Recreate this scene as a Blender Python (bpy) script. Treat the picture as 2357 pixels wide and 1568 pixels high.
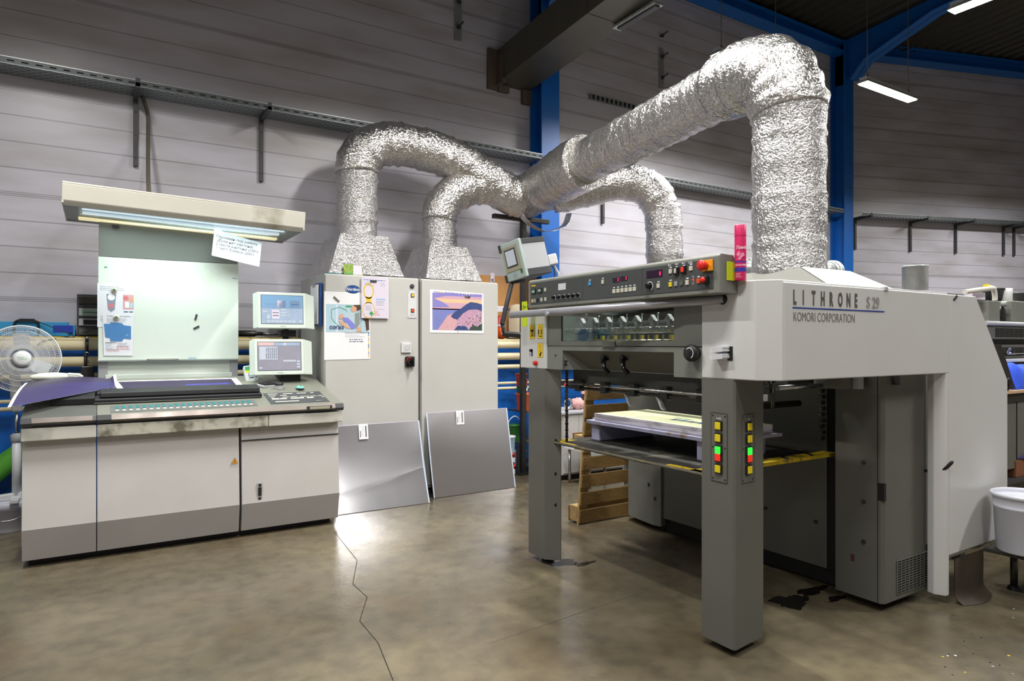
import bpy, bmesh, math, random
from mathutils import Vector, Matrix
random.seed(7)
for _o in list(bpy.data.objects): bpy.data.objects.remove(_o, do_unlink=True)
SC = bpy.context.scene
COL = SC.collection
PI = math.pi
# ---------------------------------------------------------------- camera
HC, FP, CX, CY = 1.54, 1530.0, 1178.5, 790.0
CA, SA = math.cos(math.radians(32)), math.sin(math.radians(32))
cd = bpy.data.cameras.new('camera'); cam = bpy.data.objects.new('camera', cd); COL.objects.link(cam)
cam.location = (0, 0, HC); cam.rotation_euler = (PI/2, 0, -math.radians(32))
cd.sensor_width = 36.0; cd.lens = FP*36/2357; cd.shift_y = (CY-784)/2357; cd.clip_end = 100
SC.camera = cam
# ---------------------------------------------------------------- world and exposure
wd = bpy.data.worlds.new('world'); SC.world = wd; wd.use_nodes = True
wd.node_tree.nodes['Background'].inputs[0].default_value = (0.75, 0.8, 0.9, 1)
wd.node_tree.nodes['Background'].inputs[1].default_value = 0.05
SC.view_settings.view_transform = 'Standard'; SC.view_settings.look = 'None'
SC.view_settings.gamma = 1; SC.view_settings.use_curve_mapping = False
SC.view_settings.exposure = 0.7
LIGHT_W = 62.0           # watts of each ceiling luminaire
# luminaires: centre x, y, z, direction (0 along X, 1 along Y), relative power, seen by camera
LAMPS = [(8.98, 4.87, 4.9, 0, 1.3), (7.35, 2.75, 4.9, 1, 1.0), (3.4, 1.9, 4.9, 1, .5), (3.15, 4.0, 4.9, 1, 1.35),
         (-.5, 4.2, 4.9, 1, 1.1), (.9, 1.3, 4.9, 1, 1.05), (2.6, -1.2, 4.9, 1, .45), (11.0, 2.6, 4.9, 1, 1.0), (14.0, 4.2, 4.9, 0, 1.2),
         (-2.6, -.8, 4.9, 1, .6), (6.7, 5.3, 4.9, 0, 1.3), (7.0, -.6, 4.9, 1, 1.6)]  # last lamp is added, to brighten the printing unit and the casing side


def W(px, py, ax, val):
    """the point of the room seen at a pixel, on the plane X, Y or Z = val"""
    dx = (px-CX)/FP; dz = (CY-py)/FP
    r = Vector((dx*CA+SA, -dx*SA+CA, dz)); o = Vector((0, 0, HC))
    k = 'XYZ'.index(ax); t = (val-o[k])/r[k]
    return o+r*t
# ---------------------------------------------------------------- materials
def lin(h):
    if isinstance(h, str):
        h = h.lstrip('#'); c = [int(h[i:i+2], 16)/255 for i in (0, 2, 4)]
        return tuple((v/12.92 if v <= .04045 else ((v+.055)/1.055)**2.4) for v in c)
    return h
MT = {}
def mat(name, col, rough=.5, metal=0., var=0., vs=8., bump=0., bs=60., emit=0., trans=0., alpha=1., dirt=None, ds=3., dth=.6, spec=.5, vr=0.):
    """procedural material: base colour with soft noise variation, optional dirt and grain bump"""
    m = bpy.data.materials.new(name); m.use_nodes = True; nt = m.node_tree; N = nt.nodes; L = nt.links
    b = N['Principled BSDF']; c = lin(col)
    b.inputs['Roughness'].default_value = rough; b.inputs['Metallic'].default_value = metal
    b.inputs['Specular IOR Level'].default_value = spec
    tc = N.new('ShaderNodeTexCoord')
    def noise(s, det=5.):
        n = N.new('ShaderNodeTexNoise'); n.inputs['Scale'].default_value = s; n.inputs['Detail'].default_value = det
        L.new(tc.outputs['Object'], n.inputs['Vector']); return n
    sock = None
    if var > 0:
        n = noise(vs); r = N.new('ShaderNodeValToRGB'); L.new(n.outputs['Fac'], r.inputs[0])
        r.color_ramp.elements[0].position = .3; r.color_ramp.elements[1].position = .7
        r.color_ramp.elements[0].color = tuple(v*(1-var) for v in c)+(1,)
        r.color_ramp.elements[1].color = tuple(min(1, v*(1+var)) for v in c)+(1,)
        sock = r.outputs[0]
    if dirt:
        n = noise(ds, 8.); r = N.new('ShaderNodeValToRGB'); L.new(n.outputs['Fac'], r.inputs[0])
        r.color_ramp.elements[0].position = dth-.06; r.color_ramp.elements[0].color = (0, 0, 0, 1)
        r.color_ramp.elements[1].position = dth+.08; r.color_ramp.elements[1].color = (1, 1, 1, 1)
        mx = N.new('ShaderNodeMix'); mx.data_type = 'RGBA'; L.new(r.outputs[0], mx.inputs[0])
        if sock: L.new(sock, mx.inputs[6])
        else: mx.inputs[6].default_value = c+(1,)
        mx.inputs[7].default_value = lin(dirt)+(1,); sock = mx.outputs[2]
    if sock: L.new(sock, b.inputs['Base Color'])
    else: b.inputs['Base Color'].default_value = c+(1,)
    if vr > 0:
        n = noise(vs*1.7); mr = N.new('ShaderNodeMapRange'); L.new(n.outputs['Fac'], mr.inputs[0])
        mr.inputs[1].default_value = .3; mr.inputs[2].default_value = .7
        mr.inputs[3].default_value = max(.02, rough-vr); mr.inputs[4].default_value = rough+vr
        L.new(mr.outputs[0], b.inputs['Roughness'])
    if bump > 0:
        n = noise(bs, 6.); bp = N.new('ShaderNodeBump'); bp.inputs['Strength'].default_value = bump
        bp.inputs['Distance'].default_value = .01; L.new(n.outputs['Fac'], bp.inputs['Height']); L.new(bp.outputs[0], b.inputs['Normal'])
    if emit > 0:
        b.inputs['Emission Color'].default_value = c+(1,); b.inputs['Emission Strength'].default_value = emit
    if trans > 0:
        b.inputs['Transmission Weight'].default_value = trans
    if alpha < 1: b.inputs['Alpha'].default_value = alpha
    MT[name] = m; return m

mat('white_enamel', '#d2d2d1', .32, var=.02, vs=3, bump=.06, bs=400)
mat('console_cream', '#c9c6c4', .45, var=.03, vs=3, bump=.1, bs=500)
mat('console_grey', '#a09d9b', .5, var=.03, vs=4, bump=.1, bs=500)
mat('worn_rail', '#c0bdb0', .55, var=.08, vs=9, dirt='#6d6c5c', ds=7, dth=.55)
mat('rail_cream', '#c9c7be', .5, var=.04, vs=9, dirt='#a5a69c', ds=5, dth=.62)
mat('cabinet_grey', '#c5c4c0', .5, var=.025, vs=3, bump=.12, bs=600)
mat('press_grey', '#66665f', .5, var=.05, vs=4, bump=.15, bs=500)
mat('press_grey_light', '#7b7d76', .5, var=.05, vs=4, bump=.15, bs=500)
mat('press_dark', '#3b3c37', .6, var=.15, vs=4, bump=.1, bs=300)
mat('panel_grey', '#474a4a', .55, var=.03, vs=20, bump=.08, bs=500)
mat('groove', '#141412', .8)
mat('black', '#17171a', .45, var=.1, vs=10)
mat('black_gloss', '#0e0e10', .2)
mat('charcoal', '#3c3d40', .45, var=.06)
mat('dark_steel', '#4c4b48', .4, .8, var=.15, vs=20)
mat('steel', '#b9babc', .28, 1., var=.06, vs=12, bump=.05, bs=100, vr=.08)
mat('brushed', '#857d78', .33, .75, var=.05, vs=5, vr=.06)
mat('chrome', '#d8dade', .12, 1.)
mat('rail_steel', '#b4b4bc', .35, .45, var=.04)
mat('galvanised', '#b4b8b8', .4, .6, var=.12, vs=14)
mat('tray_lip', '#5f6466', .5, .5, var=.1)
mat('duct_sheet', '#5d5a50', .45, .5, var=.08, vs=3)
mat('duct_flange', '#6f6459', .55, .4, var=.15, vs=8)
mat('desk', '#8b8c80', .42, .15, var=.06, vs=5, bump=.1, bs=400)
mat('desk_dark', '#5e605c', .5, var=.06)
mat('keypad', '#4a4d50', .5, var=.03)
mat('keystrip', '#6e7170', .45)
mat('teal', '#2f7f83', .4, var=.25, vs=60)
mat('key_cream', '#d9d3c3', .5)
mat('board_white', '#dbe4db', .55, var=.015, vs=3, dirt='#ccd3c0', ds=2.2, dth=.66)
mat('board_grey', '#8f9692', .5, var=.04, vs=3)
mat('hood_cream', '#d6d3c8', .5, var=.05, vs=3, dirt='#aca898', ds=3, dth=.62)
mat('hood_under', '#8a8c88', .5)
mat('tube_glow', '#e2f2fa', .4, emit=.55)
mat('tube_off', '#f2e6b8', .4, emit=.4)
mat('reflector', '#bcd0dc', .25, .8)
mat('diffuser', '#cfe6f2', .12, alpha=.28)
mat('lamp_glow', '#fff6da', .4, emit=14.)
mat('paper', '#e6e7ee', .7, var=.02, vs=20)
mat('paper_pure', '#f1f1f4', .7)
mat('paper_lilac', '#dcd3e2', .7)
mat('paper_blue', '#cfdcf0', .7)
mat('ink_text', '#8d93a8', .7)
mat('ink_black', '#23232b', .6)
mat('ink_red', '#d67a80', .7)
mat('ink_blue', '#4b82bd', .6, var=.04)
mat('ink_ltblue', '#8fc0e2', .7)
mat('ink_yellow', '#e7c22e', .6)
mat('ink_green', '#3f9f5a', .6)
mat('ink_orange', '#e59a4c', .6)
mat('navy', '#1d2c63', .5)
mat('badge_blue', '#2a4f8f', .3)
mat('line_blue', '#27408f', .5)
mat('letter_dark', '#55504a', .6)
mat('letter_grey', '#77716c', .6)
mat('yellow', '#e8d11c', .4)
mat('yellow_sign', '#ecc90f', .5)
mat('yellow_worn', '#d3b51d', .6, dirt='#4b4626', ds=14, dth=.58)
mat('edge_worn', '#7a7466', .6, var=.15, dirt='#a99a2c', ds=9, dth=.58)
mat('green_on', '#2ee03c', .4, emit=.7)
mat('red_on', '#e8331d', .4, emit=.25)
mat('led_red', '#ff2448', .4, emit=3.)
mat('led_back', '#2c1230', .25)
mat('red', '#d8281f', .35)
mat('orange', '#e3581c', .45, var=.05)
mat('amber', '#f0a018', .45)
mat('sky_button', '#4aa0e0', .4)
mat('lime', '#cbe01a', .6)
mat('pale_button', '#cfcdbd', .45)
mat('peach_button', '#e6b083', .45)
mat('grey_button', '#9b9ea1', .45)
mat('lcd_green', '#8fae9b', .3)
mat('pink', '#d92a68', .35)
mat('pink_light', '#ee8fb0', .35)
mat('violet', '#4136a8', .4)
mat('mint', '#7fd9c4', .35)
mat('monitor_shell', '#dbe6dd', .4, var=.01)
mat('screen_a', '#8f9fb4', .2, var=.1, vs=10, emit=.28)
mat('screen_b', '#8b8996', .2, var=.08, vs=10, emit=.22)
mat('screen_pale', '#b9c0cc', .25, emit=.12)
mat('screen_blue', '#7196b8', .25, emit=.2)
mat('screen_rose', '#bfa3a4', .25, emit=.3)
mat('screen_dark', '#65687a', .25, emit=.15)
mat('print_purple', '#3c3450', .35, var=.06, vs=6)
mat('print_violet', '#3b3468', .35, var=.12, vs=5)
mat('print_blue', '#4b4dba', .35, var=.2, vs=30)
mat('blue_steel', '#1167c2', .4, var=.06, vs=3, bump=.05)
mat('blue_plinth', '#0c66c4', .45, var=.12, vs=2.5, bump=.5, bs=6)
mat('pipe_cream', '#ddd0ac', .4, var=.05, vs=4, bump=.1, bs=40)
mat('box_blue', '#2e93c8', .55, var=.04)
mat('tape_blue', '#243fae', .4)
mat('cardboard', '#b5834c', .75, var=.08, vs=6)
mat('cardboard_dark', '#7d4f34', .75, var=.1)
mat('roll_tan', '#d2c4a6', .7, var=.05)
mat('plastic_white', '#dadbdc', .4, var=.02)
mat('plastic_grey', '#b1b3b8', .45)
mat('tan_bezel', '#a7a28b', .5)
mat('arm_shell', '#aebcb8', .45, var=.03)
mat('wood', '#85683a', .7, var=.22, vs=5, bump=.3, bs=40)
mat('wood_edge', '#b59764', .7, var=.2, vs=14, bump=.3, bs=60)
mat('pallet_lilac', '#a9a8c2', .75, var=.12, vs=7, dirt='#8a7a66', ds=10, dth=.62)
mat('platform', '#35342f', .55, var=.2, vs=8, dirt='#66645a', ds=6, dth=.6)
mat('sheet_green', '#d6dab2', .5, var=.03)
mat('sheet_edge', '#e6e4ee', .7, var=.03)
mat('bucket_white', '#cdcfdb', .35, var=.03, vs=3)
mat('bucket_green', '#2f6a2b', .4, var=.1)
mat('bucket_red', '#b3382c', .45, var=.3, vs=30)
mat('bucket_sky', '#a9c6da', .45, var=.2, vs=30)
mat('green_hose', '#63b83c', .5, var=.06)
mat('rag_pink', '#e8b3b0', .8, var=.2, vs=20)
mat('cloth_blue', '#2a54dc', .8, var=.12, vs=6)
mat('glove_white', '#e7ebdd', .8, var=.03)
mat('rubber_mat', '#40362c', .6, var=.18, vs=5)
mat('tread', '#3a3733', .5, .4, var=.2, vs=12, bump=.6, bs=40)
mat('table_top', '#c9aa8a', .5, var=.05)
mat('brown_glass', '#54302a', .3)
mat('grass', '#7d9a2a', .5, var=.35, vs=40)
mat('cord', '#5f5a4f', .6)
mat('skin', '#d9a98a', .6)
mat('hair', '#54392c', .6)
mat('shirt', '#bcd0da', .7)
mat('lav', '#8385d8', .6)
mat('room_blue', '#b3cfdd', .6)
mat('sea', '#7f86c6', .5)
mat('sea_peach', '#d8a8ae', .5)
mat('sky_lilac', '#8d86cc', .5)
mat('sky_rose', '#d3a8b8', .5)
mat('sky_gold', '#edc59a', .5)
mat('mountain', '#3c4c82', .5, var=.15, vs=30)
mat('town', '#c49ab4', .5, var=.3, vs=70)
mat('tree_dark', '#3a4a44', .5, var=.3, vs=60)

def glass_mat():
    m = bpy.data.materials.new('window_glass'); m.use_nodes = True; nt = m.node_tree; N = nt.nodes; L = nt.links
    N.remove(N['Principled BSDF']); out = N['Material Output']
    t = N.new('ShaderNodeBsdfTransparent'); t.inputs[0].default_value = (.8, .84, .8, 1)
    g = N.new('ShaderNodeBsdfGlossy'); g.inputs['Roughness'].default_value = .03; g.inputs[0].default_value = (.9, 1, .95, 1)
    fr = N.new('ShaderNodeFresnel'); fr.inputs[0].default_value = 1.75
    ge = N.new('ShaderNodeNewGeometry'); mu = N.new('ShaderNodeMath'); mu.operation = 'MULTIPLY'; iv = N.new('ShaderNodeMath'); iv.operation = 'SUBTRACT'; iv.inputs[0].default_value = 1
    L.new(ge.outputs['Backfacing'], iv.inputs[1]); L.new(fr.outputs[0], mu.inputs[0]); L.new(iv.outputs[0], mu.inputs[1])
    mx = N.new('ShaderNodeMixShader'); L.new(mu.outputs[0], mx.inputs[0]); L.new(t.outputs[0], mx.inputs[1]); L.new(g.outputs[0], mx.inputs[2])
    L.new(mx.outputs[0], out.inputs[0]); MT['window_glass'] = m
glass_mat()

def foil_mat(name, rings, strength, rough, col='#c9c8c6', scale=38.):
    """crinkled aluminium foil"""
    m = bpy.data.materials.new(name); m.use_nodes = True; nt = m.node_tree; N = nt.nodes; L = nt.links
    b = N['Principled BSDF']; b.inputs['Base Color'].default_value = lin(col)+(1,)
    b.inputs['Metallic'].default_value = .93; b.inputs['Roughness'].default_value = rough
    tc = N.new('ShaderNodeTexCoord')
    n1 = N.new('ShaderNodeTexNoise'); n1.inputs['Scale'].default_value = scale; n1.inputs['Detail'].default_value = 3
    n1.inputs['Distortion'].default_value = 1.5; L.new(tc.outputs['Object'], n1.inputs['Vector'])
    v = N.new('ShaderNodeTexVoronoi'); v.inputs['Scale'].default_value = scale*1.7; L.new(tc.outputs['Object'], v.inputs['Vector'])
    n2 = N.new('ShaderNodeTexNoise'); n2.inputs['Scale'].default_value = 4.; n2.inputs['Detail'].default_value = 4; L.new(tc.outputs['Object'], n2.inputs['Vector'])
    a = N.new('ShaderNodeMath'); a.operation = 'MULTIPLY_ADD'; L.new(v.outputs['Distance'], a.inputs[0]); a.inputs[1].default_value = .45; L.new(n1.outputs['Fac'], a.inputs[2])
    a2 = N.new('ShaderNodeMath'); a2.operation = 'MULTIPLY_ADD'; L.new(n2.outputs['Fac'], a2.inputs[0]); a2.inputs[1].default_value = rings; L.new(a.outputs[0], a2.inputs[2])
    bp = N.new('ShaderNodeBump'); bp.inputs['Strength'].default_value = strength; bp.inputs['Distance'].default_value = .013
    L.new(a2.outputs[0], bp.inputs['Height']); L.new(bp.outputs[0], b.inputs['Normal'])
    MT[name] = m
foil_mat('foil', 1.6, .8, .2, '#cfcdca', 30.)
foil_mat('foil_rough', 1., .9, .24, '#c4c3c3', 42.)

def plate_mat():
    m = bpy.data.materials.new('plate'); m.use_nodes = True; nt = m.node_tree; N = nt.nodes
    b = N['Principled BSDF']; b.inputs['Base Color'].default_value = lin('#c4c3c8')+(1,); b.inputs['Metallic'].default_value = .85
    b.inputs['Roughness'].default_value = .3; b.inputs['Anisotropic'].default_value = .5
    tg = N.new('ShaderNodeTangent'); tg.direction_type = 'RADIAL'; tg.axis = 'X'
    nt.links.new(tg.outputs[0], b.inputs['Tangent']); MT['plate'] = m
plate_mat()

def floor_mat():
    m = bpy.data.materials.new('concrete_floor'); m.use_nodes = True; nt = m.node_tree; N = nt.nodes; L = nt.links
    b = N['Principled BSDF']; tc = N.new('ShaderNodeTexCoord')
    def noise(s, d=8., dist=0.):
        n = N.new('ShaderNodeTexNoise'); n.inputs['Scale'].default_value = s; n.inputs['Detail'].default_value = d
        n.inputs['Distortion'].default_value = dist; L.new(tc.outputs['Object'], n.inputs['Vector']); return n.outputs['Fac']
    def ramp(f, stops):
        r = N.new('ShaderNodeValToRGB'); L.new(f, r.inputs[0])
        while len(r.color_ramp.elements) < len(stops): r.color_ramp.elements.new(.5)
        for e, (p, c) in zip(r.color_ramp.elements, stops): e.position = p; e.color = lin(c)+(1,)
        return r.outputs[0]
    base = ramp(noise(.8, 12., .15), [(.28, '#5f594b'), (.5, '#79715f'), (.75, '#999077')])
    fine = ramp(noise(9., 12., .1), [(.32, '#8d8479'), (.6, '#d8d0c2')])
    mx = N.new('ShaderNodeMix'); mx.data_type = 'RGBA'; mx.blend_type = 'MULTIPLY'; mx.inputs[0].default_value = .55
    L.new(base, mx.inputs[6]); L.new(fine, mx.inputs[7])
    st = ramp(noise(2.2, 14., .2), [(.50, '#000000'), (.78, '#ffffff')])
    m2 = N.new('ShaderNodeMix'); m2.data_type = 'RGBA'; L.new(mx.outputs[2], m2.inputs[6]); m2.inputs[7].default_value = lin('#5a4a34')+(1,)
    f2 = N.new('ShaderNodeMath'); f2.operation = 'MULTIPLY'; L.new(st, f2.inputs[0]); f2.inputs[1].default_value = .55; L.new(f2.outputs[0], m2.inputs[0])
    L.new(m2.outputs[2], b.inputs['Base Color'])
    mr = N.new('ShaderNodeMapRange'); L.new(noise(3.5, 8.), mr.inputs[0]); mr.inputs[1].default_value = .3; mr.inputs[2].default_value = .7
    mr.inputs[3].default_value = .14; mr.inputs[4].default_value = .34; L.new(mr.outputs[0], b.inputs['Roughness'])
    b.inputs['Specular IOR Level'].default_value = .5
    bp = N.new('ShaderNodeBump'); bp.inputs['Strength'].default_value = .12; bp.inputs['Distance'].default_value = .01
    L.new(noise(30., 4.), bp.inputs['Height']); L.new(bp.outputs[0], b.inputs['Normal']); MT['floor'] = m
floor_mat()

def wall_mat(name, col, dirtcol):
    """sandwich panel wall: a seam every 0.235 m, every other one double, faint dirt"""
    m = bpy.data.materials.new(name); m.use_nodes = True; nt = m.node_tree; N = nt.nodes; L = nt.links
    b = N['Principled BSDF']; b.inputs['Roughness'].default_value = .36
    tc = N.new('ShaderNodeTexCoord'); sp = N.new('ShaderNodeSeparateXYZ'); L.new(tc.outputs['Object'], sp.inputs[0])
    def mth(op, a, bb=None, c=None):
        n = N.new('ShaderNodeMath'); n.operation = op
        for i, v in enumerate((a, bb, c)):
            if v is None: continue
            if isinstance(v, (int, float)): n.inputs[i].default_value = v
            else: L.new(v, n.inputs[i])
        return n.outputs[0]
    z = mth('ADD', sp.outputs[2], .062)
    z = mth('DIVIDE', z, .235); fr = mth('FRACT', z)
    d = mth('MULTIPLY', mth('ABSOLUTE', mth('SUBTRACT', fr, .5)), .235)      # distance from the seam in metres
    line = mth('LESS_THAN', d, .0055)
    z2 = mth('FRACT', mth('DIVIDE', mth('ADD', z, 0.), 4.)); big = mth('LESS_THAN', z2, .25)
    lip = mth('MULTIPLY', mth('LESS_THAN', mth('ABSOLUTE', mth('SUBTRACT', d, .016)), .004), big)
    n1 = N.new('ShaderNodeTexNoise'); n1.inputs['Scale'].default_value = 1.3; n1.inputs['Detail'].default_value = 8
    mp = N.new('ShaderNodeMapping'); mp.inputs['Scale'].default_value = (.6, .6, 2.6); L.new(tc.outputs['Object'], mp.inputs[0]); L.new(mp.outputs[0], n1.inputs['Vector'])
    r = N.new('ShaderNodeValToRGB'); L.new(n1.outputs['Fac'], r.inputs[0])
    r.color_ramp.elements[0].position = .42; r.color_ramp.elements[0].color = lin(col)+(1,)
    r.color_ramp.elements[1].position = .78; r.color_ramp.elements[1].color = lin(dirtcol)+(1,)
    n3 = N.new('ShaderNodeTexNoise'); n3.inputs['Scale'].default_value = 55.; L.new(tc.outputs['Object'], n3.inputs['Vector'])
    r3 = N.new('ShaderNodeValToRGB'); L.new(n3.outputs['Fac'], r3.inputs[0]); r3.color_ramp.elements[0].position = .24; r3.color_ramp.elements[0].color = (.45, .42, .38, 1)
    r3.color_ramp.elements[1].position = .30; r3.color_ramp.elements[1].color = (1, 1, 1, 1)
    mx0 = N.new('ShaderNodeMix'); mx0.data_type = 'RGBA'; mx0.blend_type = 'MULTIPLY'; mx0.inputs[0].default_value = .6
    L.new(r.outputs[0], mx0.inputs[6]); L.new(r3.outputs[0], mx0.inputs[7])
    mx = N.new('ShaderNodeMix'); mx.data_type = 'RGBA'; L.new(mth('MULTIPLY', mth('MAXIMUM', line, lip), .45), mx.inputs[0])
    L.new(mx0.outputs[2], mx.inputs[6]); mx.inputs[7].default_value = lin('#55525a')+(1,); L.new(mx.outputs[2], b.inputs['Base Color'])
    bp = N.new('ShaderNodeBump'); bp.inputs['Strength'].default_value = .6; bp.inputs['Distance'].default_value = .006
    L.new(mth('SUBTRACT', 1., mth('MAXIMUM', line, lip)), bp.inputs['Height']); L.new(bp.outputs[0], b.inputs['Normal'])
    MT[name] = m
wall_mat('wall_panel', '#c4c2cd', '#a39d9c')

def corr_mat():
    m = mat('roof_deck', '#4a4841', .5, .5, var=.1)
corr_mat()
def perf_mat():
    m = bpy.data.materials.new('perforated'); m.use_nodes = True; nt = m.node_tree; N = nt.nodes; L = nt.links
    b = N['Principled BSDF']; b.inputs['Metallic'].default_value = .6; b.inputs['Roughness'].default_value = .45
    tc = N.new('ShaderNodeTexCoord'); mp = N.new('ShaderNodeMapping'); mp.inputs['Scale'].default_value = (12., 25., 14.)
    L.new(tc.outputs['Object'], mp.inputs[0])
    sp = N.new('ShaderNodeSeparateXYZ'); L.new(mp.outputs[0], sp.inputs[0])
    def mth(op, a, bb=None):
        n = N.new('ShaderNodeMath'); n.operation = op
        for i, v in enumerate((a, bb)):
            if v is None: continue
            if isinstance(v, (int, float)): n.inputs[i].default_value = v
            else: L.new(v, n.inputs[i])
        return n.outputs[0]
    row = mth('FLOOR', sp.outputs[1]); off = mth('MULTIPLY', mth('FRACT', mth('MULTIPLY', row, .5)), 1.)
    fx = mth('ABSOLUTE', mth('SUBTRACT', mth('FRACT', mth('ADD', sp.outputs[0], off)), .5))
    fy = mth('ABSOLUTE', mth('SUBTRACT', mth('FRACT', sp.outputs[1]), .5))
    hole = mth('MULTIPLY', mth('LESS_THAN', fx, .2), mth('LESS_THAN', fy, .17))
    mx = N.new('ShaderNodeMix'); mx.data_type = 'RGBA'; L.new(hole, mx.inputs[0])
    mx.inputs[6].default_value = lin('#90979a')+(1,); mx.inputs[7].default_value = lin('#17181a')+(1,)
    L.new(mx.outputs[2], b.inputs['Base Color']); MT['perforated'] = m
perf_mat()

# ---------------------------------------------------------------- mesh builder
WM = {}      # world matrix of every object built
class MB:
    """collects shapes in room coordinates and links them as ONE mesh object"""
    def __init__(s, M=None): s.v = []; s.f = []; s.m = []; s.sm = []; s.M = M
    def add(s, vs, fs, m, smooth=False):
        b = len(s.v)
        for p in vs:
            p = Vector(p); s.v.append(s.M @ p if s.M is not None else p)
        for f in fs: s.f.append([b+i for i in f]); s.m.append(m); s.sm.append(smooth)
        return s
    def box(s, x0, x1, y0, y1, z0, z1, m):
        x0, x1 = sorted((x0, x1)); y0, y1 = sorted((y0, y1)); z0, z1 = sorted((z0, z1))
        v = [(x, y, z) for z in (z0, z1) for y in (y0, y1) for x in (x0, x1)]
        return s.add(v, [(0, 2, 3, 1), (4, 5, 7, 6), (0, 1, 5, 4), (2, 6, 7, 3), (0, 4, 6, 2), (1, 3, 7, 5)], m)
    def hexa(s, b4, t4, m):
        """a six-sided solid from four bottom and four top points, both counter-clockwise from above"""
        return s.add(list(b4)+list(t4), [(3, 2, 1, 0), (4, 5, 6, 7), (0, 1, 5, 4), (1, 2, 6, 5), (2, 3, 7, 6), (3, 0, 4, 7)], m)
    def prism(s, poly, d, m):
        """polygon of 3-D points extruded by the vector d"""
        n = len(poly); d = Vector(d); a = [Vector(p) for p in poly]; v = a+[p+d for p in a]
        nrm = Vector((0, 0, 0))
        for i in range(n): nrm += (a[i]-a[0]).cross(a[(i+1) % n]-a[0])
        fs = [list(range(n)), [n+i for i in range(n)][::-1]]+[(i, i+n, (i+1) % n+n, (i+1) % n) for i in range(n)]
        if nrm.dot(d) > 0: fs = [f[::-1] for f in fs]
        return s.add(v, [tuple(f) for f in fs], m)
    def quad(s, pts, m): return s.add(pts, [tuple(range(len(pts)))], m)
    def tube(s, path, r, m, seg=16, caps=True, smooth=True, jit=0., up=None):
        path = [Vector(p) for p in path]; n = len(path)
        rr = r if isinstance(r, (list, tuple)) else [r]*n
        vs = []; t0 = (path[1]-path[0]).normalized()
        a = Vector((0, 0, 1)) if abs(t0.z) < .9 else Vector((1, 0, 0))
        nn = t0.cross(a).normalized()
        for i, p in enumerate(path):
            t = (path[min(i+1, n-1)]-path[max(i-1, 0)]).normalized()
            nn = (nn-t*nn.dot(t)).normalized(); bb = t.cross(nn)
            for k in range(seg):
                q = 2*PI*k/seg; q_r = rr[i]*(1+(random.uniform(-jit, jit) if jit else 0))
                vs.append(p+(nn*math.cos(q)+bb*math.sin(q))*q_r)
        fs = [(i*seg+k, i*seg+(k+1) % seg, (i+1)*seg+(k+1) % seg, (i+1)*seg+k) for i in range(n-1) for k in range(seg)]
        s.add(vs, fs, m, smooth)
        if caps:
            b = len(s.v)-n*seg
            s.f.append([b+k for k in range(seg)][::-1]); s.m.append(m); s.sm.append(False)
            s.f.append([b+(n-1)*seg+k for k in range(seg)]); s.m.append(m); s.sm.append(False)
        return s
    def cyl(s, p0, p1, r, m, r1=None, seg=20): return s.tube([p0, p1], [r, r if r1 is None else r1], m, seg)
    def lathe(s, base, prof, m, seg=28, axis=(0, 0, 1)):
        ax = Vector(axis).normalized(); a = Vector((1, 0, 0)) if abs(ax.x) < .9 else Vector((0, 1, 0))
        u = ax.cross(a).normalized(); w = ax.cross(u); base = Vector(base)
        vs = []; 
        for (r, h) in prof:
            for k in range(seg):
                q = 2*PI*k/seg; vs.append(base+ax*h+(u*math.cos(q)+w*math.sin(q))*max(r, 1e-5))
        fs = [(i*seg+k, i*seg+(k+1) % seg, (i+1)*seg+(k+1) % seg, (i+1)*seg+k) for i in range(len(prof)-1) for k in range(seg)]
        return s.add(vs, fs, m, True)
    def ball(s, c, rx, ry, rz, m, seg=18, rings=10, jit=0.):
        c = Vector(c); vs = []
        for i in range(rings+1):
            th = PI*i/rings
            for k in range(seg):
                q = 2*PI*k/seg; j = 1+(random.uniform(-jit, jit) if jit and 0 < i < rings else 0)
                vs.append(c+Vector((rx*math.sin(th)*math.cos(q), ry*math.sin(th)*math.sin(q), rz*math.cos(th)))*j if False else c+Vector((rx*math.sin(th)*math.cos(q)*j, ry*math.sin(th)*math.sin(q)*j, rz*math.cos(th)*j)))
        fs = [(i*seg+k, (i+1)*seg+k, (i+1)*seg+(k+1) % seg, i*seg+(k+1) % seg) for i in range(rings) for k in range(seg)]
        return s.add(vs, fs, m, True)
    def build(s, name, parent=None, bevel=0., bseg=2, base=None, subsurf=0):
        if parent is not None: Mp = WM[parent.name]
        else:
            lo = Vector([min(v[i] for v in s.v) for i in range(3)]); hi = Vector([max(v[i] for v in s.v) for i in range(3)])
            p = Vector(base) if base is not None else Vector(((lo.x+hi.x)/2, (lo.y+hi.y)/2, lo.z))
            Mp = Matrix.Translation(p)
        inv = Mp.inverted()
        me = bpy.data.meshes.new(name); me.from_pydata([tuple(inv @ v) for v in s.v], [], s.f)
        names = []
        for k in s.m:
            if k not in names: names.append(k)
        for k in names: me.materials.append(MT[k])
        me.polygons.foreach_set('material_index', [names.index(k) for k in s.m])
        me.polygons.foreach_set('use_smooth', s.sm); me.update(); me.validate()
        o = bpy.data.objects.new(name, me); COL.objects.link(o)
        if parent is not None: o.parent = parent
        else: o.matrix_world = Mp
        WM[o.name] = Mp
        if bevel > 0:
            b = o.modifiers.new('bevel', 'BEVEL'); b.width = bevel; b.segments = bseg; b.limit_method = 'ANGLE'; b.angle_limit = math.radians(40)
            b.harden_normals = False
        if subsurf: q = o.modifiers.new('sub', 'SUBSURF'); q.levels = q.render_levels = subsurf
        return o
def tag(o, label, cat, group=None, kind=None):
    if label: o['label'] = label
    if cat: o['category'] = cat
    if group: o['group'] = group
    if kind: o['kind'] = kind
    return o
def struct(o, label=None):
    o['kind'] = 'structure'
    if label: o['label'] = label
    return o
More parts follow.
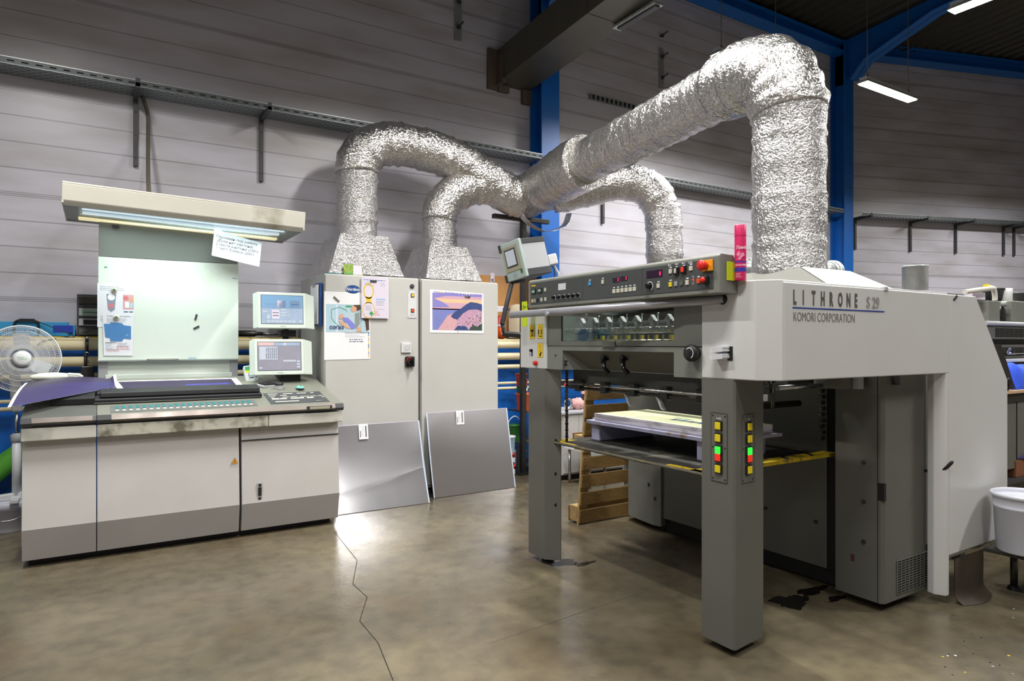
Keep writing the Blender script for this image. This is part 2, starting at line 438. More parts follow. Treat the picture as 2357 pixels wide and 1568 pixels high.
def thing(name, loc, label, cat, group=None, M=None):
    o = bpy.data.objects.new(name, None); COL.objects.link(o); o.empty_display_size = .1
    Mw = M if M is not None else Matrix.Translation(Vector(loc)); o.matrix_world = Mw; WM[o.name] = Mw
    return tag(o, label, cat, group)
def one(name, mb, label, cat, group=None, bevel=0., base=None, subsurf=0):
    return tag(mb.build(name, None, bevel, base=base, subsurf=subsurf), label, cat, group)
def dup(root, loc, label, group=None):
    r = root.copy(); COL.objects.link(r); r.location = loc; WM[r.name] = Matrix.Translation(Vector(loc))
    r['label'] = label
    if group: r['group'] = group
    for ch in list(root.children):
        c = ch.copy(); COL.objects.link(c); c.parent = r
        for g in list(ch.children):
            q = g.copy(); COL.objects.link(q); q.parent = c
    return r
class Pl:
    """flat drawing on a plane: origin, right u, up v; the normal u x v faces the viewer"""
    def __init__(s, o, u, v): s.o = Vector(o); s.u = Vector(u).normalized(); s.v = Vector(v).normalized(); s.n = s.u.cross(s.v)
    def P(s, a, b, l=0.): return s.o+s.u*a+s.v*b+s.n*l
    def rect(s, mb, a0, b0, a1, b1, m, l=.001): mb.quad([s.P(a0, b0, l), s.P(a1, b0, l), s.P(a1, b1, l), s.P(a0, b1, l)], m)
    def poly(s, mb, pts, m, l=.001): mb.quad([s.P(a, b, l) for a, b in pts], m)
    def slab(s, mb, a0, b0, a1, b1, t, m, l=0.): mb.prism([s.P(a0, b0, l), s.P(a1, b0, l), s.P(a1, b1, l), s.P(a0, b1, l)], s.n*t, m)
    def disc(s, mb, a, b, r, m, l=.001, n=24, ry=None): mb.quad([s.P(a+r*math.cos(2*PI*k/n), b+(ry or r)*math.sin(2*PI*k/n), l) for k in range(n)], m)
    def ring(s, mb, a, b, r, w, m, l=.001, n=32, a0=0., a1=2*PI, ry=None):
        k1 = (ry or r)/r
        for k in range(n):
            q0 = a0+(a1-a0)*k/n; q1 = a0+(a1-a0)*(k+1)/n
            mb.quad([s.P(a+(r-w)*math.cos(q0), b+(r*k1-w)*math.sin(q0), l), s.P(a+r*math.cos(q0), b+r*k1*math.sin(q0), l),
                     s.P(a+r*math.cos(q1), b+r*k1*math.sin(q1), l), s.P(a+(r-w)*math.cos(q1), b+(r*k1-w)*math.sin(q1), l)], m)
    def line(s, mb, a0, b0, a1, b1, w, m, l=.001):
        d = Vector((a1-a0, b1-b0)); d.normalize(); nx, ny = -d.y*w/2, d.x*w/2
        s.poly(mb, [(a0-nx, b0-ny), (a1-nx, b1-ny), (a1+nx, b1+ny), (a0+nx, b0+ny)], m, l)
    def lines(s, mb, a0, a1, b, n, pitch, h, m, l=.0012, rag=.4, seed=1):
        """rows of small print"""
        R = random.Random(seed)
        for i in range(n):
            x = a0; y = b-i*pitch; end = a1-(a1-a0)*rag*R.random()
            while x < end:
                wd_ = R.uniform(1.2, 4.)*h; s.rect(mb, x, y, min(x+wd_, end), y+h*.6, m, l); x += wd_+h*.7
def text(body, pl, a, b, size, m, parent, name='lettering', l=.0015, sx=1., align='LEFT', bold=0., shear=0., outline=0., space=1.):
    """lettering as a flat mesh on the plane pl; (a, b) is the baseline start"""
    cu = bpy.data.curves.new(name, 'FONT'); cu.body = body; cu.size = size; cu.align_x = align; cu.offset = bold; cu.shear = shear; cu.space_character = space
    cu.resolution_u = 3
    if outline > 0: cu.fill_mode = 'NONE'; cu.bevel_depth = outline; cu.bevel_resolution = 0
    t = bpy.data.objects.new(name, cu); COL.objects.link(t)
    dg = bpy.context.evaluated_depsgraph_get(); me = bpy.data.meshes.new_from_object(t.evaluated_get(dg))
    bpy.data.objects.remove(t, do_unlink=True)
    M = Matrix(((pl.u.x, pl.v.x, pl.n.x, 0), (pl.u.y, pl.v.y, pl.n.y, 0), (pl.u.z, pl.v.z, pl.n.z, 0), (0, 0, 0, 1)))
    T = Matrix.Translation(pl.P(a, b, l)) @ M @ Matrix.Diagonal((sx, 1, 1, 1))
    me.transform(WM[parent.name].inverted() @ T); me.materials.clear(); me.materials.append(MT[m])
    o = bpy.data.objects.new(name, me); COL.objects.link(o); o.parent = parent; WM[o.name] = WM[parent.name]
    return o
def spline(pts, n=8):
    """Catmull-Rom through the points"""
    p = [Vector(q) for q in pts]; p = [p[0]*2-p[1]]+p+[p[-1]*2-p[-2]]; out = []
    for i in range(1, len(p)-2):
        for k in range(n):
            t = k/n; a, b, c, d = p[i-1], p[i], p[i+1], p[i+2]
            out.append(.5*((2*b)+(c-a)*t+(2*a-5*b+4*c-d)*t*t+(3*b-a-3*c+d)*t**3))
    out.append(p[-2]); return out
def resample(path, step):
    out = [path[0]]; acc = 0.
    for i in range(1, len(path)):
        a = path[i-1]; b = path[i]; L = (b-a).length
        while acc+L >= step:
            t = (step-acc)/L; a = a.lerp(b, t); out.append(a.copy()); L = (b-a).length; acc = 0.
        acc += L
    out.append(path[-1]); return out
# ================================================================ luminaires
def roofz(y): return 7.15+.08*(7.4-y)
lamp_labels = ['lit fluorescent lamp hanging by two cords before the far right wall', 'lit fluorescent lamp cut off by the top right edge of the photo',
    'ceiling lamp above the aisle before the console', 'ceiling lamp above the near end of the press', 'ceiling lamp above the left end of the console',
    'ceiling lamp above the camera', 'ceiling lamp behind the camera to the right', 'ceiling lamp above the far printing unit', 'ceiling lamp at the far end of the hall',
    'ceiling lamp behind the camera to the left', 'ceiling lamp behind the rising foil duct', 'added unseen lamp right of the camera, brightening the printing unit and press side']
for i, (lx, ly, lz, d, pw) in enumerate(LAMPS):
    t = thing('ceiling_lamp', (lx, ly, lz), lamp_labels[i], 'lamp', 'hanging fluorescent lamps')
    ux, uy = (1, 0) if d == 0 else (0, 1)
    M = Matrix(((ux, -uy, 0, lx), (uy, ux, 0, ly), (0, 0, 1, lz), (0, 0, 0, 1)))
    h = MB(M); h.box(-.6, .6, -.05, .05, .03, .075, 'plastic_grey')
    h.hexa([(-.62, -.075, 0), (.62, -.075, 0), (.62, .075, 0), (-.62, .075, 0)], [(-.6, -.05, .04), (.6, -.05, .04), (.6, .05, .04), (-.6, .05, .04)], 'plastic_grey')
    h.build('housing', t, .003)
    g = MB(M); g.box(-.6, .6, -.06, .06, -.012, .0, 'lamp_glow'); g.build('diffuser', t)
    for sx in (-.5, .5):
        c = MB(M); zt = roofz(ly)-lz-.02
        c.tube([(sx, 0, .07), (sx+.01, .01, zt*.35), (sx-.01, 0, zt*.7), (sx, 0, zt)], .006, 'cord', 6); c.lathe((sx, 0, .07), [(.02, 0), (.02, .03), (.008, .05)], 'charcoal', 8)
        c.build('cord', t)
    ld = bpy.data.lights.new('luminaire', 'AREA'); ld.shape = 'RECTANGLE'; ld.size = 1.2; ld.size_y = .14
    ld.energy = LIGHT_W*pw; ld.color = (1., .985, .96); ld.spread = math.radians(162)
    lo = bpy.data.objects.new('luminaire', ld); COL.objects.link(lo); lo.parent = t
    lo.matrix_parent_inverse = Matrix.Identity(4); lo.location = (0, 0, -.03); lo.rotation_euler = (0, 0, 0 if d == 0 else PI/2)

# ================================================================ the hall
XL, XR, YF, YB = -5., 20., -6., 7.4
m = MB(); m.box(XL-.1, XR+.1, YF-.1, YB+.3, -.1, 0, 'floor'); struct(m.build('floor'))
m = MB(); m.box(XL, 12.18, YB, YB+.15, 1.6, 7.3, 'wall_panel'); struct(m.build('wall_back', base=(0, YB, 0)))
R0 = Vector((12.18, YB, 0)); RD = Vector((.949, -.316, 0)).normalized(); RN = Vector((-RD.y*-1, RD.x*-1, 0))
RN = Vector((RD.y, -RD.x, 0))            # towards the hall
R1 = R0+RD*8.26
mr_ = Matrix(((RD.x, RN.x, 0, R0.x), (RD.y, RN.y, 0, R0.y), (0, 0, 1, 0), (0, 0, 0, 1)))
m = MB(mr_); m.box(0, 8.26, -.15, 0, 0, 7.9, 'wall_panel'); struct(m.build('wall_right', base=(12.18, YB, 0)))
m = MB(); m.box(XR, XR+.15, YF, 4.85, 0, 8.3, 'wall_panel'); struct(m.build('wall_end', base=(XR, 0, 0)))
m = MB(); m.box(XL-.15, XL, YF, YB+.15, 0, 8.3, 'wall_panel'); struct(m.build('wall_left', base=(XL, 0, 0)))
m = MB(); m.box(XL, XR, YF-.15, YF, 0, 8.3, 'wall_panel'); struct(m.build('wall_front', base=(0, YF, 0)))
# the roof: trapezoidal steel deck with ribs running down the slope
m = MB(); x = XL-.1; prof = []
while x < XR+.2: prof += [(x, 0), (x+.10, 0), (x+.13, .06), (x+.22, .06), (x+.25, 0)]; x += .25
vs = []
for (x, h) in prof: vs += [(x, YB+.2, roofz(YB+.2)+h), (x, YF-.2, roofz(YF-.2)+h)]
m.add(vs, [(2*i, 2*i+1, 2*i+3, 2*i+2) for i in range(len(prof)-1) if prof[i+1][0]-prof[i][0] > 1e-4], 'roof_deck')
m.quad([(XL-.2, YB+.2, roofz(YB+.2)+.1), (XR+.3, YB+.2, roofz(YB+.2)+.1), (XR+.3, YF-.2, roofz(YF-.2)+.1), (XL-.2, YF-.2, roofz(YF-.2)+.1)], 'roof_deck')
struct(m.build('ceiling'))
# blue masonry plinth below the panels, with its ledge
m = MB(); m.box(XL, 12.1, 7.25, 7.55, 0, 1.6, 'blue_plinth'); m.box(XL, 12.1, 7.235, 7.4, 1.575, 1.6, 'yellow_worn'); struct(m.build('baseboard_back', bevel=.004))
# floor joint and crack
m = MB()
pts = [W(p, q, 'Z', .0) for p, q in ((770, 1225), (822, 1290), (812, 1345), (845, 1375), (828, 1430), (870, 1480), (905, 1567))]
for a, b in zip(pts, pts[1:]):
    d = (b-a).normalized(); n = Vector((-d.y, d.x, 0))*.0022
    m.quad([a-n+Vector((0, 0, .0008)), b-n+Vector((0, 0, .0008)), b+n+Vector((0, 0, .0008)), a+n+Vector((0, 0, .0008))], 'groove')
struct(m.build('floor_crack'))
m = MB(); a, b = W(1130, 1480, 'Z', 0), W(1600, 1322, 'Z', 0); d = (b-a).normalized(); n = Vector((-d.y, d.x, 0))*.003; u = Vector((0, 0, .0008))
m.quad([a-n+u, b-n+u, b+n+u, a+n+u], 'cord'); struct(m.build('floor_joint'))
# dried oil pools under the machine
mat('oil', '#1a1713', .25, var=.2, vs=10)
def blot(mb, c, rx, ry, n=26, seed=1, m='oil'):
    R = random.Random(seed); ph = [R.uniform(0, 6.28) for _ in range(5)]; n *= 2
    mb.quad([(c.x+rx*math.cos(q)*k, c.y+ry*math.sin(q)*k, .001) for q, k in ((2*PI*i/n, .75+.16*math.sin(3*2*PI*i/n+ph[0])+.07*math.sin(7*2*PI*i/n+ph[1])+.05*math.sin(13*2*PI*i/n+ph[2])+R.uniform(-.02, .02)) for i in range(n))], m)
m = MB(); blot(m, W(1820, 1385, 'Z', 0), .16, .12, seed=3); blot(m, W(1870, 1360, 'Z', 0), .18, .06, seed=4); blot(m, W(1925, 1378, 'Z', 0), .10, .04, seed=9)
struct(m.build('oil_stain'))
m = MB(); blot(m, W(1300, 1296, 'Z', 0), .13, .08, seed=6); blot(m, W(1345, 1298, 'Z', 0), .12, .04, seed=8); struct(m.build('oil_stain'))
m = MB()
for i in range(26):
    R = random.Random(i); blot(m, W(R.uniform(2150, 2340), R.uniform(1400, 1560), 'Z', 0), R.uniform(.003, .012), R.uniform(.003, .009), 9, i, R.choice(['oil', 'paper', 'yellow_worn', 'oil', 'desk_dark']))
struct(m.build('paint_specks'))

# ---- blue steel frame
def column(x, label, z1=7.1):
    t = thing('steel_column', (x, 7.28, 0), label, 'column', 'blue steel columns')
    m = MB(); m.box(x-.14, x+.14, 7.11, 7.13, 0, z1, 'blue_steel'); m.box(x-.14, x+.14, 7.37, 7.39, 0, z1, 'blue_steel'); m.box(x-.012, x+.012, 7.13, 7.37, 0, z1, 'blue_steel')
    m.build('column_shaft', t)
    return t
c1 = column(5.04, 'blue steel column behind the foil ducts', 7.12)
c2 = column(11.78, 'blue steel column in the far corner with a curved roof haunch', 7.12)
for xx, pr in ((5.04, c1), (11.78, c2)):
    m = MB()
    # haunch and rafter: profile in the Y-Z plane
    hp = [(7.39, 6.35), (7.0, 6.35), (6.75, 6.62), (5.6, 7.0), (2.5, 7.25), (YF, roofz(YF)-.35), (YF, roofz(YF)-.02), (7.39, roofz(7.39)-.02)]
    if xx < 6: hp = [(7.39, 5.85), (6.95, 5.85), (6.6, 6.3), (5.5, 6.9), (2.5, 7.25), (YF, roofz(YF)-.35), (YF, roofz(YF)-.02), (7.39, roofz(7.39)-.02)]
    m.prism([(xx-.012, a, b) for a, b in hp], (.024, 0, 0), 'blue_steel')
    for (a, b), (c, d) in zip(hp[1:5], hp[2:6]):
        m.prism([(xx-.15, a, b), (xx+.15, a, b), (xx+.15, c, d), (xx-.15, c, d)], (0, 0, .02), 'blue_steel')
    m.build('rafter', pr)
m = MB(); m.box(XL, 12.0, 7.12, 7.38, 6.9, 6.92, 'blue_steel'); m.box(XL, 12.0, 7.12, 7.38, 7.08, 7.1, 'blue_steel'); m.box(XL, 12.0, 7.24, 7.26, 6.92, 7.08, 'blue_steel')
one('eaves_beam', m, 'blue steel beam along the top of the back wall', 'beam')
m = MB(mr_); m.box(.1, 8.2, .02, .28, 6.98, 7.0, 'blue_steel'); m.box(.1, 8.2, .02, .28, 7.2, 7.22, 'blue_steel'); m.box(.1, 8.2, .13, .15, 7.0, 7.2, 'blue_steel')
one('eaves_beam', m, 'blue steel beam along the top of the far right wall', 'beam')
for dy_, zz in ((0, 5.45), (0, 3.9)):
    pass
# ---- perforated cable trays
def tray(x0, x1, label, M=None, bits=True):
    t = thing('cable_tray', ((x0+x1)/2, 7.25, 3.93), label, 'cable tray', 'perforated cable trays', M=M)
    m = MB(M); 
    if M is None: m.box(x0, x1, 7.10, 7.39, 3.93, 3.936, 'perforated'); m.box(x0, x1, 7.10, 7.106, 3.936, 3.99, 'tray_lip'); m.box(x0, x1, 7.384, 7.39, 3.936, 3.99, 'perforated'); m.box(x0, x1, 7.097, 7.112, 3.987, 3.993, 'galvanised')
    if M is None:
        k = x0+.05
        while k < x1: m.box(k, k+.05, 7.0985, 7.1, 3.955, 3.967, 'groove'); k += .10
    else: m.box(x0, x1, .01, .3, 3.93, 3.936, 'perforated'); m.box(x0, x1, .294, .3, 3.936, 3.99, 'tray_lip'); m.box(x0, x1, .28, .302, 3.988, 3.992, 'galvanised')
    m.build('tray', t)
    return t
tray(XL, 4.9, 'perforated steel cable tray on the wall above the console')
tray(5.16, 11.6, 'perforated steel cable tray on the wall between the blue columns')
tray(.1, 8.2, 'perforated steel cable tray along the far right wall', M=mr_)
# ---- wall brackets (black strut arms)
def bracket(label, p=None, M=None, zb=3.25, arm=.45):
    t = thing('wall_bracket', (p if M is None else (0, 0, 0)), label, 'bracket', 'black brackets under the cable trays', M=M)
    B = WM[t.name]
    m = MB(B); m.box(-.02, .02, -.045, -.005, zb-3.93, -.01, 'charcoal'); m.build('upright', t, .003)
    m = MB(B); m.box(-.02, .02, -arm, -.005, -.048, -.008, 'charcoal'); m.box(-.02, .02, -arm, -arm+.01, -.06, .03, 'charcoal'); m.build('arm', t, .003)
    for k in range(3):
        h = MB(B); h.cyl((0, -.046, zb-3.93+.08+.22*k), (0, -.05, zb-3.93+.08+.22*k), .008, 'black'); h.build('bolt', t)
    return t
for px, lab in ((312, 'black strut bracket on the wall left of the lamp cable'), (600, 'black strut bracket on the wall right of the lamp cable'), (1385, 'black strut bracket right of the first blue column')):
    q = W(px, 400, 'Y', 7.4); bracket(lab, (q.x, 7.4, 3.93))
for k, (px, lab) in enumerate(((1966, 'black strut bracket next to the far blue column'), (2093, 'first black strut bracket right of the far blue column'), (2197, 'second black strut bracket right of the far blue column'), (2307, 'left one of the paired black strut brackets at the right edge'), (2331, 'rightmost black strut bracket at the photo edge'))):
    dx = (px-CX)/FP; r = Vector((dx*CA+SA, -dx*SA+CA)); a = r; # ray from the camera on plan against the right wall
    det = r.x*(-RD.y)-(-RD.x)*r.y; tt = (R0.x*(-RD.y)+RD.x*R0.y)/det; hit = r*tt
    Mb = Matrix(((RD.x, -RN.x, 0, hit.x), (RD.y, -RN.y, 0, hit.y), (0, 0, 1, 3.93), (0, 0, 0, 1)))
    bracket(lab, M=Mb, zb=3.33)
# ---- vertical wall strips with bolts, and the short slotted rail
for n_, (px, y0, y1, lab) in enumerate(((1053, -10, 95, 'galvanised strip with bolts on the wall left of the big sheet-metal duct'), (1521, 112, 205, 'galvanised strip with bolts on the wall above the long foil duct'))):
    a = W(px, y0, 'Y', 7.39); b = W(px, y1, 'Y', 7.39); t = thing('wall_strip', (a.x, 7.39, b.z), lab, 'metal strip', 'bolted wall strips')
    m = MB(); m.box(a.x-.045, a.x+.045, 7.37, 7.4, b.z, a.z, 'galvanised'); m.build('strip', t)
    for k in range(3):
        z = b.z+.16+.32*k; h = MB(); h.cyl((a.x, 7.4, z), (a.x, 7.24, z+.02), .012, 'charcoal', seg=8); h.cyl((a.x, 7.36, z), (a.x, 7.34, z), .03, 'charcoal', seg=6); h.build('bolt', t)
a = W(1357, 222, 'Y', 7.38); b = W(1472, 254, 'Y', 7.38); m = MB(); m.box(a.x, b.x, 7.36, 7.4, a.z-.03, a.z+.03, 'perforated')
one('slotted_rail', m, 'short slotted steel rail on the wall above the long foil duct', 'rail')
# pencil conduit and cable down to the viewing lamp
q0 = W(328, 222, 'Y', 7.36); q1 = W(341, 300, 'Y', 7.3); q2 = W(341, 400, 'Y', 6.9); q3 = W(343, 452, 'Y', 6.2)
m = MB(); m.tube(spline([q0, (q0+q1)/2+Vector((.02, 0, 0)), q1, q2, q3]), .018, 'cord', 10)
one('lamp_cable', m, 'brown cable dropping from the cable tray to the viewing lamp hood', 'cable')

# ---- the heating pipes along the plinth
PIPES = [(1.574, .015), (1.520, .045), (1.374, .045), (1.243, .028), (1.037, .017), (.972, .019)]
plab = ['thinnest cream heating pipe right under the ledge', 'upper thick cream heating pipe along the blue wall', 'lower thick cream heating pipe along the blue wall',
        'cream heating pipe under the two thick ones', 'upper thin white pipe on the blue wall below the heating pipes', 'lower thin white pipe on the blue wall below the heating pipes']
for (z, r), lb in zip(PIPES, plab):
    m = MB(); m.cyl((XL+.02, 7.13, z), (11.5, 7.13, z), r, 'pipe_cream', seg=24); one('heating_pipe', m, lb, 'pipe', 'pipes along the blue wall')

# ================================================================ ducts
def duct(name, pts, r, parent, foil='foil', wr=.03, seg=56, step=.03, ridge=.012, ridge_p=.22, seed=1, r1=None, n=10):
    """flexible duct wrapped in foil: crinkled tube with taped ridges"""
    R = random.Random(seed); path = resample(spline(pts, n), step); N_ = len(path); rr = []; nxt = ridge_p*R.uniform(.5, 1.2); acc = 0
    for i in range(N_):
        f = i/(N_-1); base = r+((r1 if r1 else r)-r)*f; k = base*(1+wr*math.sin(i*.55+seed)*.6+R.uniform(-wr, wr)*.5)
        acc += step
        if acc > nxt: k += ridge; acc = 0; nxt = ridge_p*R.uniform(.6, 1.3)
        rr.append(k)
    m = MB(); m.tube(path, rr, foil, seg, jit=.009)
    o = m.build(name, parent)
    return o
# duct on the left cabinet, over to the junction
t = thing('foil_duct', (2.29, 6.7, 2.6), 'foil-wrapped duct arching up from the left cabinet to the junction', 'duct', 'silver foil ducts')
duct('riser', [(2.29, 6.7, 2.56), (2.29, 6.7, 2.9), (2.29, 6.7, 3.36)], .207, t, 'foil_rough', seed=2)
duct('bend', [(2.29, 6.7, 3.30), (2.30, 6.7, 3.42), (2.42, 6.68, 3.58), (2.66, 6.66, 3.66), (2.92, 6.65, 3.655)], .222, t, seed=3, ridge_p=.2, n=2)
duct('arm', [(2.88, 6.65, 3.66), (3.2, 6.62, 3.62), (3.5, 6.6, 3.52), (3.75, 6.55, 3.38), (4.0, 6.5, 3.26), (4.2, 6.45, 3.2)], .225, t, seed=4, ridge_p=.2, n=2)
# short duct on the right cabinet
t = thing('foil_duct', (3.2, 6.62, 2.55), 'short foil-wrapped elbow duct rising from the right cabinet', 'duct', 'silver foil ducts')
duct('riser', [(3.20, 6.62, 2.54), (3.20, 6.62, 2.7), (3.20, 6.62, 2.92)], .190, t, 'foil_rough', seed=5)
duct('bend', [(3.20, 6.62, 2.88), (3.23, 6.62, 3.05), (3.36, 6.6, 3.2), (3.6, 6.57, 3.3), (3.85, 6.52, 3.32)], .2, t, seed=6, ridge_p=.2, n=2)
# the long main duct
t = thing('foil_duct', (3.8, 2.72, 1.98), 'longest foil-wrapped duct, rising from the press hood and running back to the wall', 'duct', 'silver foil ducts')
duct('riser', [(3.80, 2.70, 1.97), (3.80, 2.70, 2.4), (3.80, 2.70, 3.08)], .225, t, 'foil_rough', seed=7, ridge_p=.3)
duct('bend', [(3.80, 2.70, 3.02), (3.80, 2.72, 3.14), (3.82, 2.80, 3.29), (3.87, 2.96, 3.39), (3.92, 3.16, 3.425), (3.97, 3.38, 3.44)], .232, t, seed=8, ridge_p=.10, ridge=.02)
duct('long_run', [(3.96, 3.34, 3.44), (4.04, 3.73, 3.44), (4.12, 4.5, 3.41), (4.18, 5.2, 3.375), (4.22, 5.6, 3.35)], .208, t, seed=9, ridge_p=.10, ridge=.009)
duct('sleeve', [(4.20, 5.3, 3.37), (4.22, 5.55, 3.36), (4.26, 5.9, 3.33), (4.29, 6.2, 3.30), (4.3, 6.6, 3.27)], .285, t, seed=10, ridge_p=.5, r1=.25)
# rear duct
t = thing('foil_duct', (5.35, 5.37, 1.2), 'foil-wrapped duct coming down behind the press control panel', 'duct', 'silver foil ducts')
duct('bend', [(4.35, 6.1, 3.2), (4.62, 5.92, 3.26), (4.95, 5.66, 3.34), (5.2, 5.46, 3.25), (5.33, 5.38, 3.02)], .2, t, seed=11, ridge_p=.2)
duct('riser', [(5.33, 5.38, 3.06), (5.35, 5.37, 2.7), (5.35, 5.37, 2.2), (5.35, 5.37, 1.85)], .2, t, 'foil_rough', seed=12, ridge_p=.3)
m = MB(); m.box(5.05, 5.65, 5.1, 5.65, 0, 1.86, 'press_grey'); one('blower_cabinet', m, 'grey blower cabinet under the rear foil duct', 'cabinet', bevel=.01)
# drooping foil strap under the junction
m = MB(); pth = spline([(4.05, 6.35, 3.07), (4.2, 6.3, 2.9), (4.4, 6.25, 2.82), (4.62, 6.2, 2.9), (4.7, 6.2, 3.05)], 8)
for a, b in zip(pth, pth[1:]): m.prism([a, b, b+Vector((.02, .14, .02)), a+Vector((.02, .14, .02))], (0, 0, .006), 'foil')
one('foil_strap', m, 'loose strip of foil drooping under the duct junction', 'strap')
# tapered foil hoods on the cabinets
def hood(x0, x1, y0, y1, z0, z1, tx0, tx1, ty0, ty1, label):
    N_ = 14; m = MB(); vs = []; R = random.Random(int(x0*10))
    def ring(f):
        a0, a1, b0, b1, z = x0+(tx0-x0)*f, x1+(tx1-x1)*f, y0+(ty0-y0)*f, y1+(ty1-y1)*f, z0+(z1-z0)*f
        out = []
        for (p, q) in (((a0, b0), (a1, b0)), ((a1, b0), (a1, b1)), ((a1, b1), (a0, b1)), ((a0, b1), (a0, b0))):
            for k in range(N_):
                g = k/N_; e = .006 if 0 < k else .002
                out.append((p[0]+(q[0]-p[0])*g+R.uniform(-e, e), p[1]+(q[1]-p[1])*g+R.uniform(-e, e), z+R.uniform(-.003, .003)))
        return out
    rows = 12
    for i in range(rows+1): vs += ring(i/rows)
    n = 4*N_; fs = [(i*n+k, i*n+(k+1) % n, (i+1)*n+(k+1) % n, (i+1)*n+k) for i in range(rows) for k in range(n)]
    fs.append(tuple(rows*n+k for k in range(n))); fs.append(tuple(range(n))[::-1])
    m.add(vs, fs, 'foil_rough'); return one('duct_hood', m, label, 'hood', 'tapered foil hoods on the cabinets')
hood(1.86, 2.62, 6.24, 7.1, 2.205, 2.62, 2.03, 2.52, 6.42, 6.95, 'tapered foil-covered hood on top of the left cabinet')
hood(2.86, 3.52, 6.24, 7.0, 2.205, 2.58, 2.98, 3.42, 6.40, 6.85, 'tapered foil-covered hood on top of the right cabinet')
# big rectangular sheet-metal duct
t = thing('air_duct', (4.62, 7.4, 4.9), 'large grey rectangular sheet-metal duct leaving the wall under the roof', 'duct')
A = Matrix(((1, 0, 0, 0), (0, 1, -0, 0), (0, -.062, 1, 0), (0, 0, 0, 1)))
m = MB(Matrix(((1, 0, 0, 4.62), (0, 1, 0, 7.4), (0, -.062, 1, 4.885), (0, 0, 0, 1))))
for k in range(7): m.box(-.25, .25, -1.9*(k+1)+.006, -1.9*k-.0, 0, .42, 'duct_sheet')
for k in range(1, 7): m.box(-.255, .255, -1.9*k-.006, -1.9*k+.012, -.005, .425, 'duct_sheet')
m.build('duct_body', t)
m = MB(); m.box(4.24, 4.39, 7.36, 7.4, 4.80, 5.32, 'duct_flange'); m.box(4.36, 4.42, 7.2, 7.4, 4.86, 5.22, 'duct_flange'); m.box(4.39, 4.55, 7.34, 7.4, 4.79, 4.88, 'duct_flange'); m.build('flange', t, .002)
m = MB(); m.box(4.76, 4.89, 7.33, 7.4, 4.70, 4.88, 'duct_flange'); m.build('flange', t, .002)
p = W(1495, 5, 'Y', 5.3); m = MB(); m.box(4.75, 4.87, 4.9, 5.55, 4.96, 4.985, 'galvanised'); m.box(4.78, 4.84, 4.92, 5.5, 4.94, 4.96, 'charcoal')
one('strut_rail', m, 'small galvanised strut rail under the sheet-metal duct', 'rail')
# duct support stand
t = thing('support_stand', (4.2, 6.55, 0), 'black T-shaped stand holding up the foil duct junction', 'stand')
m = MB(); a = W(1204, 500, 'Y', 6.6); m.box(a.x-.03, a.x+.03, 6.57, 6.63, 0, 2.98, 'dark_steel'); m.build('post', t, .003)
m = MB(); b = W(1135, 484, 'Y', 6.6); c = W(1262, 494, 'Y', 6.6); m.box(b.x, c.x, 6.57, 6.63, 2.98, 3.03, 'dark_steel'); m.build('crossbar', t, .003)
m = MB(); m.box(a.x-.12, a.x+.12, 6.48, 6.72, 0, .012, 'dark_steel'); m.build('foot', t)
# ================================================================ control console
NY = (0, -1, 0)
t = thing('control_console', (.66, 6.0, 0), 'long cream press control console with a sloping grey desk, standing left of the tall cabinets', 'control console')
def cbody(x0, x1, name):
    # side profile: upper body, bulge, skirt tucking back towards the floor
    m = MB(); g = .003
    pf = [(5.60, .98), (5.575, .80), (5.545, .27), (5.59, .055), (6.5, .055), (6.5, .98)]
    m.prism([(x0+g, y, z) for y, z in pf], (x1-x0-2*g, 0, 0), 'console_cream'); o = m.build(name, t, .004)
    k = MB(); k.prism([(x0+g, 5.543, .274), (x0+g, 5.588, .057), (x0+g, 5.594, .057), (x0+g, 5.55, .274)], (x1-x0-2*g, 0, 0), 'console_grey'); k.build('skirt', o); return o
L_ = cbody(-.433, 0, 'left_cabinet'); M_ = cbody(0, .953, 'main_cabinet'); R_ = cbody(.965, 1.745, 'right_cabinet')
m = MB(); m.prism([(.985, 5.597, .93), (.985, 5.572, .80), (.985, 5.568, .80), (.985, 5.593, .93)], (.755, 0, 0), 'console_cream')
m = MB(); m.box(.968, 1.742, 5.562, 5.58, .768, .774, 'groove'); m.build('door_gap', R_)
m = MB(); m.box(-.40, 1.70, 5.68, 6.45, .0, .055, 'black'); m.build('kick_base', t)
def rail(x0, x1, mm):
    m = MB(); m.box(x0+.002, x1-.002, 5.50, 5.585, .878, .965, mm); m.build('front_rail', t, .006)
rail(-.433, 0, 'rail_cream'); rail(0, 1.158, 'worn_rail'); rail(1.158, 1.761, 'rail_cream')
# desk: fascia edge and sloping tops
SL = (1.22-1.035)/.9
def desk(x0, x1, nm, mm, zt=1.035, y1=6.5):
    m = MB(); pf = [(5.50, .985), (5.485, 1.0), (5.50, zt), (y1, zt+SL*(y1-5.5)), (y1, .98)]
    m.prism([(x0+.001, a, b) for a, b in pf], (x1-x0-.002, 0, 0), mm); return m.build(nm, t, .004)
desk(-.433, 0, 'left_desk', 'desk_dark'); desk(0, 1.761, 'desk_top', 'desk')
m = MB(); m.prism([(-.37, 5.497, .992), (-.37, 5.482, 1.002), (-.37, 5.496, 1.033), (-.37, 5.50, 1.033)], (.345, 0, 0), 'brushed'); m.build('metal_strip', t)
m = MB(); m.prism([(.09, 5.497, .986), (.09, 5.480, 1.0), (.09, 5.494, 1.034), (.09, 5.50, 1.034)], (1.60, 0, 0), 'brushed'); m.build('metal_strip', t)
for a, b in ((0.0, .088), (1.69, 1.761), (-.433, -.372)):
    m = MB(); m.prism([(a+.001, 5.497, .975), (a+.001, 5.479, 1.0), (a+.001, 5.494, 1.0345), (a+.001, 5.50, 1.0345)], (b-a-.002, 0, 0), 'charcoal'); m.build('end_cap', t)
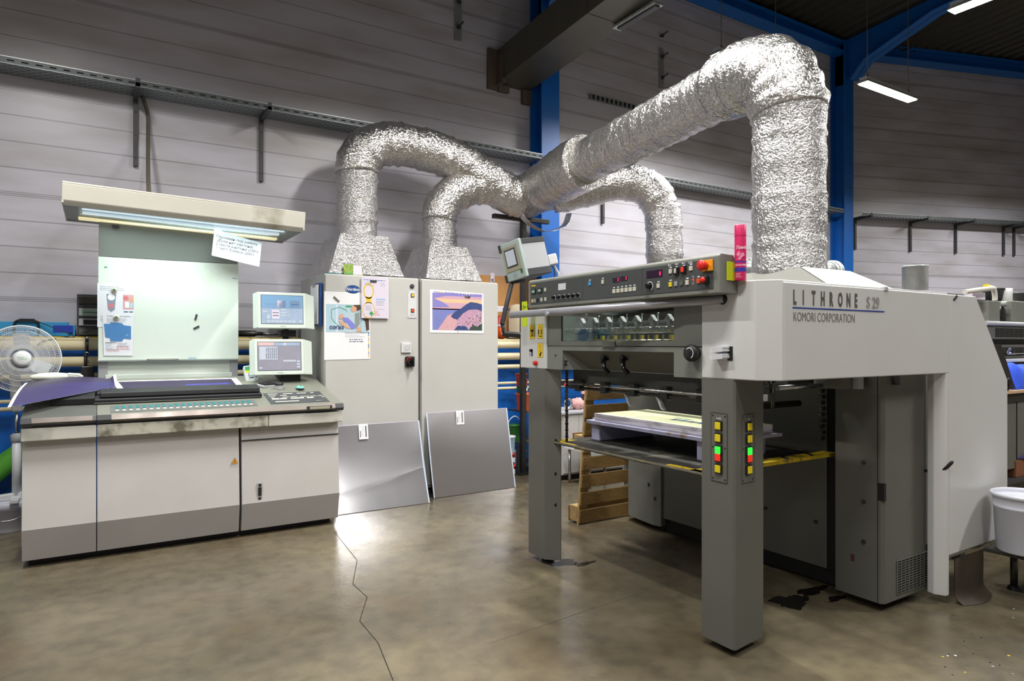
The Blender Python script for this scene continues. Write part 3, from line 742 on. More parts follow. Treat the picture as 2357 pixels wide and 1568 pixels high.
P = Pl((0, 5.484, 1.002), (1, 0, 0), (0, 0, 1))
m = MB(); m.box(1.455, 1.66, 5.472, 5.49, .992, 1.024, 'charcoal'); m.box(1.475, 1.64, 5.470, 5.475, .997, 1.019, 'tan_bezel'); m.build('card_slot', t, .002)
# desk details
D = Pl((0, 5.5, 1.035), (1, 0, 0), (0, 1, SL)); ds = math.sqrt(1+SL*SL)
m = MB(); D.slab(m, .085, .035, 1.085, .205, .003, 'keystrip'); ks = m.build('key_strip', t)
for k in range(22):
    x = .115+k*.0435
    q = MB(); D.slab(q, x, .115, x+.024, .185, .003, 'teal', .003); q.build('level_display', ks)
    q = MB(); D.slab(q, x, .062, x+.022, .09, .004, 'key_cream', .003); q.build('key', ks)
m = MB(); D.slab(m, 1.19, .06, 1.665, .385, .003, 'keypad'); kp = m.build('keypad', t)
q = MB(); R = random.Random(4)
for (u, v, w, h) in ((1.22, .335, .08, .018), (1.345, .335, .08, .018), (1.46, .335, .08, .018), (1.575, .335, .03, .018), (1.22, .285, .055, .016), (1.31, .285, .055, .016), (1.225, .235, .03, .014),
                     (1.32, .235, .05, .014), (1.385, .235, .055, .014), (1.465, .235, .075, .014), (1.55, .235, .05, .014), (1.61, .235, .045, .014), (1.225, .18, .06, .035), (1.29, .18, .055, .035), (1.375, .18, .11, .035), (1.51, .18, .055, .035), (1.635, .195, .025, .014), (1.235, .105, .19, .022)):
    D.rect(q, u, v, u+w, v+h, 'key_cream', .0042)
q.build('keys', kp)
text('PQC', D, 1.56, .09, .022, 'key_cream', kp, l=.0045)
# warning triangle, latch, small symbols
F_ = Pl((0, 5.545, 0), (1, 0, 0), (0, 0, 1))
q = W(540, 1061, 'Y', 5.555); m = MB(); PF = Pl((q.x, 5.5535, q.z), (1, 0, 0), (0, -.054, 1))
PF.poly(m, [(-.026, -.02), (.026, -.02), (0, .026)], 'ink_black', .004); PF.poly(m, [(-.023, -.018), (.023, -.018), (0, .022)], 'amber', .005); PF.line(m, .004, .010, -.004, .0, .003, 'ink_black', .006); PF.line(m, -.004, 0, .004, -.001, .003, 'ink_black', .006); PF.line(m, .004, -.001, -.003, -.013, .003, 'ink_black', .006)
m.build('warning_sticker', M_)
q = W(597, 1132, 'Y', 5.56); m = MB(); PF = Pl((q.x, 5.551, q.z), (1, 0, 0), (0, -.054, 1))
PF.slab(m, -.02, -.075, .02, .075, .008, 'plastic_grey'); PF.slab(m, -.013, -.03, .013, .04, .004, 'dark_steel', .008); PF.disc(m, 0, .055, .012, 'dark_steel', .009); PF.disc(m, 0, -.052, .012, 'dark_steel', .009); m.build('door_latch', R_, .002)
for px, py in ((168, 1030), (596, 1003)):
    q = W(px, py, 'Y', 5.6); m = MB(); PF = Pl((q.x, 5.590, q.z), (1, 0, 0), (0, -.12, 1))
    for (a, b) in ((-.012, .012), (-.012, -.014)):
        PF.line(m, a, b, a+.02, b, .002, 'letter_grey'); PF.line(m, a, b+.014, a+.024, b+.014, .002, 'letter_grey'); PF.line(m, a, b, a, b+.014, .002, 'letter_grey'); PF.line(m, a+.02, b, a+.024, b+.014, .002, 'letter_grey')
    m.build('symbol_mark', L_ if px < 300 else R_)
# measuring bar across the desk
m = MB(); 
def dp(x, v, l): return D.P(x, v, l)
m.prism([dp(-.02, .265, .001), dp(-.02, .385, .001), dp(-.02, .385, .035), dp(-.02, .275, .035)], (1.18, 0, 0), 'black')
m.prism([dp(.02, .30, .04), dp(.02, .43, .04), dp(.02, .43, .075), dp(.02, .315, .075)], (1.13, 0, 0), 'black')
m.prism([dp(-.02, .25, .001), dp(-.02, .262, .001), dp(-.02, .262, .015), dp(-.02, .25, .015)], (1.17, 0, 0), 'dark_steel'); m.build('measuring_bar', t, .006)
m = MB(); m.prism([dp(-.28, .26, .0), dp(-.28, .56, .0), dp(-.28, .56, .055), dp(-.28, .27, .055)], (.27, 0, 0), 'black'); m.build('measuring_head', t, .01)
m = MB(); m.prism([dp(0.0, .40, .0), dp(0.0, .62, .0), dp(0.0, .60, .05), dp(0.0, .41, .05)], (.14, 0, 0), 'charcoal'); m.build('head_block', t, .01)

# printed sheet flat on the desk
def sheet_patch(A, B, C, Dd, nu, nv, bulge, border, mats_, name, label, th=.0015):
    """paper as a bent patch; A-B back edge, D-C front edge"""
    m = MB(); A, B, C, Dd = map(Vector, (A, B, C, Dd)); g = []
    for j in range(nv+1):
        for i in range(nu+1):
            u, v = i/nu, j/nv; p = (A*(1-u)+B*u)*(1-v)+(Dd*(1-u)+C*u)*v
            g.append(p+Vector(bulge(u, v)))
    up = Vector((0, 0, th)); n = len(g); vs = g+[p-up for p in g]; w = nu+1
    for j in range(nv):
        for i in range(nu):
            u, v = (i+.5)/nu, (j+.5)/nv
            q = (j*w+i, (j+1)*w+i, (j+1)*w+i+1, j*w+i+1)
            mm = mats_(u, v)
            m.add([vs[k] for k in q], [(0, 1, 2, 3)], mm, True); m.add([vs[n+k] for k in q], [(3, 2, 1, 0)], 'paper_pure', True)
    return one(name, m, label, 'printed sheet', 'purple printed sheets on the console')
def prm(u, v):
    if u > .955 or v < .06 or u < .03: return 'paper_pure'
    return 'print_blue' if (.55 < u < .9 and (.3 < v < .36 or .42 < v < .47 or .62 < v < .68)) else 'print_purple'
A_ = D.P(.10, .93, .004); B_ = D.P(1.07, .93, .004); C_ = D.P(1.09, .36, .004); D_ = D.P(.10, .36, .004)
sheet_patch(A_, B_, C_, D_, 40, 40, lambda u, v: (0, 0, .0), .03, prm, 'printed_sheet', 'purple printed press sheet lying flat on the console desk under the viewing board')
def prm2(u, v): return 'paper_pure' if (u > .97 or u < .035) else ('print_violet' if v > .38 else 'print_purple')
sheet_patch(W(58, 882, 'Y', 6.25), W(266, 874, 'Y', 6.2), W(272, 890, 'Y', 6.05), W(17, 938, 'Y', 5.46), 34, 24,
    lambda u, v: (0, 0, .035*math.sin(PI*u)*(1-v)+.02*math.sin(PI*v)*(1-u)+.05*max(0, u-.93)/.07*(1-v)), .03, prm2, 'printed_sheet', 'purple printed sheet curling over the left end of the console in front of the fan')
sheet_patch(W(258, 876, 'Y', 6.25), W(272, 880, 'Y', 6.2), W(290, 906, 'Y', 5.9), W(268, 893, 'Y', 6.0), 8, 8, lambda u, v: (0, 0, .01*math.sin(PI*v)), .0, lambda u, v: 'paper_pure', 'printed_sheet', 'small white folded corner strip between the two purple sheets')

# ================================================================ viewing stand (board and lamp hood)
t = thing('viewing_stand', (.56, 6.62, 1.0), 'pale proof viewing board with a long lamp hood, standing on the console back', 'viewing stand')
BY = 6.55; x0, x1 = .01, 1.112
m = MB(); m.box(x0, x1, BY, BY+.03, 1.395, 2.265, 'board_white'); bd = m.build('board', t, .004)
m = MB(); m.prism([(x0+.005, BY+.005, 2.27), (x0+.005, BY-.10, 2.56), (x0+.005, BY-.07, 2.56), (x0+.005, BY+.035, 2.27)], (x1-x0-.01, 0, 0), 'board_grey'); m.build('upper_panel', t, .003)
m = MB(); m.box(x0+.02, x1-.02, BY+.04, BY+.3, 1.12, 1.39, 'board_white'); m.box(x0-.0, x0+.07, BY+.03, BY+.3, 1.12, 1.39, 'plastic_grey'); m.box(x1-.07, x1, BY+.03, BY+.3, 1.12, 1.39, 'plastic_grey')
m.box(x0+.05, x1-.05, BY+.02, BY+.05, 1.15, 1.27, 'board_white'); m.build('lower_box', t, .004)
m = MB(); m.box(x0-.005, x1, BY-.018, BY+.03, 1.385, 1.397, 'board_grey'); m.build('ledge', t, .002)
m = MB(); hx = (x0+x1)/2-.07; m.tube(spline([(hx-.11, BY-.0, 1.40), (hx-.11, BY-.025, 1.405), (hx, BY-.03, 1.405), (hx+.11, BY-.025, 1.405), (hx+.11, BY, 1.40)], 6), .006, 'hood_cream', 8); m.build('handle', t)
# hood, rolled a touch down to the right
hM = Matrix.Translation((.65, 5.78, 2.55)) @ Matrix.Rotation(math.radians(1.6), 4, 'Y')
m = MB(hM); L2 = .865
# hollow trough: front, back, ends, top
m.hexa([(-L2, 0, .0), (L2, 0, .0), (L2, .02, .0), (-L2, .02, .0)], [(-L2, -.015, .12), (L2, -.015, .12), (L2, .02, .12), (-L2, .02, .12)], 'hood_cream')
m.hexa([(-L2+.012, .03, -.03), (L2-.012, .03, -.03), (L2-.012, .05, -.03), (-L2+.012, .05, -.03)], [(-L2, 0, .0), (L2, 0, .0), (L2, .05, .0), (-L2, .05, .0)], 'hood_cream')
m.box(-L2, L2, -.014, .80, .12, .135, 'hood_cream'); m.box(-L2, L2, .78, .80, -.03, .12, 'hood_cream')
m.box(-L2, -L2+.012, .0, .79, -.02, .12, 'hood_cream'); m.box(L2-.012, L2, .0, .79, -.02, .12, 'hood_cream'); m.build('hood', t, .004)
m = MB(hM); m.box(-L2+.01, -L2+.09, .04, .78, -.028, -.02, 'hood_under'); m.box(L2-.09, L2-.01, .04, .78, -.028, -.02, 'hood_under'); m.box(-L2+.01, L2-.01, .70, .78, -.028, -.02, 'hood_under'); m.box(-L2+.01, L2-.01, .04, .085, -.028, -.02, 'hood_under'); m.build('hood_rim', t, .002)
m = MB(hM); m.box(-L2+.09, L2-.09, .085, .62, -.018, -.012, 'diffuser'); m.build('glass_cover', t)
m = MB(hM); m.box(-L2+.09, L2-.09, .62, .70, -.026, -.010, 'tube_off'); m.build('light_edge', t)
m = MB(hM); m.hexa([(-L2+.1, .09, .0), (L2-.1, .09, .0), (L2-.1, .6, .0), (-L2+.1, .6, .0)], [(-L2+.1, .15, .09), (L2-.1, .15, .09), (L2-.1, .5, .09), (-L2+.1, .5, .09)], 'reflector')
m.build('reflector', t)
for yy in (.22, .42):
    m = MB(hM); m.cyl((-L2+.12, yy, -.006), (L2-.12, yy, -.006), .013, 'tube_glow', seg=12); m.build('lamp_tube', t)
ld = bpy.data.lights.new('viewing_light', 'AREA'); ld.shape = 'RECTANGLE'; ld.size = 1.4; ld.size_y = .4; ld.energy = 7; ld.color = (.88, 1., .95); ld.spread = math.radians(125)
lo = bpy.data.objects.new('viewing_light', ld); COL.objects.link(lo); lo.parent = t; lo.matrix_parent_inverse = Matrix.Identity(4); lo.location = (.09, -.42, 1.505); lo.rotation_euler = (math.radians(12), 0, 0)
m = MB(); q = W(258, 522, 'Y', 6.5); m.box(q.x, q.x+.05, 6.44, 6.47, q.z-.01, q.z+.005, 'black'); m.build('clip', t)
# things on the board
PB = Pl((0, BY-.002, 0), (1, 0, 0), (0, 0, 1))
def bp(px, py, y=BY): q = W(px, py, 'Y', y); return q.x, q.z
a0, b0 = bp(224, 778); a1, b1 = bp(308, 655)
m = MB(); PB.slab(m, a0, bp(224, 753)[1], a1, b1, .0012, 'paper', .0)
PB.lines(m, a0+.02, a1-.02, b1-.03, 3, .014, .006, 'ink_text', .002, seed=2)
PB.poly(m, [(a0+.065, b1-.09), (a0+.135, b1-.09), (a0+.125, b1-.22), (a0+.10, b1-.24), (a0+.075, b1-.22)], 'ink_text', .002); PB.disc(m, a0+.10, b1-.115, .027, 'paper_pure', .0025); PB.rect(m, a0+.082, b1-.205, a0+.118, b1-.17, 'ink_red', .0025)
PB.rect(m, a0+.185, b1-.215, a0+.265, b1-.09, 'sea_peach', .002); PB.disc(m, a0+.205, b1-.12, .02, 'ink_red', .0025); PB.disc(m, a0+.245, b1-.13, .018, 'skin', .0025); PB.rect(m, a0+.20, b1-.20, a0+.23, b1-.15, 'paper_pure', .0025); PB.rect(m, a0+.235, b1-.20, a0+.26, b1-.16, 'room_blue', .0025)
PB.lines(m, a0+.19, a0+.26, b1-.24, 1, .01, .012, 'navy', .002, rag=0, seed=3); PB.lines(m, a0+.02, a0+.13, b1-.28, 4, .013, .005, 'ink_text', .002, seed=4); PB.lines(m, a0+.17, a1-.02, b1-.28, 4, .013, .005, 'ink_ltblue', .002, seed=5)
one('printed_paper', m, 'white proof paper with two small pictures, the upper one pinned on the viewing board', 'paper', 'papers pinned on the viewing board')
a0, b0 = bp(236, 819, BY-.02); a1, b1 = bp(308, 726, BY-.02); m = MB(); PB2 = Pl((0, BY-.006, 0), (1, 0, 0), (0, -.0, 1)); PB2.poly(m, [(a0+.01, b0), (a1-.008, b0-.003), (a1, b1), (a0, b1+.005)], 'paper', .0); PB2.poly(m, [(a1-.008, b0-.003), (a0+.01, b0), (a0, b1+.005), (a1, b1)], 'paper', -.001)
W_ = a1-a0; H_ = b1-b0
PB2.lines(m, a0+.03, a1-.02, b1-.012, 1, .01, .008, 'ink_text', .002, rag=0, seed=7); PB2.lines(m, a0+.03, a1-.04, b1-.03, 4, .011, .004, 'ink_text', .002, seed=8)
PB2.poly(m, [(a0+.01, b1-H_*.22), (a0+.055, b1-H_*.22), (a0+.055, b1-H_*.18), (a0+.14, b1-H_*.2), (a0+.155, b1-H_*.25), (a1-.02, b1-H_*.27), (a1-.02, b1-H_*.60), (a0+.155, b1-H_*.58), (a0+.14, b1-H_*.65), (a0+.055, b1-H_*.65), (a0+.055, b1-H_*.57), (a0+.02, b1-H_*.55)], 'ink_blue', .002)
PB2.lines(m, a0+.17, a1-.04, b1-H_*.50, 1, .01, .008, 'room_blue', .003, rag=.1, seed=9); PB2.rect(m, a0+.02, b1-H_*.685, a0+.10, b1-H_*.675, 'letter_dark', .002)
PB2.lines(m, a0+.02, a0+.09, b1-H_*.70, 6, .011, .004, 'ink_text', .002, seed=10); PB2.lines(m, a0+.11, a1-.03, b1-H_*.70, 3, .012, .005, 'ink_text', .002, seed=11); PB2.lines(m, a0+.10, a1-.02, b1-H_*.78, 3, .013, .006, 'ink_red', .002, seed=12); PB2.lines(m, a0+.03, a1-.1, b1-H_*.86, 2, .013, .006, 'ink_red', .002, seed=13)
one('printed_paper', m, 'white proof paper with a blue folder cut-out, the lower one on the viewing board', 'paper', 'papers pinned on the viewing board')
for (px, py, lb) in ((263, 668, 'round cream magnet holding the upper paper on the viewing board'), (268, 731, 'round cream magnet holding the lower paper on the viewing board')):
    a, b = bp(px, py); m = MB(); m.lathe((a, BY-.010, b), [(0, .0), (.021, 0), (.023, -.004), (.020, -.012), (0, -.013)], 'key_cream', 24, (0, 1, 0))
    Pm = Pl((a, BY-.0235, b), (.8, 0, -.6), (.6, 0, .8)); Pm.rect(m, -.011, -.009, .011, .009, 'letter_dark'); Pm.rect(m, -.006, -.003, .008, .006, 'ink_green', .002); one('round_magnet', m, lb, 'magnet', 'round magnets')
for (px, py, an, lb) in ((451, 730, 75, 'upright dark bar magnet on the viewing board'), (452, 754, 28, 'slanted dark bar magnet on the viewing board')):
    a, b = bp(px, py); c, s = math.cos(math.radians(an)), math.sin(math.radians(an)); Pm = Pl((a, BY-.001, b), (c, 0, s), (-s, 0, c)); m = MB(); Pm.slab(m, -.026, -.008, .026, .008, .006, 'charcoal'); one('bar_magnet', m, lb, 'magnet', 'bar magnets', .001)
a, b = bp(540, 641); m = MB(); PB.rect(m, a-.02, b-.003, a+.02, b+.003, 'ink_text'); PB.rect(m, *[v for v in (bp(434, 824)[0], bp(434, 824)[1]-.004, bp(452, 824)[0], bp(434, 824)[1]+.003)], 'ink_ltblue'); a, b = bp(243, 615); PB.rect(m, a-.01, b-.004, a+.012, b+.004, 'ink_green'); m.build('board_mark', bd)
# handwritten note hanging at the hood
Pn = Pl(W(487, 588, 'Y', 6.38), (1, 0, -.14), (.02, .05, 1)); m = MB()
Pn.poly(m, [(0, 0), (.405, -.02), (.425, .20), (.02, .24)], 'paper', 0); Pn.poly(m, [(.02, .24), (.425, .20), (.405, -.02), (0, 0)], 'paper', -.001)
nt_ = one('handwritten_note', m, 'white handwritten note hanging under the right end of the viewing lamp hood', 'note')
text('Глухоман под работу\n (Если нет картона)\n2 листа картона (235г)\n1 лист бумага (200г)', Pn, .03, .17, .034, 'ink_black', nt_, 'handwriting', .002, shear=.35)

# ================================================================ monitors
def monitor(px0, py0, px1, py1, y, lab, kind):
    a = W((px0+px1)/2, (py0+py1)/2, 'Y', y); yaw = math.radians(-4 if kind == 'a' else -3); wd_, hd_ = (.535, .325) if kind == 'a' else (.545, .32)
    M = Matrix.Translation(a) @ Matrix.Rotation(yaw, 4, 'Z') @ Matrix.Rotation(math.radians(-6), 4, 'X')
    t = thing('monitor', a, lab, 'monitor', 'twin console monitors', M=M); w2, h2 = wd_/2, hd_/2
    m = MB(M); fx0, fx1, fz = -w2+.035, w2-.085, h2-.004   # flat front, bevelled cheeks
    m.hexa([(-w2, .045, -h2), (fx0, 0, -h2+.004), (fx0, .06, -h2), (-w2, .07, -h2)], [(-w2, .045, h2-.012), (fx0, 0, h2), (fx0, .06, h2), (-w2, .07, h2-.012)], 'monitor_shell')
    m.box(fx0, fx1, 0, .06, -h2, h2, 'monitor_shell')
    m.hexa([(fx1, 0, -h2), (w2, .06, -h2-.002), (w2, .08, -h2), (fx1, .08, -h2)], [(fx1, 0, h2), (w2, .06, h2-.016), (w2, .08, h2-.016), (fx1, .08, h2)], 'monitor_shell')
    m.box(fx0+.03, fx1-.02, .06, .13, -h2+.03, h2-.03, 'monitor_shell'); m.build('shell', t, .004)
    Ps = Pl(M @ Vector((0, 0, 0)), M.to_3x3() @ Vector((1, 0, 0)), M.to_3x3() @ Vector((0, 0, 1)))
    sx0, sx1, sz0, sz1 = fx0+.028, fx1-.028, -h2+.04, h2-.028
    m = MB(); Ps.rect(m, sx0-.004, sz0-.004, sx1+.004, sz1+.004, 'charcoal', .001); Ps.rect(m, sx0, sz0, sx1, sz1, 'screen_'+kind, .002); SW, SH = sx1-sx0, sz1-sz0
    def rc(u, v, w, h, mm): Ps.rect(m, sx0+u*SW, sz0+v*SH, sx0+(u+w)*SW, sz0+(v+h)*SH, mm, .003)
    if kind == 'a':
        rc(0, .55, 1, .45, 'screen_blue'); 
        for k in range(6): rc(.05+.055*k, .66, .04, .05, 'screen_pale')
        rc(.38, .56, .2, .26, 'paper_lilac'); rc(.68, .56, .26, .26, 'screen_a'); rc(.72, .66, .18, .05, 'ink_blue'); rc(.25, .17, .18, .32, 'paper_lilac'); rc(.27, .37, .14, .03, 'screen_dark'); rc(.27, .27, .14, .03, 'screen_dark')
        for k in range(3): rc(.46, .27+.1*k, .13, .05, 'screen_pale')
        for k in range(4): rc(.62, .26+.09*k, .03, .05, 'screen_pale')
        rc(.03, .40, .12, .04, 'screen_pale'); rc(.13, .17, .07, .13, 'screen_pale')
        for k in range(7): rc(.13+.1*k, .05, .085, .06, 'screen_pale')
        rc(.9, .05, .08, .07, 'screen_pale')
    else:
        rc(0, .88, .37, .12, 'screen_rose'); rc(.38, .88, .6, .10, 'screen_a'); 
        rc(.03, .38, .42, .46, 'screen_pale')
        for i_ in range(6):
            for j_ in range(7): rc(.18+.045*i_, .42+.058*j_, .03, .035, 'screen_dark')
        rc(.58, .30, .3, .06, 'screen_pale')
        for k in range(3): rc(.9, .08+.1*k, .08, .06, 'screen_pale')
        rc(.03, .06, .06, .06, 'screen_pale')
        Ps.ring(m, sx0+.62*SW, sz0+.93*SH, .012, .004, 'paper_pure', .0035)
    m.build('screen', t); text('KOMORI', Ps, (sx0+sx1)/2-.02, -h2+.012, .012, 'letter_grey', t, l=.0015); return t
monitor(583, 672, 730, 757, 6.2, 'upper console monitor with a blue-grey screen', 'a')
monitor(577, 780, 724, 863, 6.17, 'lower console monitor with an orange bar at its screen top', 'b')
t = thing('monitor_stand', (1.5, 6.4, 1.1), 'black stand pole with hinges carrying the two console monitors', 'stand')
m = MB(); m.cyl((1.50, 6.40, 1.17), (1.50, 6.40, 1.93), .028, 'black'); m.build('pole', t)
for z in (1.63, 1.33, 1.82): m = MB(); m.box(1.43, 1.57, 6.29, 6.41, z-.03, z+.03, 'black'); m.build('hinge', t, .006)
m = MB(); m.box(1.42, 1.60, 6.24, 6.48, 1.145, 1.26, 'black'); m.build('base_block', t, .01)

# small things on the console
def onm(px, py, y): return W(px, py, 'Y', y)
q = D.P(1.145, .80, 0); M = Matrix.Translation((1.19, 6.30, 1.195)) @ Matrix.Rotation(math.radians(-8), 4, 'Z') @ Matrix.Rotation(math.radians(-18), 4, 'X') @ Matrix.Rotation(math.radians(-9), 4, 'Y')
t = thing('densitometer', (0, 0, 0), 'white handheld densitometer with a green screen, propped up by the lower monitor', 'measuring device', M=M)
m = MB(M); m.box(-.055, .055, 0, .035, 0, .155, 'plastic_white'); m.box(-.06, .045, .03, .06, .0, .15, 'plastic_grey'); m.build('body', t, .004)
Ps = Pl(M @ Vector((0, -.0005, 0)), M.to_3x3() @ Vector((1, 0, 0)), M.to_3x3() @ Vector((0, 0, 1))); m = MB(); Ps.rect(m, -.045, .11, .042, .145, 'ink_green'); Ps.rect(m, -.045, .09, .042, .11, 'lime'); Ps.lines(m, -.02, .04, .035, 1, .02, .014, 'navy', .002, 0, 3); m.build('screen', t)
text('5000', Ps, -.03, .052, .035, 'ink_blue', t, l=.002)
t = thing('hand_scanner', (1.28, 6.12, 1.15), 'flat grey and black handheld gauge lying next to the densitometer', 'gauge'); M = Matrix.Translation((1.27, 6.12, 1.155)) @ Matrix.Rotation(math.radians(35), 4, 'Z') @ Matrix.Rotation(math.radians(10.5), 4, 'X')
m = MB(M); m.box(-.08, .08, -.045, .045, .0, .022, 'plastic_grey'); m.build('case', t, .006); m = MB(M); m.box(-.065, .075, -.04, .04, .022, .034, 'black'); m.build('cover', t, .004)
t = thing('jar', (1.36, 5.98, 1.13), 'small clear jar with a black lid standing by the keypad', 'jar'); m = MB(); m.lathe((1.35, 6.0, 1.13), [(0, 0), (.032, 0), (.034, .01), (.034, .045)], 'plastic_grey', 20); m.build('glass_body', t); m = MB(); m.lathe((1.35, 6.0, 1.173), [(.037, 0), (.037, .024), (0, .025)], 'black', 20); m.build('lid', t)
t = thing('computer_mouse', (1.5, 5.96, 1.125), 'mint green computer mouse on the console desk', 'mouse'); q = D.P(1.52, .47, .0)
m = MB(Matrix.Translation(q)); m.ball((0, 0, .012), .036, .05, .02, 'charcoal'); m.build('underside', t); m = MB(Matrix.Translation(q)); m.ball((0, 0, .016), .036, .05, .021, 'mint'); m.build('shell', t); m = MB(Matrix.Translation(q)); m.box(-.003, .003, -.035, -.02, .033, .039, 'charcoal'); m.build('wheel', t)

# ================================================================ tall cabinets
def cabinet(x0, x1, lab):
    t = thing('drive_cabinet', ((x0+x1)/2, 6.65, 0), lab, 'cabinet', 'tall pale grey cabinets')
    m = MB(); m.box(x0, x1, 6.22, 7.06, .06, 2.195, 'cabinet_grey'); m.build('body', t, .006)
    m = MB(); m.box(x0+.006, x1-.006, 6.2, 6.22, .09, 2.185, 'cabinet_grey'); d = m.build('door', t, .004)
    m = MB(); m.box(x0+.03, x1-.03, 6.26, 7.0, 0, .06, 'charcoal'); m.build('plinth', t); return t, d
CLt, CLd = cabinet(1.81, 2.765, 'left tall pale grey cabinet with switches and papers on its door'); CRt, CRd = cabinet(2.79, 3.70, 'right tall pale grey cabinet with a seaside picture on its door')
CF = 6.2; PC = Pl((0, CF, 0), (1, 0, 0), (0, 0, 1))
def cf(px, py, y=CF): q = W(px, py, 'Y', y); return q.x, q.z
a, b = cf(812, 666); m = MB(); PC.disc(m, a, b, .072, 'plastic_grey', .004, 40, .042); PC.disc(m, a, b, .068, 'badge_blue', .006, 40, .038); bg = m.build('badge', CLd)
text('Nordson', PC, a, b-.014, .042, 'paper_pure', CLd, 'badge_lettering', .0075, .9, 'CENTER', shear=.3, bold=.0006)
a, b = cf(948, 659); m = MB(); m.lathe((a, CF, b), [(.022, 0), (.022, -.012), (.012, -.016), (0, -.016)], 'charcoal', 20, (0, 1, 0)); PC.rect(m, a-.003, b-.008, a+.003, b+.008, 'steel', .018); m.build('key_lock', CLd)
a0, b0 = cf(938, 732); a1, b1 = cf(958, 671); m = MB(); PC.slab(m, a0, b0, a1, b1, .006, 'plastic_white'); c = (a0+a1)/2
for k in ((a0+.01, b0+.012), (a1-.01, b0+.012), (a0+.01, b1-.012), (a1-.01, b1-.012)): PC.disc(m, k[0], k[1], .004, 'letter_grey', .007, 10)
sw = m.build('switch_plate', CLd, .001)
for py, mm in ((680, 'ink_yellow'), (715, 'orange')):
    a, b = cf(949, py); m = MB(); PC.slab(m, a-.018, b-.018, a+.018, b+.018, .006, 'charcoal', .006); PC.slab(m, a-.013, b-.013, a+.013, b+.013, .006, mm, .012); m.build('push_button', sw)
a, b = cf(949, 726); m = MB(); PC.ring(m, a-.015, b, .012, .002, 'letter_dark', .0075, 4, PI/4, 2*PI+PI/4); PC.ring(m, a+.013, b, .012, .002, 'letter_dark', .0075, 4, PI/4, 2*PI+PI/4); m.build('symbol_mark', sw)
a0, b0 = cf(923, 812); a1, b1 = cf(945, 789); m = MB(); PC.slab(m, a0, b0, a1, b1, .02, 'plastic_white'); sk = m.build('socket_plate', CLd, .003); m = MB(); c, d = (a0+a1)/2, (b0+b1)/2; PC.slab(m, c-.03, d-.03, c+.03, d+.04, .003, 'plastic_white', .02); PC.ring(m, c, d, .024, .002, 'letter_grey', .024); PC.ring(m, c, d, .014, .002, 'letter_grey', .024); PC.line(m, c+.033, d-.03, c+.033, d+.035, .003, 'letter_dark', .021); m.build('socket_face', sk)
a, b = cf(942, 833); m = MB(); PC.slab(m, a-.05, b-.05, a+.05, b+.055, .03, 'black'); rs = m.build('rotary_switch', CLd, .012, 3); m = MB(); m.lathe((a, CF-.03, b), [(.036, 0), (.034, -.02), (.026, -.035), (0, -.036)], 'black_gloss', 24, (0, 1, 0)); m.box(a-.009, a+.009, CF-.085, CF-.04, b-.045, b+.035, 'black_gloss'); PC.ring(m, a, b, .046, .006, 'red', .0315, 16, PI*.45, PI*.95); m.build('knob', rs, .003)
# family poster
a0, b0 = cf(746, 829); a1, b1 = cf(852, 675); m = MB(); PC.poly(m, [(a0, b0), (a1, b0+.005), (a1-.002, b1+.0), (a0+.0, b1)], 'paper_pure', .004); PC.poly(m, [(a0, b1), (a1-.002, b1), (a1, b0+.005), (a0, b0)], 'paper_pure', .001)
px0, pz0 = cf(750, 766)[0], cf(800, 765)[1]; px1 = cf(849, 766)[0]; pz1 = cf(800, 701)[1]; PW, PH = px1-px0, pz1-pz0
def q2(u, v): return (px0+u*PW, pz0+v*PH)
def pp(pts, mm, l=.006): PC.poly(m, [q2(u, v) for u, v in pts], mm, l)
pp([(0, 0), (1, 0), (1, 1), (0, 1)], 'room_blue', .005); pp([(.22, .0), (.27, .0), (.27, 1), (.22, 1)], 'paper_blue'); pp([(0, .12), (.3, .3), (.3, .32), (0, .15)], 'paper_blue', .0062)
pp([(.62, .98), (.78, 1.), (.8, .86), (.74, .78), (.62, .82)], 'hair', .0075); pp([(.58, .92), (.62, .97), (.70, .9), (.70, .76), (.62, .72), (.57, .8)], 'skin', .008)
pp([(.40, 0), (.78, 0), (.80, .35), (.76, .7), (.64, .76), (.5, .70), (.40, .55), (.44, .3)], 'shirt', .0065); pp([(.66, .68), (.76, .72), (.78, .3), (.68, .1), (.66, .2)], 'board_grey', .0068)
pp([(.28, .5), (.31, .62), (.36, .67), (.40, .6), (.38, .5), (.32, .45)], 'skin', .009); pp([(.36, .54), (.50, .52), (.66, .28), (.66, .14), (.58, .1), (.50, .3), (.40, .40)], 'lav', .0088); pp([(.28, .40), (.36, .42), (.44, .3), (.56, .12), (.46, .14), (.34, .28)], 'skin', .0092)
pp([(.80, .0), (1, 0), (1, .5), (.86, .55), (.80, .3)], 'room_blue', .0085); pp([(.80, .66), (.86, .95), (.98, 1.), (1., .1), (.93, .05), (.9, .4), (.82, .5)], 'hair', .0095); pp([(.7, .02), (.82, .04), (.8, .18), (.72, .2)], 'skin', .0096)
PC.rect(m, px0+.45*PW, pz0+.90*PH, px0+.60*PW, pz0+.96*PH, 'ink_green', .0062)
for (u, v), (uu, vv) in zip(((.12, .80), (.30, .89), (.46, .80)), ((.30, .89), (.46, .80), (.47, .74))): PC.line(m, *q2(u, v), *q2(uu, vv), .005, 'ink_green', .0064)
for (u, v), (uu, vv) in zip(((.12, .80), (.12, .5), (.2, .34)), ((.12, .5), (.2, .34), (.30, .22))): PC.line(m, *q2(u, v), *q2(uu, vv), .005, 'ink_green', .0064)
Pt = Pl((0, CF-.005, 0), (-1, 0, 0), (0, 0, -1)); 
PC.lines(m, a0+.2, a1-.05, b0+.36, 9, .018, .006, 'ink_text', .005, .5, 21); PC.lines(m, a0+.24, a1-.05, b0+.19, 2, .02, .01, 'navy', .005, .2, 22)
R = random.Random(8)
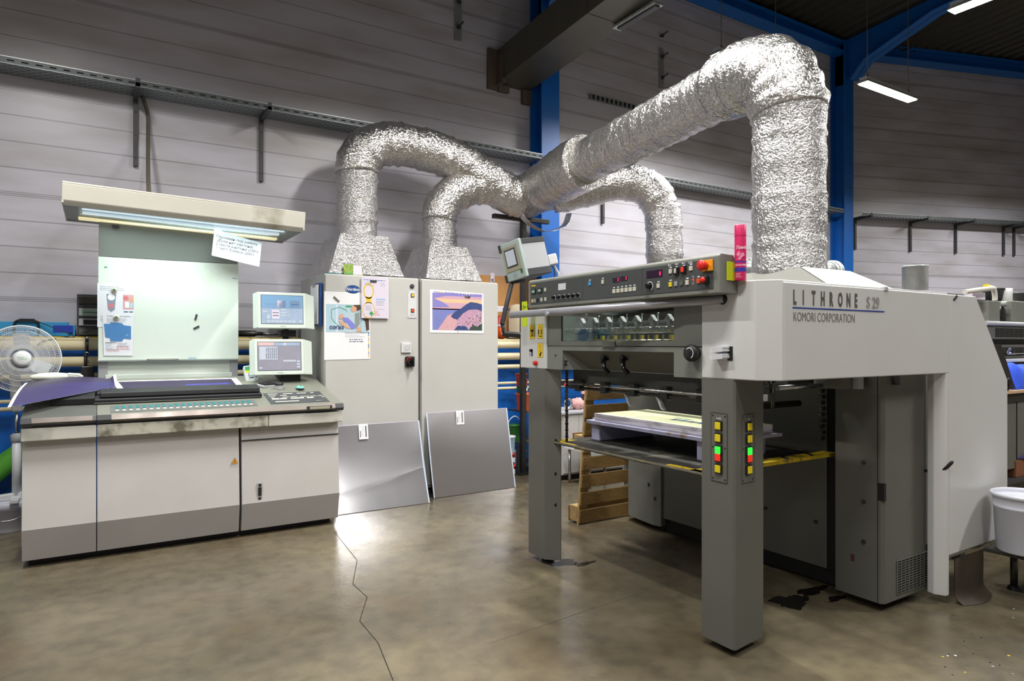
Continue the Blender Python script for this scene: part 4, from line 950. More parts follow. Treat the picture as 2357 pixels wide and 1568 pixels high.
for k in range(24): PC.rect(m, a1-.022, b0+.02+k*.019, a1-.012, b0+.032+k*.019, R.choice(['navy', 'ink_yellow', 'ink_orange', 'ink_blue', 'lav']), .005)
ps = one('poster', m, 'white printed poster with a family photo on the left cabinet door', 'poster'); text('согаз', PC, px0+.03, pz0+.03, .052, 'navy', ps, 'lettering', .011, 1., bold=.001)
PC3 = Pl((cf(774, 689)[0], CF-.002, cf(774, 689)[1]), (.75, 0, -.66), (.66, 0, .75)); m = MB(); PC3.slab(m, -.035, -.007, .035, .007, .008, 'letter_grey', .004); one('bar_magnet', m, 'slanted grey bar magnet on the family poster', 'magnet', 'bar magnets')
# paper stack with the yellow tag drawing
a0, b0 = cf(830, 732); a1, b1 = cf(890, 641); m = MB(); PC.slab(m, a0+.008, b0-.006, a1+.012, b1-.01, .012, 'paper', .006); PC.slab(m, a0, b0, a1, b1, .01, 'paper_lilac', .018); l = .029
PC.lines(m, a0+.02, a1-.02, b1-.03, 1, .01, .01, 'ink_blue', l, 0, 31); PC.lines(m, a0+.03, a0+.13, b1-.055, 3, .013, .005, 'ink_text', l, .4, 32); PC.lines(m, a0+.19, a1-.02, b1-.055, 3, .013, .005, 'ink_text', l, .4, 33)
cx = a0+.07; PC.ring(m, cx, b1-.135, .054, .012, 'ink_yellow', l, 32, ry=.075); PC.poly(m, [(cx-.035, b1-.19), (cx+.035, b1-.19), (cx+.02, b1-.225), (cx+.035, b1-.255), (cx-.035, b1-.255), (cx-.02, b1-.225)], 'ink_yellow', l); PC.disc(m, cx, b1-.32, .064, 'ink_yellow', l, 36, .078); PC.disc(m, cx, b1-.32, .057, 'paper_lilac', l+.001, 36, .071)
PC.lines(m, cx-.03, cx+.035, b1-.28, 4, .013, .005, 'ink_text', l+.002, .2, 34); PC.poly(m, [(cx+.005, b1-.35), (cx+.028, b1-.325), (cx+.05, b1-.35), (cx+.028, b1-.377)], 'ink_green', l+.002)
PC.rect(m, a0+.145, b1-.215, a1-.025, b1-.205, 'ink_ltblue', l); PC.lines(m, a0+.145, a1-.02, b1-.23, 4, .013, .005, 'ink_text', l, .3, 35); PC.lines(m, a0+.03, a1-.03, b0+.085, 1, .01, .004, 'ink_text', l, .1, 36); PC.lines(m, a0+.03, a1-.06, b0+.06, 3, .016, .008, 'ink_red', l, .3, 37)
one('paper_stack', m, 'stack of white papers with a yellow tag drawing held on the left cabinet door', 'paper')
a, b = cf(857, 648); m = MB(); PC.slab(m, a-.032, b-.008, a+.032, b+.009, .008, 'charcoal', .03); one('bar_magnet', m, 'dark bar magnet holding the paper stack on the left cabinet door', 'magnet', 'bar magnets', .001)
# seaside picture
a0, b0 = cf(989, 766); a1, b1 = cf(1113, 672); m = MB(); PC.poly(m, [(a0, b0), (a1, b0-.003), (a1-.005, b1-.02), (a0+.0, b1)], 'paper_pure', .004); PC.poly(m, [(a0, b1), (a1-.005, b1-.02), (a1, b0-.003), (a0, b0)], 'paper_pure', .001)
px0, pz0 = cf(995, 760)[0], cf(1040, 760)[1]; px1 = cf(1109, 760)[0]; pz1 = b1-.03; PW, PH = px1-px0, pz1-pz0
for v0, v1, mm in ((0, .58, 'sea'), (.55, .62, 'sea_peach'), (.62, .74, 'sky_rose'), (.74, .84, 'sky_gold'), (.84, .92, 'sky_rose'), (.92, 1., 'sky_lilac')): pp([(0, v0), (1, v0), (1, v1), (0, v1)], mm, .005)
pp([(0, .84), (.45, .98), (.2, 1), (0, 1)], 'sky_lilac', .0055); pp([(0, .6), (0, .86), (.22, .74), (.34, .62)], 'sky_lilac', .0055); pp([(.1, 0), (.5, 0), (.48, .3), (.42, .46), (.3, .4), (.2, .2)], 'sea_peach', .0055)
pp([(.36, .38), (.44, .5), (.55, .58), (.68, .72), (.76, .78), (.9, .76), (1, .72), (1, .1), (.6, .1), (.5, .28), (.4, .32)], 'mountain', .006); pp([(.44, .06), (.5, .3), (.6, .45), (.72, .56), (.88, .58), (1, .54), (1, 0), (.45, 0)], 'town', .0065); pp([(.72, 0), (.8, .16), (.9, .10), (1, .22), (1, 0)], 'tree_dark', .007); pp([(.42, 0), (.5, .12), (.66, .12), (.72, 0)], 'mountain', .007)
R = random.Random(5)
for k in range(150):
    u, v = R.uniform(.5, .98), R.uniform(.1, .52)
    if v < .06+(u-.44)*.95: pp([(u, v), (u+.018, v), (u+.018, v+.016), (u, v+.02)], R.choice(['paper_pure', 'sky_gold', 'sea_peach', 'tree_dark', 'sky_rose', 'mountain', 'sea_peach']), .0075)
for k in range(14): u, v = R.uniform(.04, .34), R.uniform(.06, .4); pp([(u, v), (u+.02, v), (u+.014, v+.008)], 'mountain', .0062)
R = random.Random(9)
for k in range(26): PC.rect(m, px0+.02+k*.0175, pz1+.006-.0006*k, px0+.032+k*.0175, pz1+.013-.0006*k, R.choice(['navy', 'ink_yellow', 'ink_orange', 'ink_blue', 'lav', 'paper_pure']), .006)
PC.disc(m, (px0+px1)/2, b0+.012, .005, 'ink_black', .006, 10); one('poster', m, 'printed seaside picture with a mountain town on the right cabinet door', 'poster')
a, b = cf(1075, 683); PC4 = Pl((a, CF-.002, b), (.98, 0, -.15), (.15, 0, .98)); m = MB(); PC4.slab(m, -.03, -.008, .005, .009, .008, 'letter_grey', .005); PC4.slab(m, .005, -.008, .03, .009, .008, 'charcoal', .005); one('bar_magnet', m, 'dark bar magnet on the seaside picture', 'magnet', 'bar magnets')
# clipboard on the left side of the left cabinet
t = thing('clipboard', (1.8, 6.35, 1.75), 'blue clipboard with white sheets hanging on the side of the left cabinet', 'clipboard')
m = MB(); m.box(1.775, 1.797, 6.24, 6.50, 1.70, 2.11, 'badge_blue'); m.build('board', t, .002); m = MB(); m.prism([(1.77, 6.27, 1.72), (1.77, 6.49, 1.72), (1.77, 6.50, 2.09), (1.77, 6.26, 2.09)], (-.012, 0, 0), 'paper_pure'); m.build('sheets', t); m = MB(); m.box(1.755, 1.775, 6.33, 6.42, 2.07, 2.10, 'steel'); m.build('clip', t)
Pside = Pl((1.81, 6.9, 2.0), (0, -1, 0), (0, 0, 1))
for (u, w_) in ((.02, .04), (.13, .05), (.25, .03)): m = MB(); Pside.line(m, u, .02, u+w_, .035, .008, 'ink_blue', .002); Pside.line(m, u+w_*.5, .0, u+w_*.6, .06, .008, 'ink_blue', .002); m.build('pen_mark', CLt)
# leaflet on top
M = Matrix.Translation((2.09, 6.225, 2.20)) @ Matrix.Rotation(.08, 4, 'Z') @ Matrix.Rotation(math.radians(-12), 4, 'X'); Ps = Pl(M @ Vector((0, 0, 0)), M.to_3x3() @ Vector((1, 0, 0)), M.to_3x3() @ Vector((0, 0, 1))); m = MB(); Ps.slab(m, -.09, -.005, .10, .10, .004, 'grass', -.004); Ps.poly(m, [(0, .0), (.095, -.0), (.095, .095), (.01, .095)], 'paper_lilac'); Ps.rect(m, -.085, 0, -.0, .012, 'ink_green', .0012)
one('leaflet', m, 'green grass-pattern leaflet leaning on top of the left cabinet', 'leaflet'); m = MB(); m.box(1.83, 1.98, 6.24, 6.36, 2.196, 2.205, 'teal'); one('folder', m, 'thin teal folder lying on the top corner of the left cabinet', 'folder')
# printing plates leaning on the cabinets, with clipped tags
def plate(xa, ya, xb, yb, h, lean, lab, tpx, tlab, bend):
    d = Vector((xb-xa, yb-ya, 0)); L = d.length; d.normalize(); n = Vector((-d.y, d.x, 0)); m = MB(); N_ = 16; vs = []
    for j in range(N_+1):
        v = j/N_
        for i in range(N_+1):
            u = i/N_; off = lean*(v**1.0)+bend*math.sin(PI*v)*(1.25-.75*u); p = Vector((xa, ya, 0))+d*(u*L)+n*off; p.z = .004+h*v; vs.append(p)
    w = N_+1; fs = [(j*w+i, j*w+i+1, (j+1)*w+i+1, (j+1)*w+i) for j in range(N_) for i in range(N_)]
    m.add(vs, fs, 'plate', True); m.add([p+n*.003 for p in vs], [f[::-1] for f in fs], 'plate', True)
    u = .003
    for (i0, i1) in ((0, 1),):
        m.prism([vs[j*w]-n*.001 for j in (0, N_//2, N_)]+[vs[j*w]-n*.001+d*.012 for j in (N_, N_//2, 0)], n*.005, 'paper_blue')
        m.prism([vs[j*w+N_]-n*.001-d*.012 for j in (0, N_//2, N_)]+[vs[j*w+N_]-n*.001 for j in (N_, N_//2, 0)], n*.005, 'paper_blue')
    m.prism([vs[N_*w]-n*.001, vs[N_*w+N_]-n*.001, vs[N_*w+N_]-n*.001-Vector((0, 0, .012)), vs[N_*w]-n*.001-Vector((0, 0, .012))], n*.005, 'paper_lilac')
    o = one('printing_plate', m, lab, 'metal plate', 'metal plates leaning on the cabinets')
    tp = vs[N_*w]+d*(tpx*L); sv = Vector((0, 0, 1))+n*(lean/h*.5); Pt = Pl(tp-sv*.10-n*.012, d, sv); m = MB(); Pt.slab(m, -.045, -.04, .045, .105, .002, 'paper_pure', .004)
    Pt.rect(m, .018, -.02, .028, .085, 'ink_black', .007); Pt.rect(m, -.034, -.02, -.028, .04, 'ink_black', .007); Pt.lines(m, -.02, .01, .08, 8, .013, .004, 'ink_text', .007, .4, 3)
    one('paper_tag', m, tlab, 'tag', 'paper tags on the metal plates')
plate(1.80, 5.86, 2.72, 5.845, .765, .26, 'bright aluminium printing plate nearest the console, leaning on the left cabinet', .37, 'white tag over the top edge of the plate nearest the console', .045)
plate(2.83, 5.99, 3.79, 5.99, .83, .18, 'duller aluminium printing plate leaning on the right cabinet', .39, 'white tag over the top edge of the plate on the right cabinet', .008)

# ================================================================ left end: fan, bucket, ledge things
fc = W(50, 826, 'Y', 6.62); fx, fz = fc.x, fc.z
t = thing('pedestal_fan', (fx, 6.85, .24), 'white pedestal fan with a wire guard at the left edge of the photo', 'fan'); fR = .265; N3 = Vector((.12, -1, .05)).normalized(); U3 = Vector((0, 0, 1)).cross(N3).normalized()*-1; U3 = N3.cross(Vector((0, 0, 1))).normalized()*-1; V3 = N3.cross(U3)*-1
FC = Vector((fx, 6.62, fz)); PFn = Pl(FC, U3, Vector((0, 0, 1)) if False else V3)
if PFn.n.dot(N3) < 0: PFn = Pl(FC, -U3, V3)
m = MB()
def fpt(r, q, dep): return FC+PFn.u*(r*math.cos(q))+PFn.v*(r*math.sin(q))+N3*dep
for k in range(120):
    q = 2*PI*k/120; m.tube([fpt(.08, q, .075), fpt(.15, q+.25, .07), fpt(.22, q+.5, .05), fpt(fR, q+.62, .0)], .0012, 'plastic_white', 4, False)
for r, dp_ in ((.10, .075), (.14, .07), (.18, .063), (.22, .05), (.25, .025)): m.tube([fpt(r, 2*PI*k/48, dp_) for k in range(49)], .0014, 'plastic_white', 5, False)
m.build('front_guard', t)
m = MB()
for k in range(90): q = 2*PI*k/90; m.tube([fpt(.05, q, -.09), fpt(.18, q-.3, -.08), fpt(fR, q-.5, .0)], .0012, 'plastic_white', 4, False)
m.build('rear_guard', t)
m = MB(); m.tube([fpt(fR, 2*PI*k/64, 0) for k in range(65)], .006, 'plastic_white', 8, False); m.build('guard_rim', t)
m = MB(); m.lathe(FC+N3*.07, [(0, .02), (.04, .018), (.058, .010), (.062, 0), (.06, -.01)], 'plastic_white', 32, N3); m.build('hub_cap', t); text('SCARLETT', PFn, -.03, .0, .013, 'ink_green', t, l=.0915); text('COMFORT', PFn, -.012, -.013, .010, 'ink_green', t, l=.0915)
for k in range(3):
    q = 2*PI*k/3+.4; m = MB(); m.add([fpt(.04, q-.3, .0), fpt(.12, q-.35, .02), fpt(.21, q-.1, .03), fpt(.215, q+.4, .0), fpt(.12, q+.55, -.03), fpt(.04, q+.4, -.02)], [(0, 1, 2, 3, 4, 5)], 'plastic_grey', True); m.add([fpt(.04, q-.3, -.003), fpt(.12, q-.35, .017), fpt(.21, q-.1, .027), fpt(.215, q+.4, -.003), fpt(.12, q+.55, -.033), fpt(.04, q+.4, -.023)], [(5, 4, 3, 2, 1, 0)], 'plastic_grey', True); m.build('blade', t)
m = MB(); m.lathe(FC-N3*.05, [(0, .05), (.05, .05), (.065, 0), (.06, -.1), (.03, -.13), (0, -.13)], 'plastic_white', 24, N3); m.build('motor', t)
px_ = W(38, 1000, 'Y', 6.85).x; m = MB(); m.prism([(px_-.035, 6.81, .97), (px_+.04, 6.81, .97), (px_+.03, 6.70, 1.36), (px_-.04, 6.70, 1.36)], (0, .08, 0), 'plastic_white'); m.build('neck', t, .02)
m = MB(); m.cyl((px_, 6.85, .72), (px_, 6.85, 1.0), .013, 'steel'); m.cyl((px_, 6.85, .28), (px_, 6.85, .76), .032, 'plastic_white'); m.lathe((px_, 6.85, .72), [(.034, 0), (.042, .01), (.042, .06), (.02, .075)], 'plastic_grey', 18); m.build('pole', t)
m = MB(); m.hexa([(px_-.40, 6.82, .245), (px_+.10, 6.82, .245), (px_+.10, 6.88, .245), (px_-.40, 6.88, .245)], [(px_-.38, 6.83, .27), (px_+.08, 6.82, .31), (px_+.08, 6.88, .31), (px_-.38, 6.87, .27)], 'plastic_white'); m.box(px_-.03, px_+.03, 6.66, 7.04, .245, .275, 'plastic_white'); m.build('cross_base', t, .005)
bx, by = -.62, 6.86
t = thing('bucket', (bx, by, 0), 'white plastic bucket on the floor under the fan, left of the console', 'bucket'); m = MB(); m.lathe((bx, by, 0), [(0, 0), (.14, 0), (.145, .01), (.16, .18), (.172, .183), (.172, .235), (.165, .243), (0, .243)], 'bucket_white', 36); m.build('body', t); m = MB(); m.tube(spline([(bx-.172, by, .20), (bx-.1, by-.15, .13), (bx, by-.18, .11), (bx+.1, by-.15, .13), (bx+.172, by, .20)]), .003, 'steel', 6); m.build('handle', t)
m = MB(); a, b = W(-60, 1130, 'Y', 7.1), W(60, 1035, 'Y', 7.1); m.tube(spline([a, (a+b)/2+Vector((0, 0, .02)), b]), .09, 'green_hose', 24); one('green_roll', m, 'bright green padded roll leaning at the wall behind the fan', 'roll')
q = W(120, 868, 'Y', 6.3); m = MB(); m.ball((q.x, 6.3, q.z), .15, .05, .035, 'glove_white', jit=.05)
for k in range(4): m.tube(spline([(q.x+.10, 6.28, q.z+.02-.012*k), (q.x+.17, 6.27, q.z+.012-.014*k), (q.x+.20+.008*(k % 2), 6.26, q.z-.004-.014*k)]), .013, 'glove_white', 8)
one('work_glove', m, 'white work glove lying on the left end of the console behind the sheet', 'glove', subsurf=1)
# blue case with black handle, radio, clamps, scraper on the ledge
t = thing('blue_case', (-.6, 7.32, 1.6), 'long blue foam-board case with a dark blue tape patch on the wall ledge', 'case'); a = W(-60, 740, 'Y', 7.28).x; b = W(158, 740, 'Y', 7.28).x
m = MB(); m.box(a, b, 7.27, 7.38, 1.602, 1.73, 'box_blue'); m.box(b, b+.05, 7.29, 7.38, 1.602, 1.705, 'box_blue'); m.build('case_body', t, .004); Pk = Pl((0, 7.27, 0), (1, 0, 0), (0, 0, 1)); m = MB(); c = W(122, 755, 'Y', 7.27).x; Pk.rect(m, c, 1.635, c+.15, 1.70, 'tape_blue', .002); m.build('tape', t); m = MB(); Pk.lines(m, a+.2, c-.05, 1.648, 1, .01, .014, 'navy', .002, .05, 5); m.build('printed_text', t)
a = W(32, 740, 'Y', 7.22).x; b = W(88, 740, 'Y', 7.22).x; m = MB(); m.tube(spline([(a, 7.25, 1.605), (a, 7.25, 1.70), (a+.02, 7.25, 1.735), ((a+b)/2, 7.25, 1.745), (b-.02, 7.25, 1.735), (b, 7.25, 1.70), (b, 7.25, 1.605)], 6), .010, 'black', 8); m.box((a+b)/2-.05, (a+b)/2+.06, 7.235, 7.265, 1.73, 1.755, 'black'); one('carry_handle', m, 'black U-shaped carry handle standing in front of the blue case', 'handle')
m = MB(); m.tube(spline([(b, 7.24, 1.73), (b+.15, 7.2, 1.66), (b+.27, 7.18, 1.60), (b+.18, 7.14, 1.585), (b+.05, 7.08, 1.56), (b, 7.07, 1.52)], 6), .004, 'black', 6); m.tube(spline([(b+.27, 7.18, 1.61), (b+.45, 7.22, 1.68), (b+.6, 7.26, 1.80)], 6), .003, 'black', 6); one('power_cord', m, 'thin black cord trailing over the cream pipe to the radio', 'cord')
t = thing('radio', (.02, 7.32, 1.6), 'old grey cassette radio tower on the wall ledge beside the viewing board', 'radio'); a = W(177, 740, 'Y', 7.26).x; b = a+.34; m = MB(); m.box(a, b, 7.27, 7.38, 1.602, 1.99, 'charcoal'); m.build('case', t, .006)
for z0, z1, mm in ((1.79, 1.86, 'plastic_grey'), (1.70, 1.765, 'plastic_grey'), (1.615, 1.67, 'desk_dark'), (1.90, 1.97, 'dark_steel')): m = MB(); m.box(a+.015, b-.01, 7.255, 7.27, z0, z1, mm); m.build('deck', t, .003)
m = MB(); m.box(a+.04, b-.02, 7.25, 7.256, 1.80, 1.85, 'lcd_green'); m.box(a+.045, b-.025, 7.248, 7.251, 1.82, 1.826, 'ink_black'); m.build('tuner_scale', t)
m = MB(); m.box(a+.05, b-.05, 7.25, 7.256, 1.71, 1.755, 'black'); m.build('cassette_door', t)
t = thing('hanging_clamp', (.0, 7.05, 1.4), 'pair of steel hook clamps hanging from the cream pipe left of the board', 'clamp'); cx_ = W(200, 800, 'Y', 7.04).x
m = MB(); m.tube(spline([(cx_, 7.10, 1.585), (cx_, 7.06, 1.57), (cx_, 7.03, 1.52), (cx_, 7.06, 1.46), (cx_, 7.09, 1.45)], 6), .014, 'dark_steel', 10); m.build('hook', t); m = MB(); m.tube(spline([(cx_-.01, 7.09, 1.44), (cx_-.01, 7.04, 1.42), (cx_-.01, 7.03, 1.37), (cx_-.01, 7.05, 1.33)], 6), .013, 'dark_steel', 10); m.build('hook', t)
for z in (1.585, 1.45, 1.435): m = MB(); m.lathe((cx_, 7.02, z), [(0, -.01), (.016, -.01), (.016, .01), (0, .01)], 'steel', 14, (0, 1, 0)); m.build('bolt', t)
m = MB(); m.box(cx_-.045, cx_+.055, 7.01, 7.05, 1.10, 1.335, 'dark_steel'); one('steel_plate', m, 'dark flat steel scraper plate hanging below the clamps', 'plate', bevel=.008)
# tools on the ledge right of the board
a = W(548, 768, 'Y', 7.2); t = thing('metal_rod', (a.x+.05, 7.3, 1.6), 'dark metal rod tool lying on the ledge between board and monitors', 'tool'); m = MB(); m.tube([(a.x, 7.31, 1.64), (a.x+.18, 7.31, 1.64), (a.x+.2, 7.31, 1.64), (a.x+.26, 7.31, 1.638)], [.032, .032, .022, .02], 'dark_steel', 16); m.build('barrel', t); m = MB(); m.tube([(a.x+.26, 7.31, 1.638), (a.x+.32, 7.31, 1.635), (a.x+.52, 7.31, 1.63)], [.02, .012, .008], 'steel', 12); m.build('rod', t)
# ================================================================ things between the cabinets and the press
t = thing('cardboard_box', (3.98, 7.32, 1.6), 'large tan cardboard box on the wall ledge right of the cabinets', 'box'); a = W(1100, 700, 'Y', 7.3).x; b = W(1236, 700, 'Y', 7.3).x
m = MB(); m.box(a, b, 7.3, 7.39, 1.602, 2.40, 'cardboard'); bx_ = m.build('carton', t, .004); Pk = Pl((0, 7.3, 0), (1, 0, 0), (0, 0, 1)); c = W(1132, 650, 'Y', 7.3); m = MB(); Pk.rect(m, c.x-.02, c.z-.12, c.x+.04, c.z+.12, 'paper_lilac', .002); m.build('tape', t)
Pr = Pl((0, 7.3, 0), (0, 0, 1), (-1, 0, 0)); Pv = Pl((c.x+.03, 7.297, c.z-.02), (0, 0, 1), (-1, 0, 0)); text('ИСА', Pv, -.06, 0, .06, 'navy', t, l=.002, bold=.002)
c = W(1160, 712, 'Y', 7.3); m = MB(); Pk.rect(m, c.x-.1, c.z-.035, c.x+.07, c.z+.04, 'paper_lilac', .002); m.build('tape', t); text('N.RU', Pk, c.x-.02, c.z-.025, .06, 'navy', t, l=.004, bold=.002)
m = MB(); a = W(1181, 740, 'Y', 7.2).x; m.lathe((a-.02+.12, 7.30, 1.602), [(0, 0), (.15, 0), (.155, .01), (.155, .30), (.12, .42), (.05, .44), (0, .44)], 'roll_tan', 32)
for i in range(len(m.v)): m.v[i].y = 7.22+(m.v[i].y-7.30)*.35+.0
one('plastic_container', m, 'rounded cream plastic container on the ledge in front of the cardboard box', 'container')
t = thing('orange_jar', (3.62+.1, 7.2, 1.6), 'small orange jar with a white label on the ledge right of the cabinets', 'jar'); a = W(1154, 760, 'Y', 7.24).x; m = MB(); m.lathe((a, 7.25, 1.602), [(0, 0), (.045, 0), (.05, .15), (0, .155)], 'orange', 20); m.build('body', t); m = MB(); m.lathe((a, 7.25, 1.75), [(.055, 0), (.056, .025), (0, .03)], 'paper_lilac', 20); m.build('lid', t); m = MB(); m.box(a-.018, a+.018, 7.198, 7.202, 1.65, 1.70, 'paper'); m.build('label', t)
m = MB(); m.lathe((a+.02, 7.33, 1.602), [(0, 0), (.05, 0), (.05, .29), (0, .30)], 'bucket_red', 20); one('red_jar', m, 'dark red jar behind the orange jar on the ledge', 'jar')
m = MB(); a = W(1162, 774, 'Y', 7.18); b = W(1205, 771, 'Y', 7.18); m.box(a.x, b.x+.1, 7.245, 7.262, 1.602, 1.63, 'charcoal'); one('metal_bar', m, 'dark metal bar lying along the front of the wall ledge', 'bar')
# storage rack with ink buckets by the wall
t = thing('storage_rack', (4.2, 6.9, 0), 'dark steel rack of ink buckets between the cabinets and the press', 'rack'); ra, rb = W(1183, 1000, 'Y', 6.9).x-.10, W(1260, 1000, 'Y', 6.9).x
for (xx, yy) in ((ra, 6.65), (rb, 6.65), (ra, 7.05), (rb, 7.05)): m = MB(); m.box(xx-.015, xx+.015, yy-.015, yy+.015, 0, 1.2 if xx > ra else .36, 'charcoal'); m.build('post', t)
SH = [.08, .36, .72]
for z in SH: m = MB(); m.box(ra if z < .5 else ra+.12, rb, 6.64, 7.06, z-.02, z, 'charcoal'); m.build('shelf', t)
def pail(x, y, z, r, h, mm, lab, lidm=None, handle=None, label_=None, grp='ink buckets on the rack'):
    t = thing('ink_bucket', (x, y, z), lab, 'bucket', grp); m = MB(); m.lathe((x, y, z), [(0, 0), (r*.82, 0), (r*.84, .01), (r*.97, h*.9), (r, h*.92), (r, h*.96), (0, h*.96)], mm, 24); m.build('body', t)
    m = MB(); m.lathe((x, y, z+h*.93), [(r*1.05, 0), (r*1.06, h*.06), (r*.95, h*.08), (0, h*.08)], lidm or mm, 24); m.build('lid', t)
    if handle: m = MB(); m.tube(spline([(x-r, y-.01, z+h*.9), (x-r*.8, y-.03, z+h*1.3), (x, y-.03, z+h*1.5), (x+r*.8, y-.03, z+h*1.25), (x+r, y-.01, z+h*.9)]), .006, 'plastic_white', 6); m.build('handle', t)
    if label_: m = MB(); m.prism([(x-r*.5, y-r*.97, z+h*.3), (x+r*.5, y-r*.97, z+h*.3), (x+r*.5, y-r*1.0, z+h*.7), (x-r*.5, y-r*1.0, z+h*.7)], (0, -.003, 0), label_); m.build('label', t)
q = W(1182, 1018, 'Y', 6.8); pail(q.x, 6.8, .36, .09, .20, 'bucket_green', 'green bucket with a white handle on the rack beside the metal plate', handle=1)
q = W(1168, 1030, 'Y', 6.6); pail(q.x-.03, 6.52, .27, .075, .20, 'bucket_sky', 'blue-and-white patterned bucket topmost behind the plate edge', 'bucket_white')
pail(q.x-.03, 6.52, .135, .075, .135, 'bucket_red', 'red bucket with a white label between two others behind the plate edge', 'bucket_red', None, 'paper'); pail(q.x-.03, 6.52, .0, .075, .135, 'orange', 'orange bucket on the floor under the red one behind the plate edge', 'orange', None, 'paper')
q = W(1188, 1040, 'Y', 6.8); pail(q.x+.02, 6.78, .08, .10, .17, 'bucket_white', 'low white bucket on the bottom shelf of the rack', 'bucket_white')
q = W(1203, 962, 'Y', 6.8); pail(q.x+.03, 6.8, .72, .11, .21, 'orange', 'orange bucket on the top shelf of the rack behind the post')
pail(q.x-.01, 6.8, .93, .07, .10, 'bucket_green', 'small green tub with a white label stacked on the orange bucket', 'bucket_red', None, 'paper'); pail(q.x-.01, 6.8, 1.03, .075, .07, 'bucket_red', 'lower red tub in the stack on the rack'); pail(q.x-.02, 6.8, 1.10, .075, .07, 'bucket_red', 'topmost red tub in the stack on the rack')
# low cabinet and bench behind the press
t = thing('low_cabinet', (4.8, 6.25, 0), 'low pale grey cabinet by the blue wall seen through the press frame', 'cabinet'); a = W(1294, 1000, 'Y', 6.0).x; b = W(1440, 1000, 'Y', 6.0).x
m = MB(); m.box(a, b, 6.0, 6.5, .06, .74, 'cabinet_grey'); m.build('body', t, .004); m = MB(); m.box(a+.02, b-.02, 6.03, 6.48, 0, .06, 'black'); m.build('plinth', t); m = MB(); m.box(a-.02, b+.02, 5.97, 6.52, .74, .765, 'plastic_grey'); m.build('worktop', t, .003)
s_ = W(1332, 1000, 'Y', 5.99).x; m = MB(); m.box(a+.01, s_-.003, 5.985, 6.0, .08, .73, 'cabinet_grey'); m.build('door', t, .002); m = MB(); m.box(s_+.003, b-.01, 5.985, 6.0, .08, .73, 'cabinet_grey'); d_ = m.build('door', t, .002); m = MB(); m.box(s_+.07, s_+.095, 5.975, 5.985, .42, .52, 'black'); m.build('handle', d_, .004)
q = W(1308, 945, 'Y', 6.2); m = MB(); m.tube([(q.x+.05*math.cos(k*PI/12), 6.2, .84+.05*math.sin(k*PI/12)) for k in range(25)], .012, 'steel', 10, False); m.lathe((q.x, 6.2, .766), [(.03, 0), (.03, .015), (.015, .03)], 'steel', 14); one('eye_bolt', m, 'steel ring eye bolt standing on the low cabinet', 'eye bolt')
q = W(1330, 938, 'Y', 6.2); m = MB(); m.ball((q.x, 6.2, .83), .09, .07, .065, 'rag_pink', 14, 10, .22); one('rag', m, 'crumpled pink rag on the low cabinet', 'rag')
q = W(1350, 930, 'Y', 6.25); t = thing('plastic_jar', (q.x, 6.25, .766), 'clear plastic jar of red-brown paste on the low cabinet', 'jar'); m = MB(); m.lathe((q.x, 6.25, .766), [(0, 0), (.045, 0), (.055, .17), (0, .17)], 'brown_glass', 20); m.build('body', t); m = MB(); m.lathe((q.x, 6.25, .935), [(.065, 0), (.065, .03), (0, .03)], 'rag_pink', 20); m.build('lid', t)
t = thing('steel_bench', (4.1, 5.6, 0), 'small steel-topped bench behind the press with papers on it', 'bench'); q = W(1311, 1112, 'Z', 0.); m = MB(); m.box(q.x-.05, q.x+.55, q.y-.40, q.y+.03, .38, .40, 'plastic_white'); m.build('top', t, .003)
for (xx, yy) in ((q.x, q.y), (q.x+.5, q.y), (q.x, q.y-.35), (q.x+.5, q.y-.35)): m = MB(); m.cyl((xx, yy, 0), (xx, yy, .38), .016, 'steel'); m.build('leg', t)
m = MB(); m.box(q.x-.03, q.x+.2, q.y-.2, q.y+.0, .401, .44, 'paper'); m.box(q.x-.02, q.x+.1, q.y-.1, q.y+.0, .44, .47, 'red'); one('paper_pile', m, 'small pile of white and red packets on the steel bench', 'paper')
# wooden pallet on edge, leaning against the far side of the press
t = thing('wooden_pallet', (3.75, 4.52, 0), 'yellow-brown wooden pallet standing on edge behind the platform', 'pallet')
def lx(z): return 3.46+.075*z
for k in range(9):
    z0 = .015+k*.148; z1 = z0+.108
    m = MB(); m.hexa([(lx(z0), 4.46, z0), (4.55, 4.46, z0), (4.55, 4.48, z0), (lx(z0), 4.48, z0)], [(lx(z1), 4.46, z1), (4.55, 4.46, z1), (4.55, 4.48, z1), (lx(z1), 4.48, z1)], 'wood'); m.build('slat', t, .002)
for (xa) in (0, .95):
    m = MB(); m.hexa([(lx(0)+xa, 4.48, 0), (lx(0)+xa+.09, 4.48, 0), (lx(0)+xa+.09, 4.50, 0), (lx(0)+xa, 4.50, 0)], [(lx(1.33)+xa, 4.48, 1.33), (lx(1.33)+xa+.09, 4.48, 1.33), (lx(1.33)+xa+.09, 4.50, 1.33), (lx(1.33)+xa, 4.50, 1.33)], 'wood_edge'); m.build('batten', t)
    for z in (.02, .62, 1.22): m = MB(); m.box(lx(z)+xa, lx(z)+xa+.10, 4.50, 4.60, z, z+.13, 'wood_edge'); m.build('block', t, .004)
for k in (0., .62, 1.22): m = MB(); m.box(lx(k)-.0, 4.52, 4.60, 4.62, k+.01, k+.14, 'wood'); m.build('runner', t, .002)

# ================================================================ the press delivery
FX = 2.63; ZB, ZT = 1.362, 1.838; OY = 1.96
t = PR = thing('printing_press', (4.0, 3.0, 0), 'large white and grey offset printing press delivery with a control panel, foreground right', 'printing press')
def pf(px, py, x=FX): q = W(px, py, 'X', x); return q.y, q.z
def ps_(px, py, y=OY): q = W(px, py, 'Y', y); return q.x, q.z
PX = lambda x: Pl((x, 0, 0), (0, -1, 0), (0, 0, 1))      # drawing plane facing the camera side; u = -Y
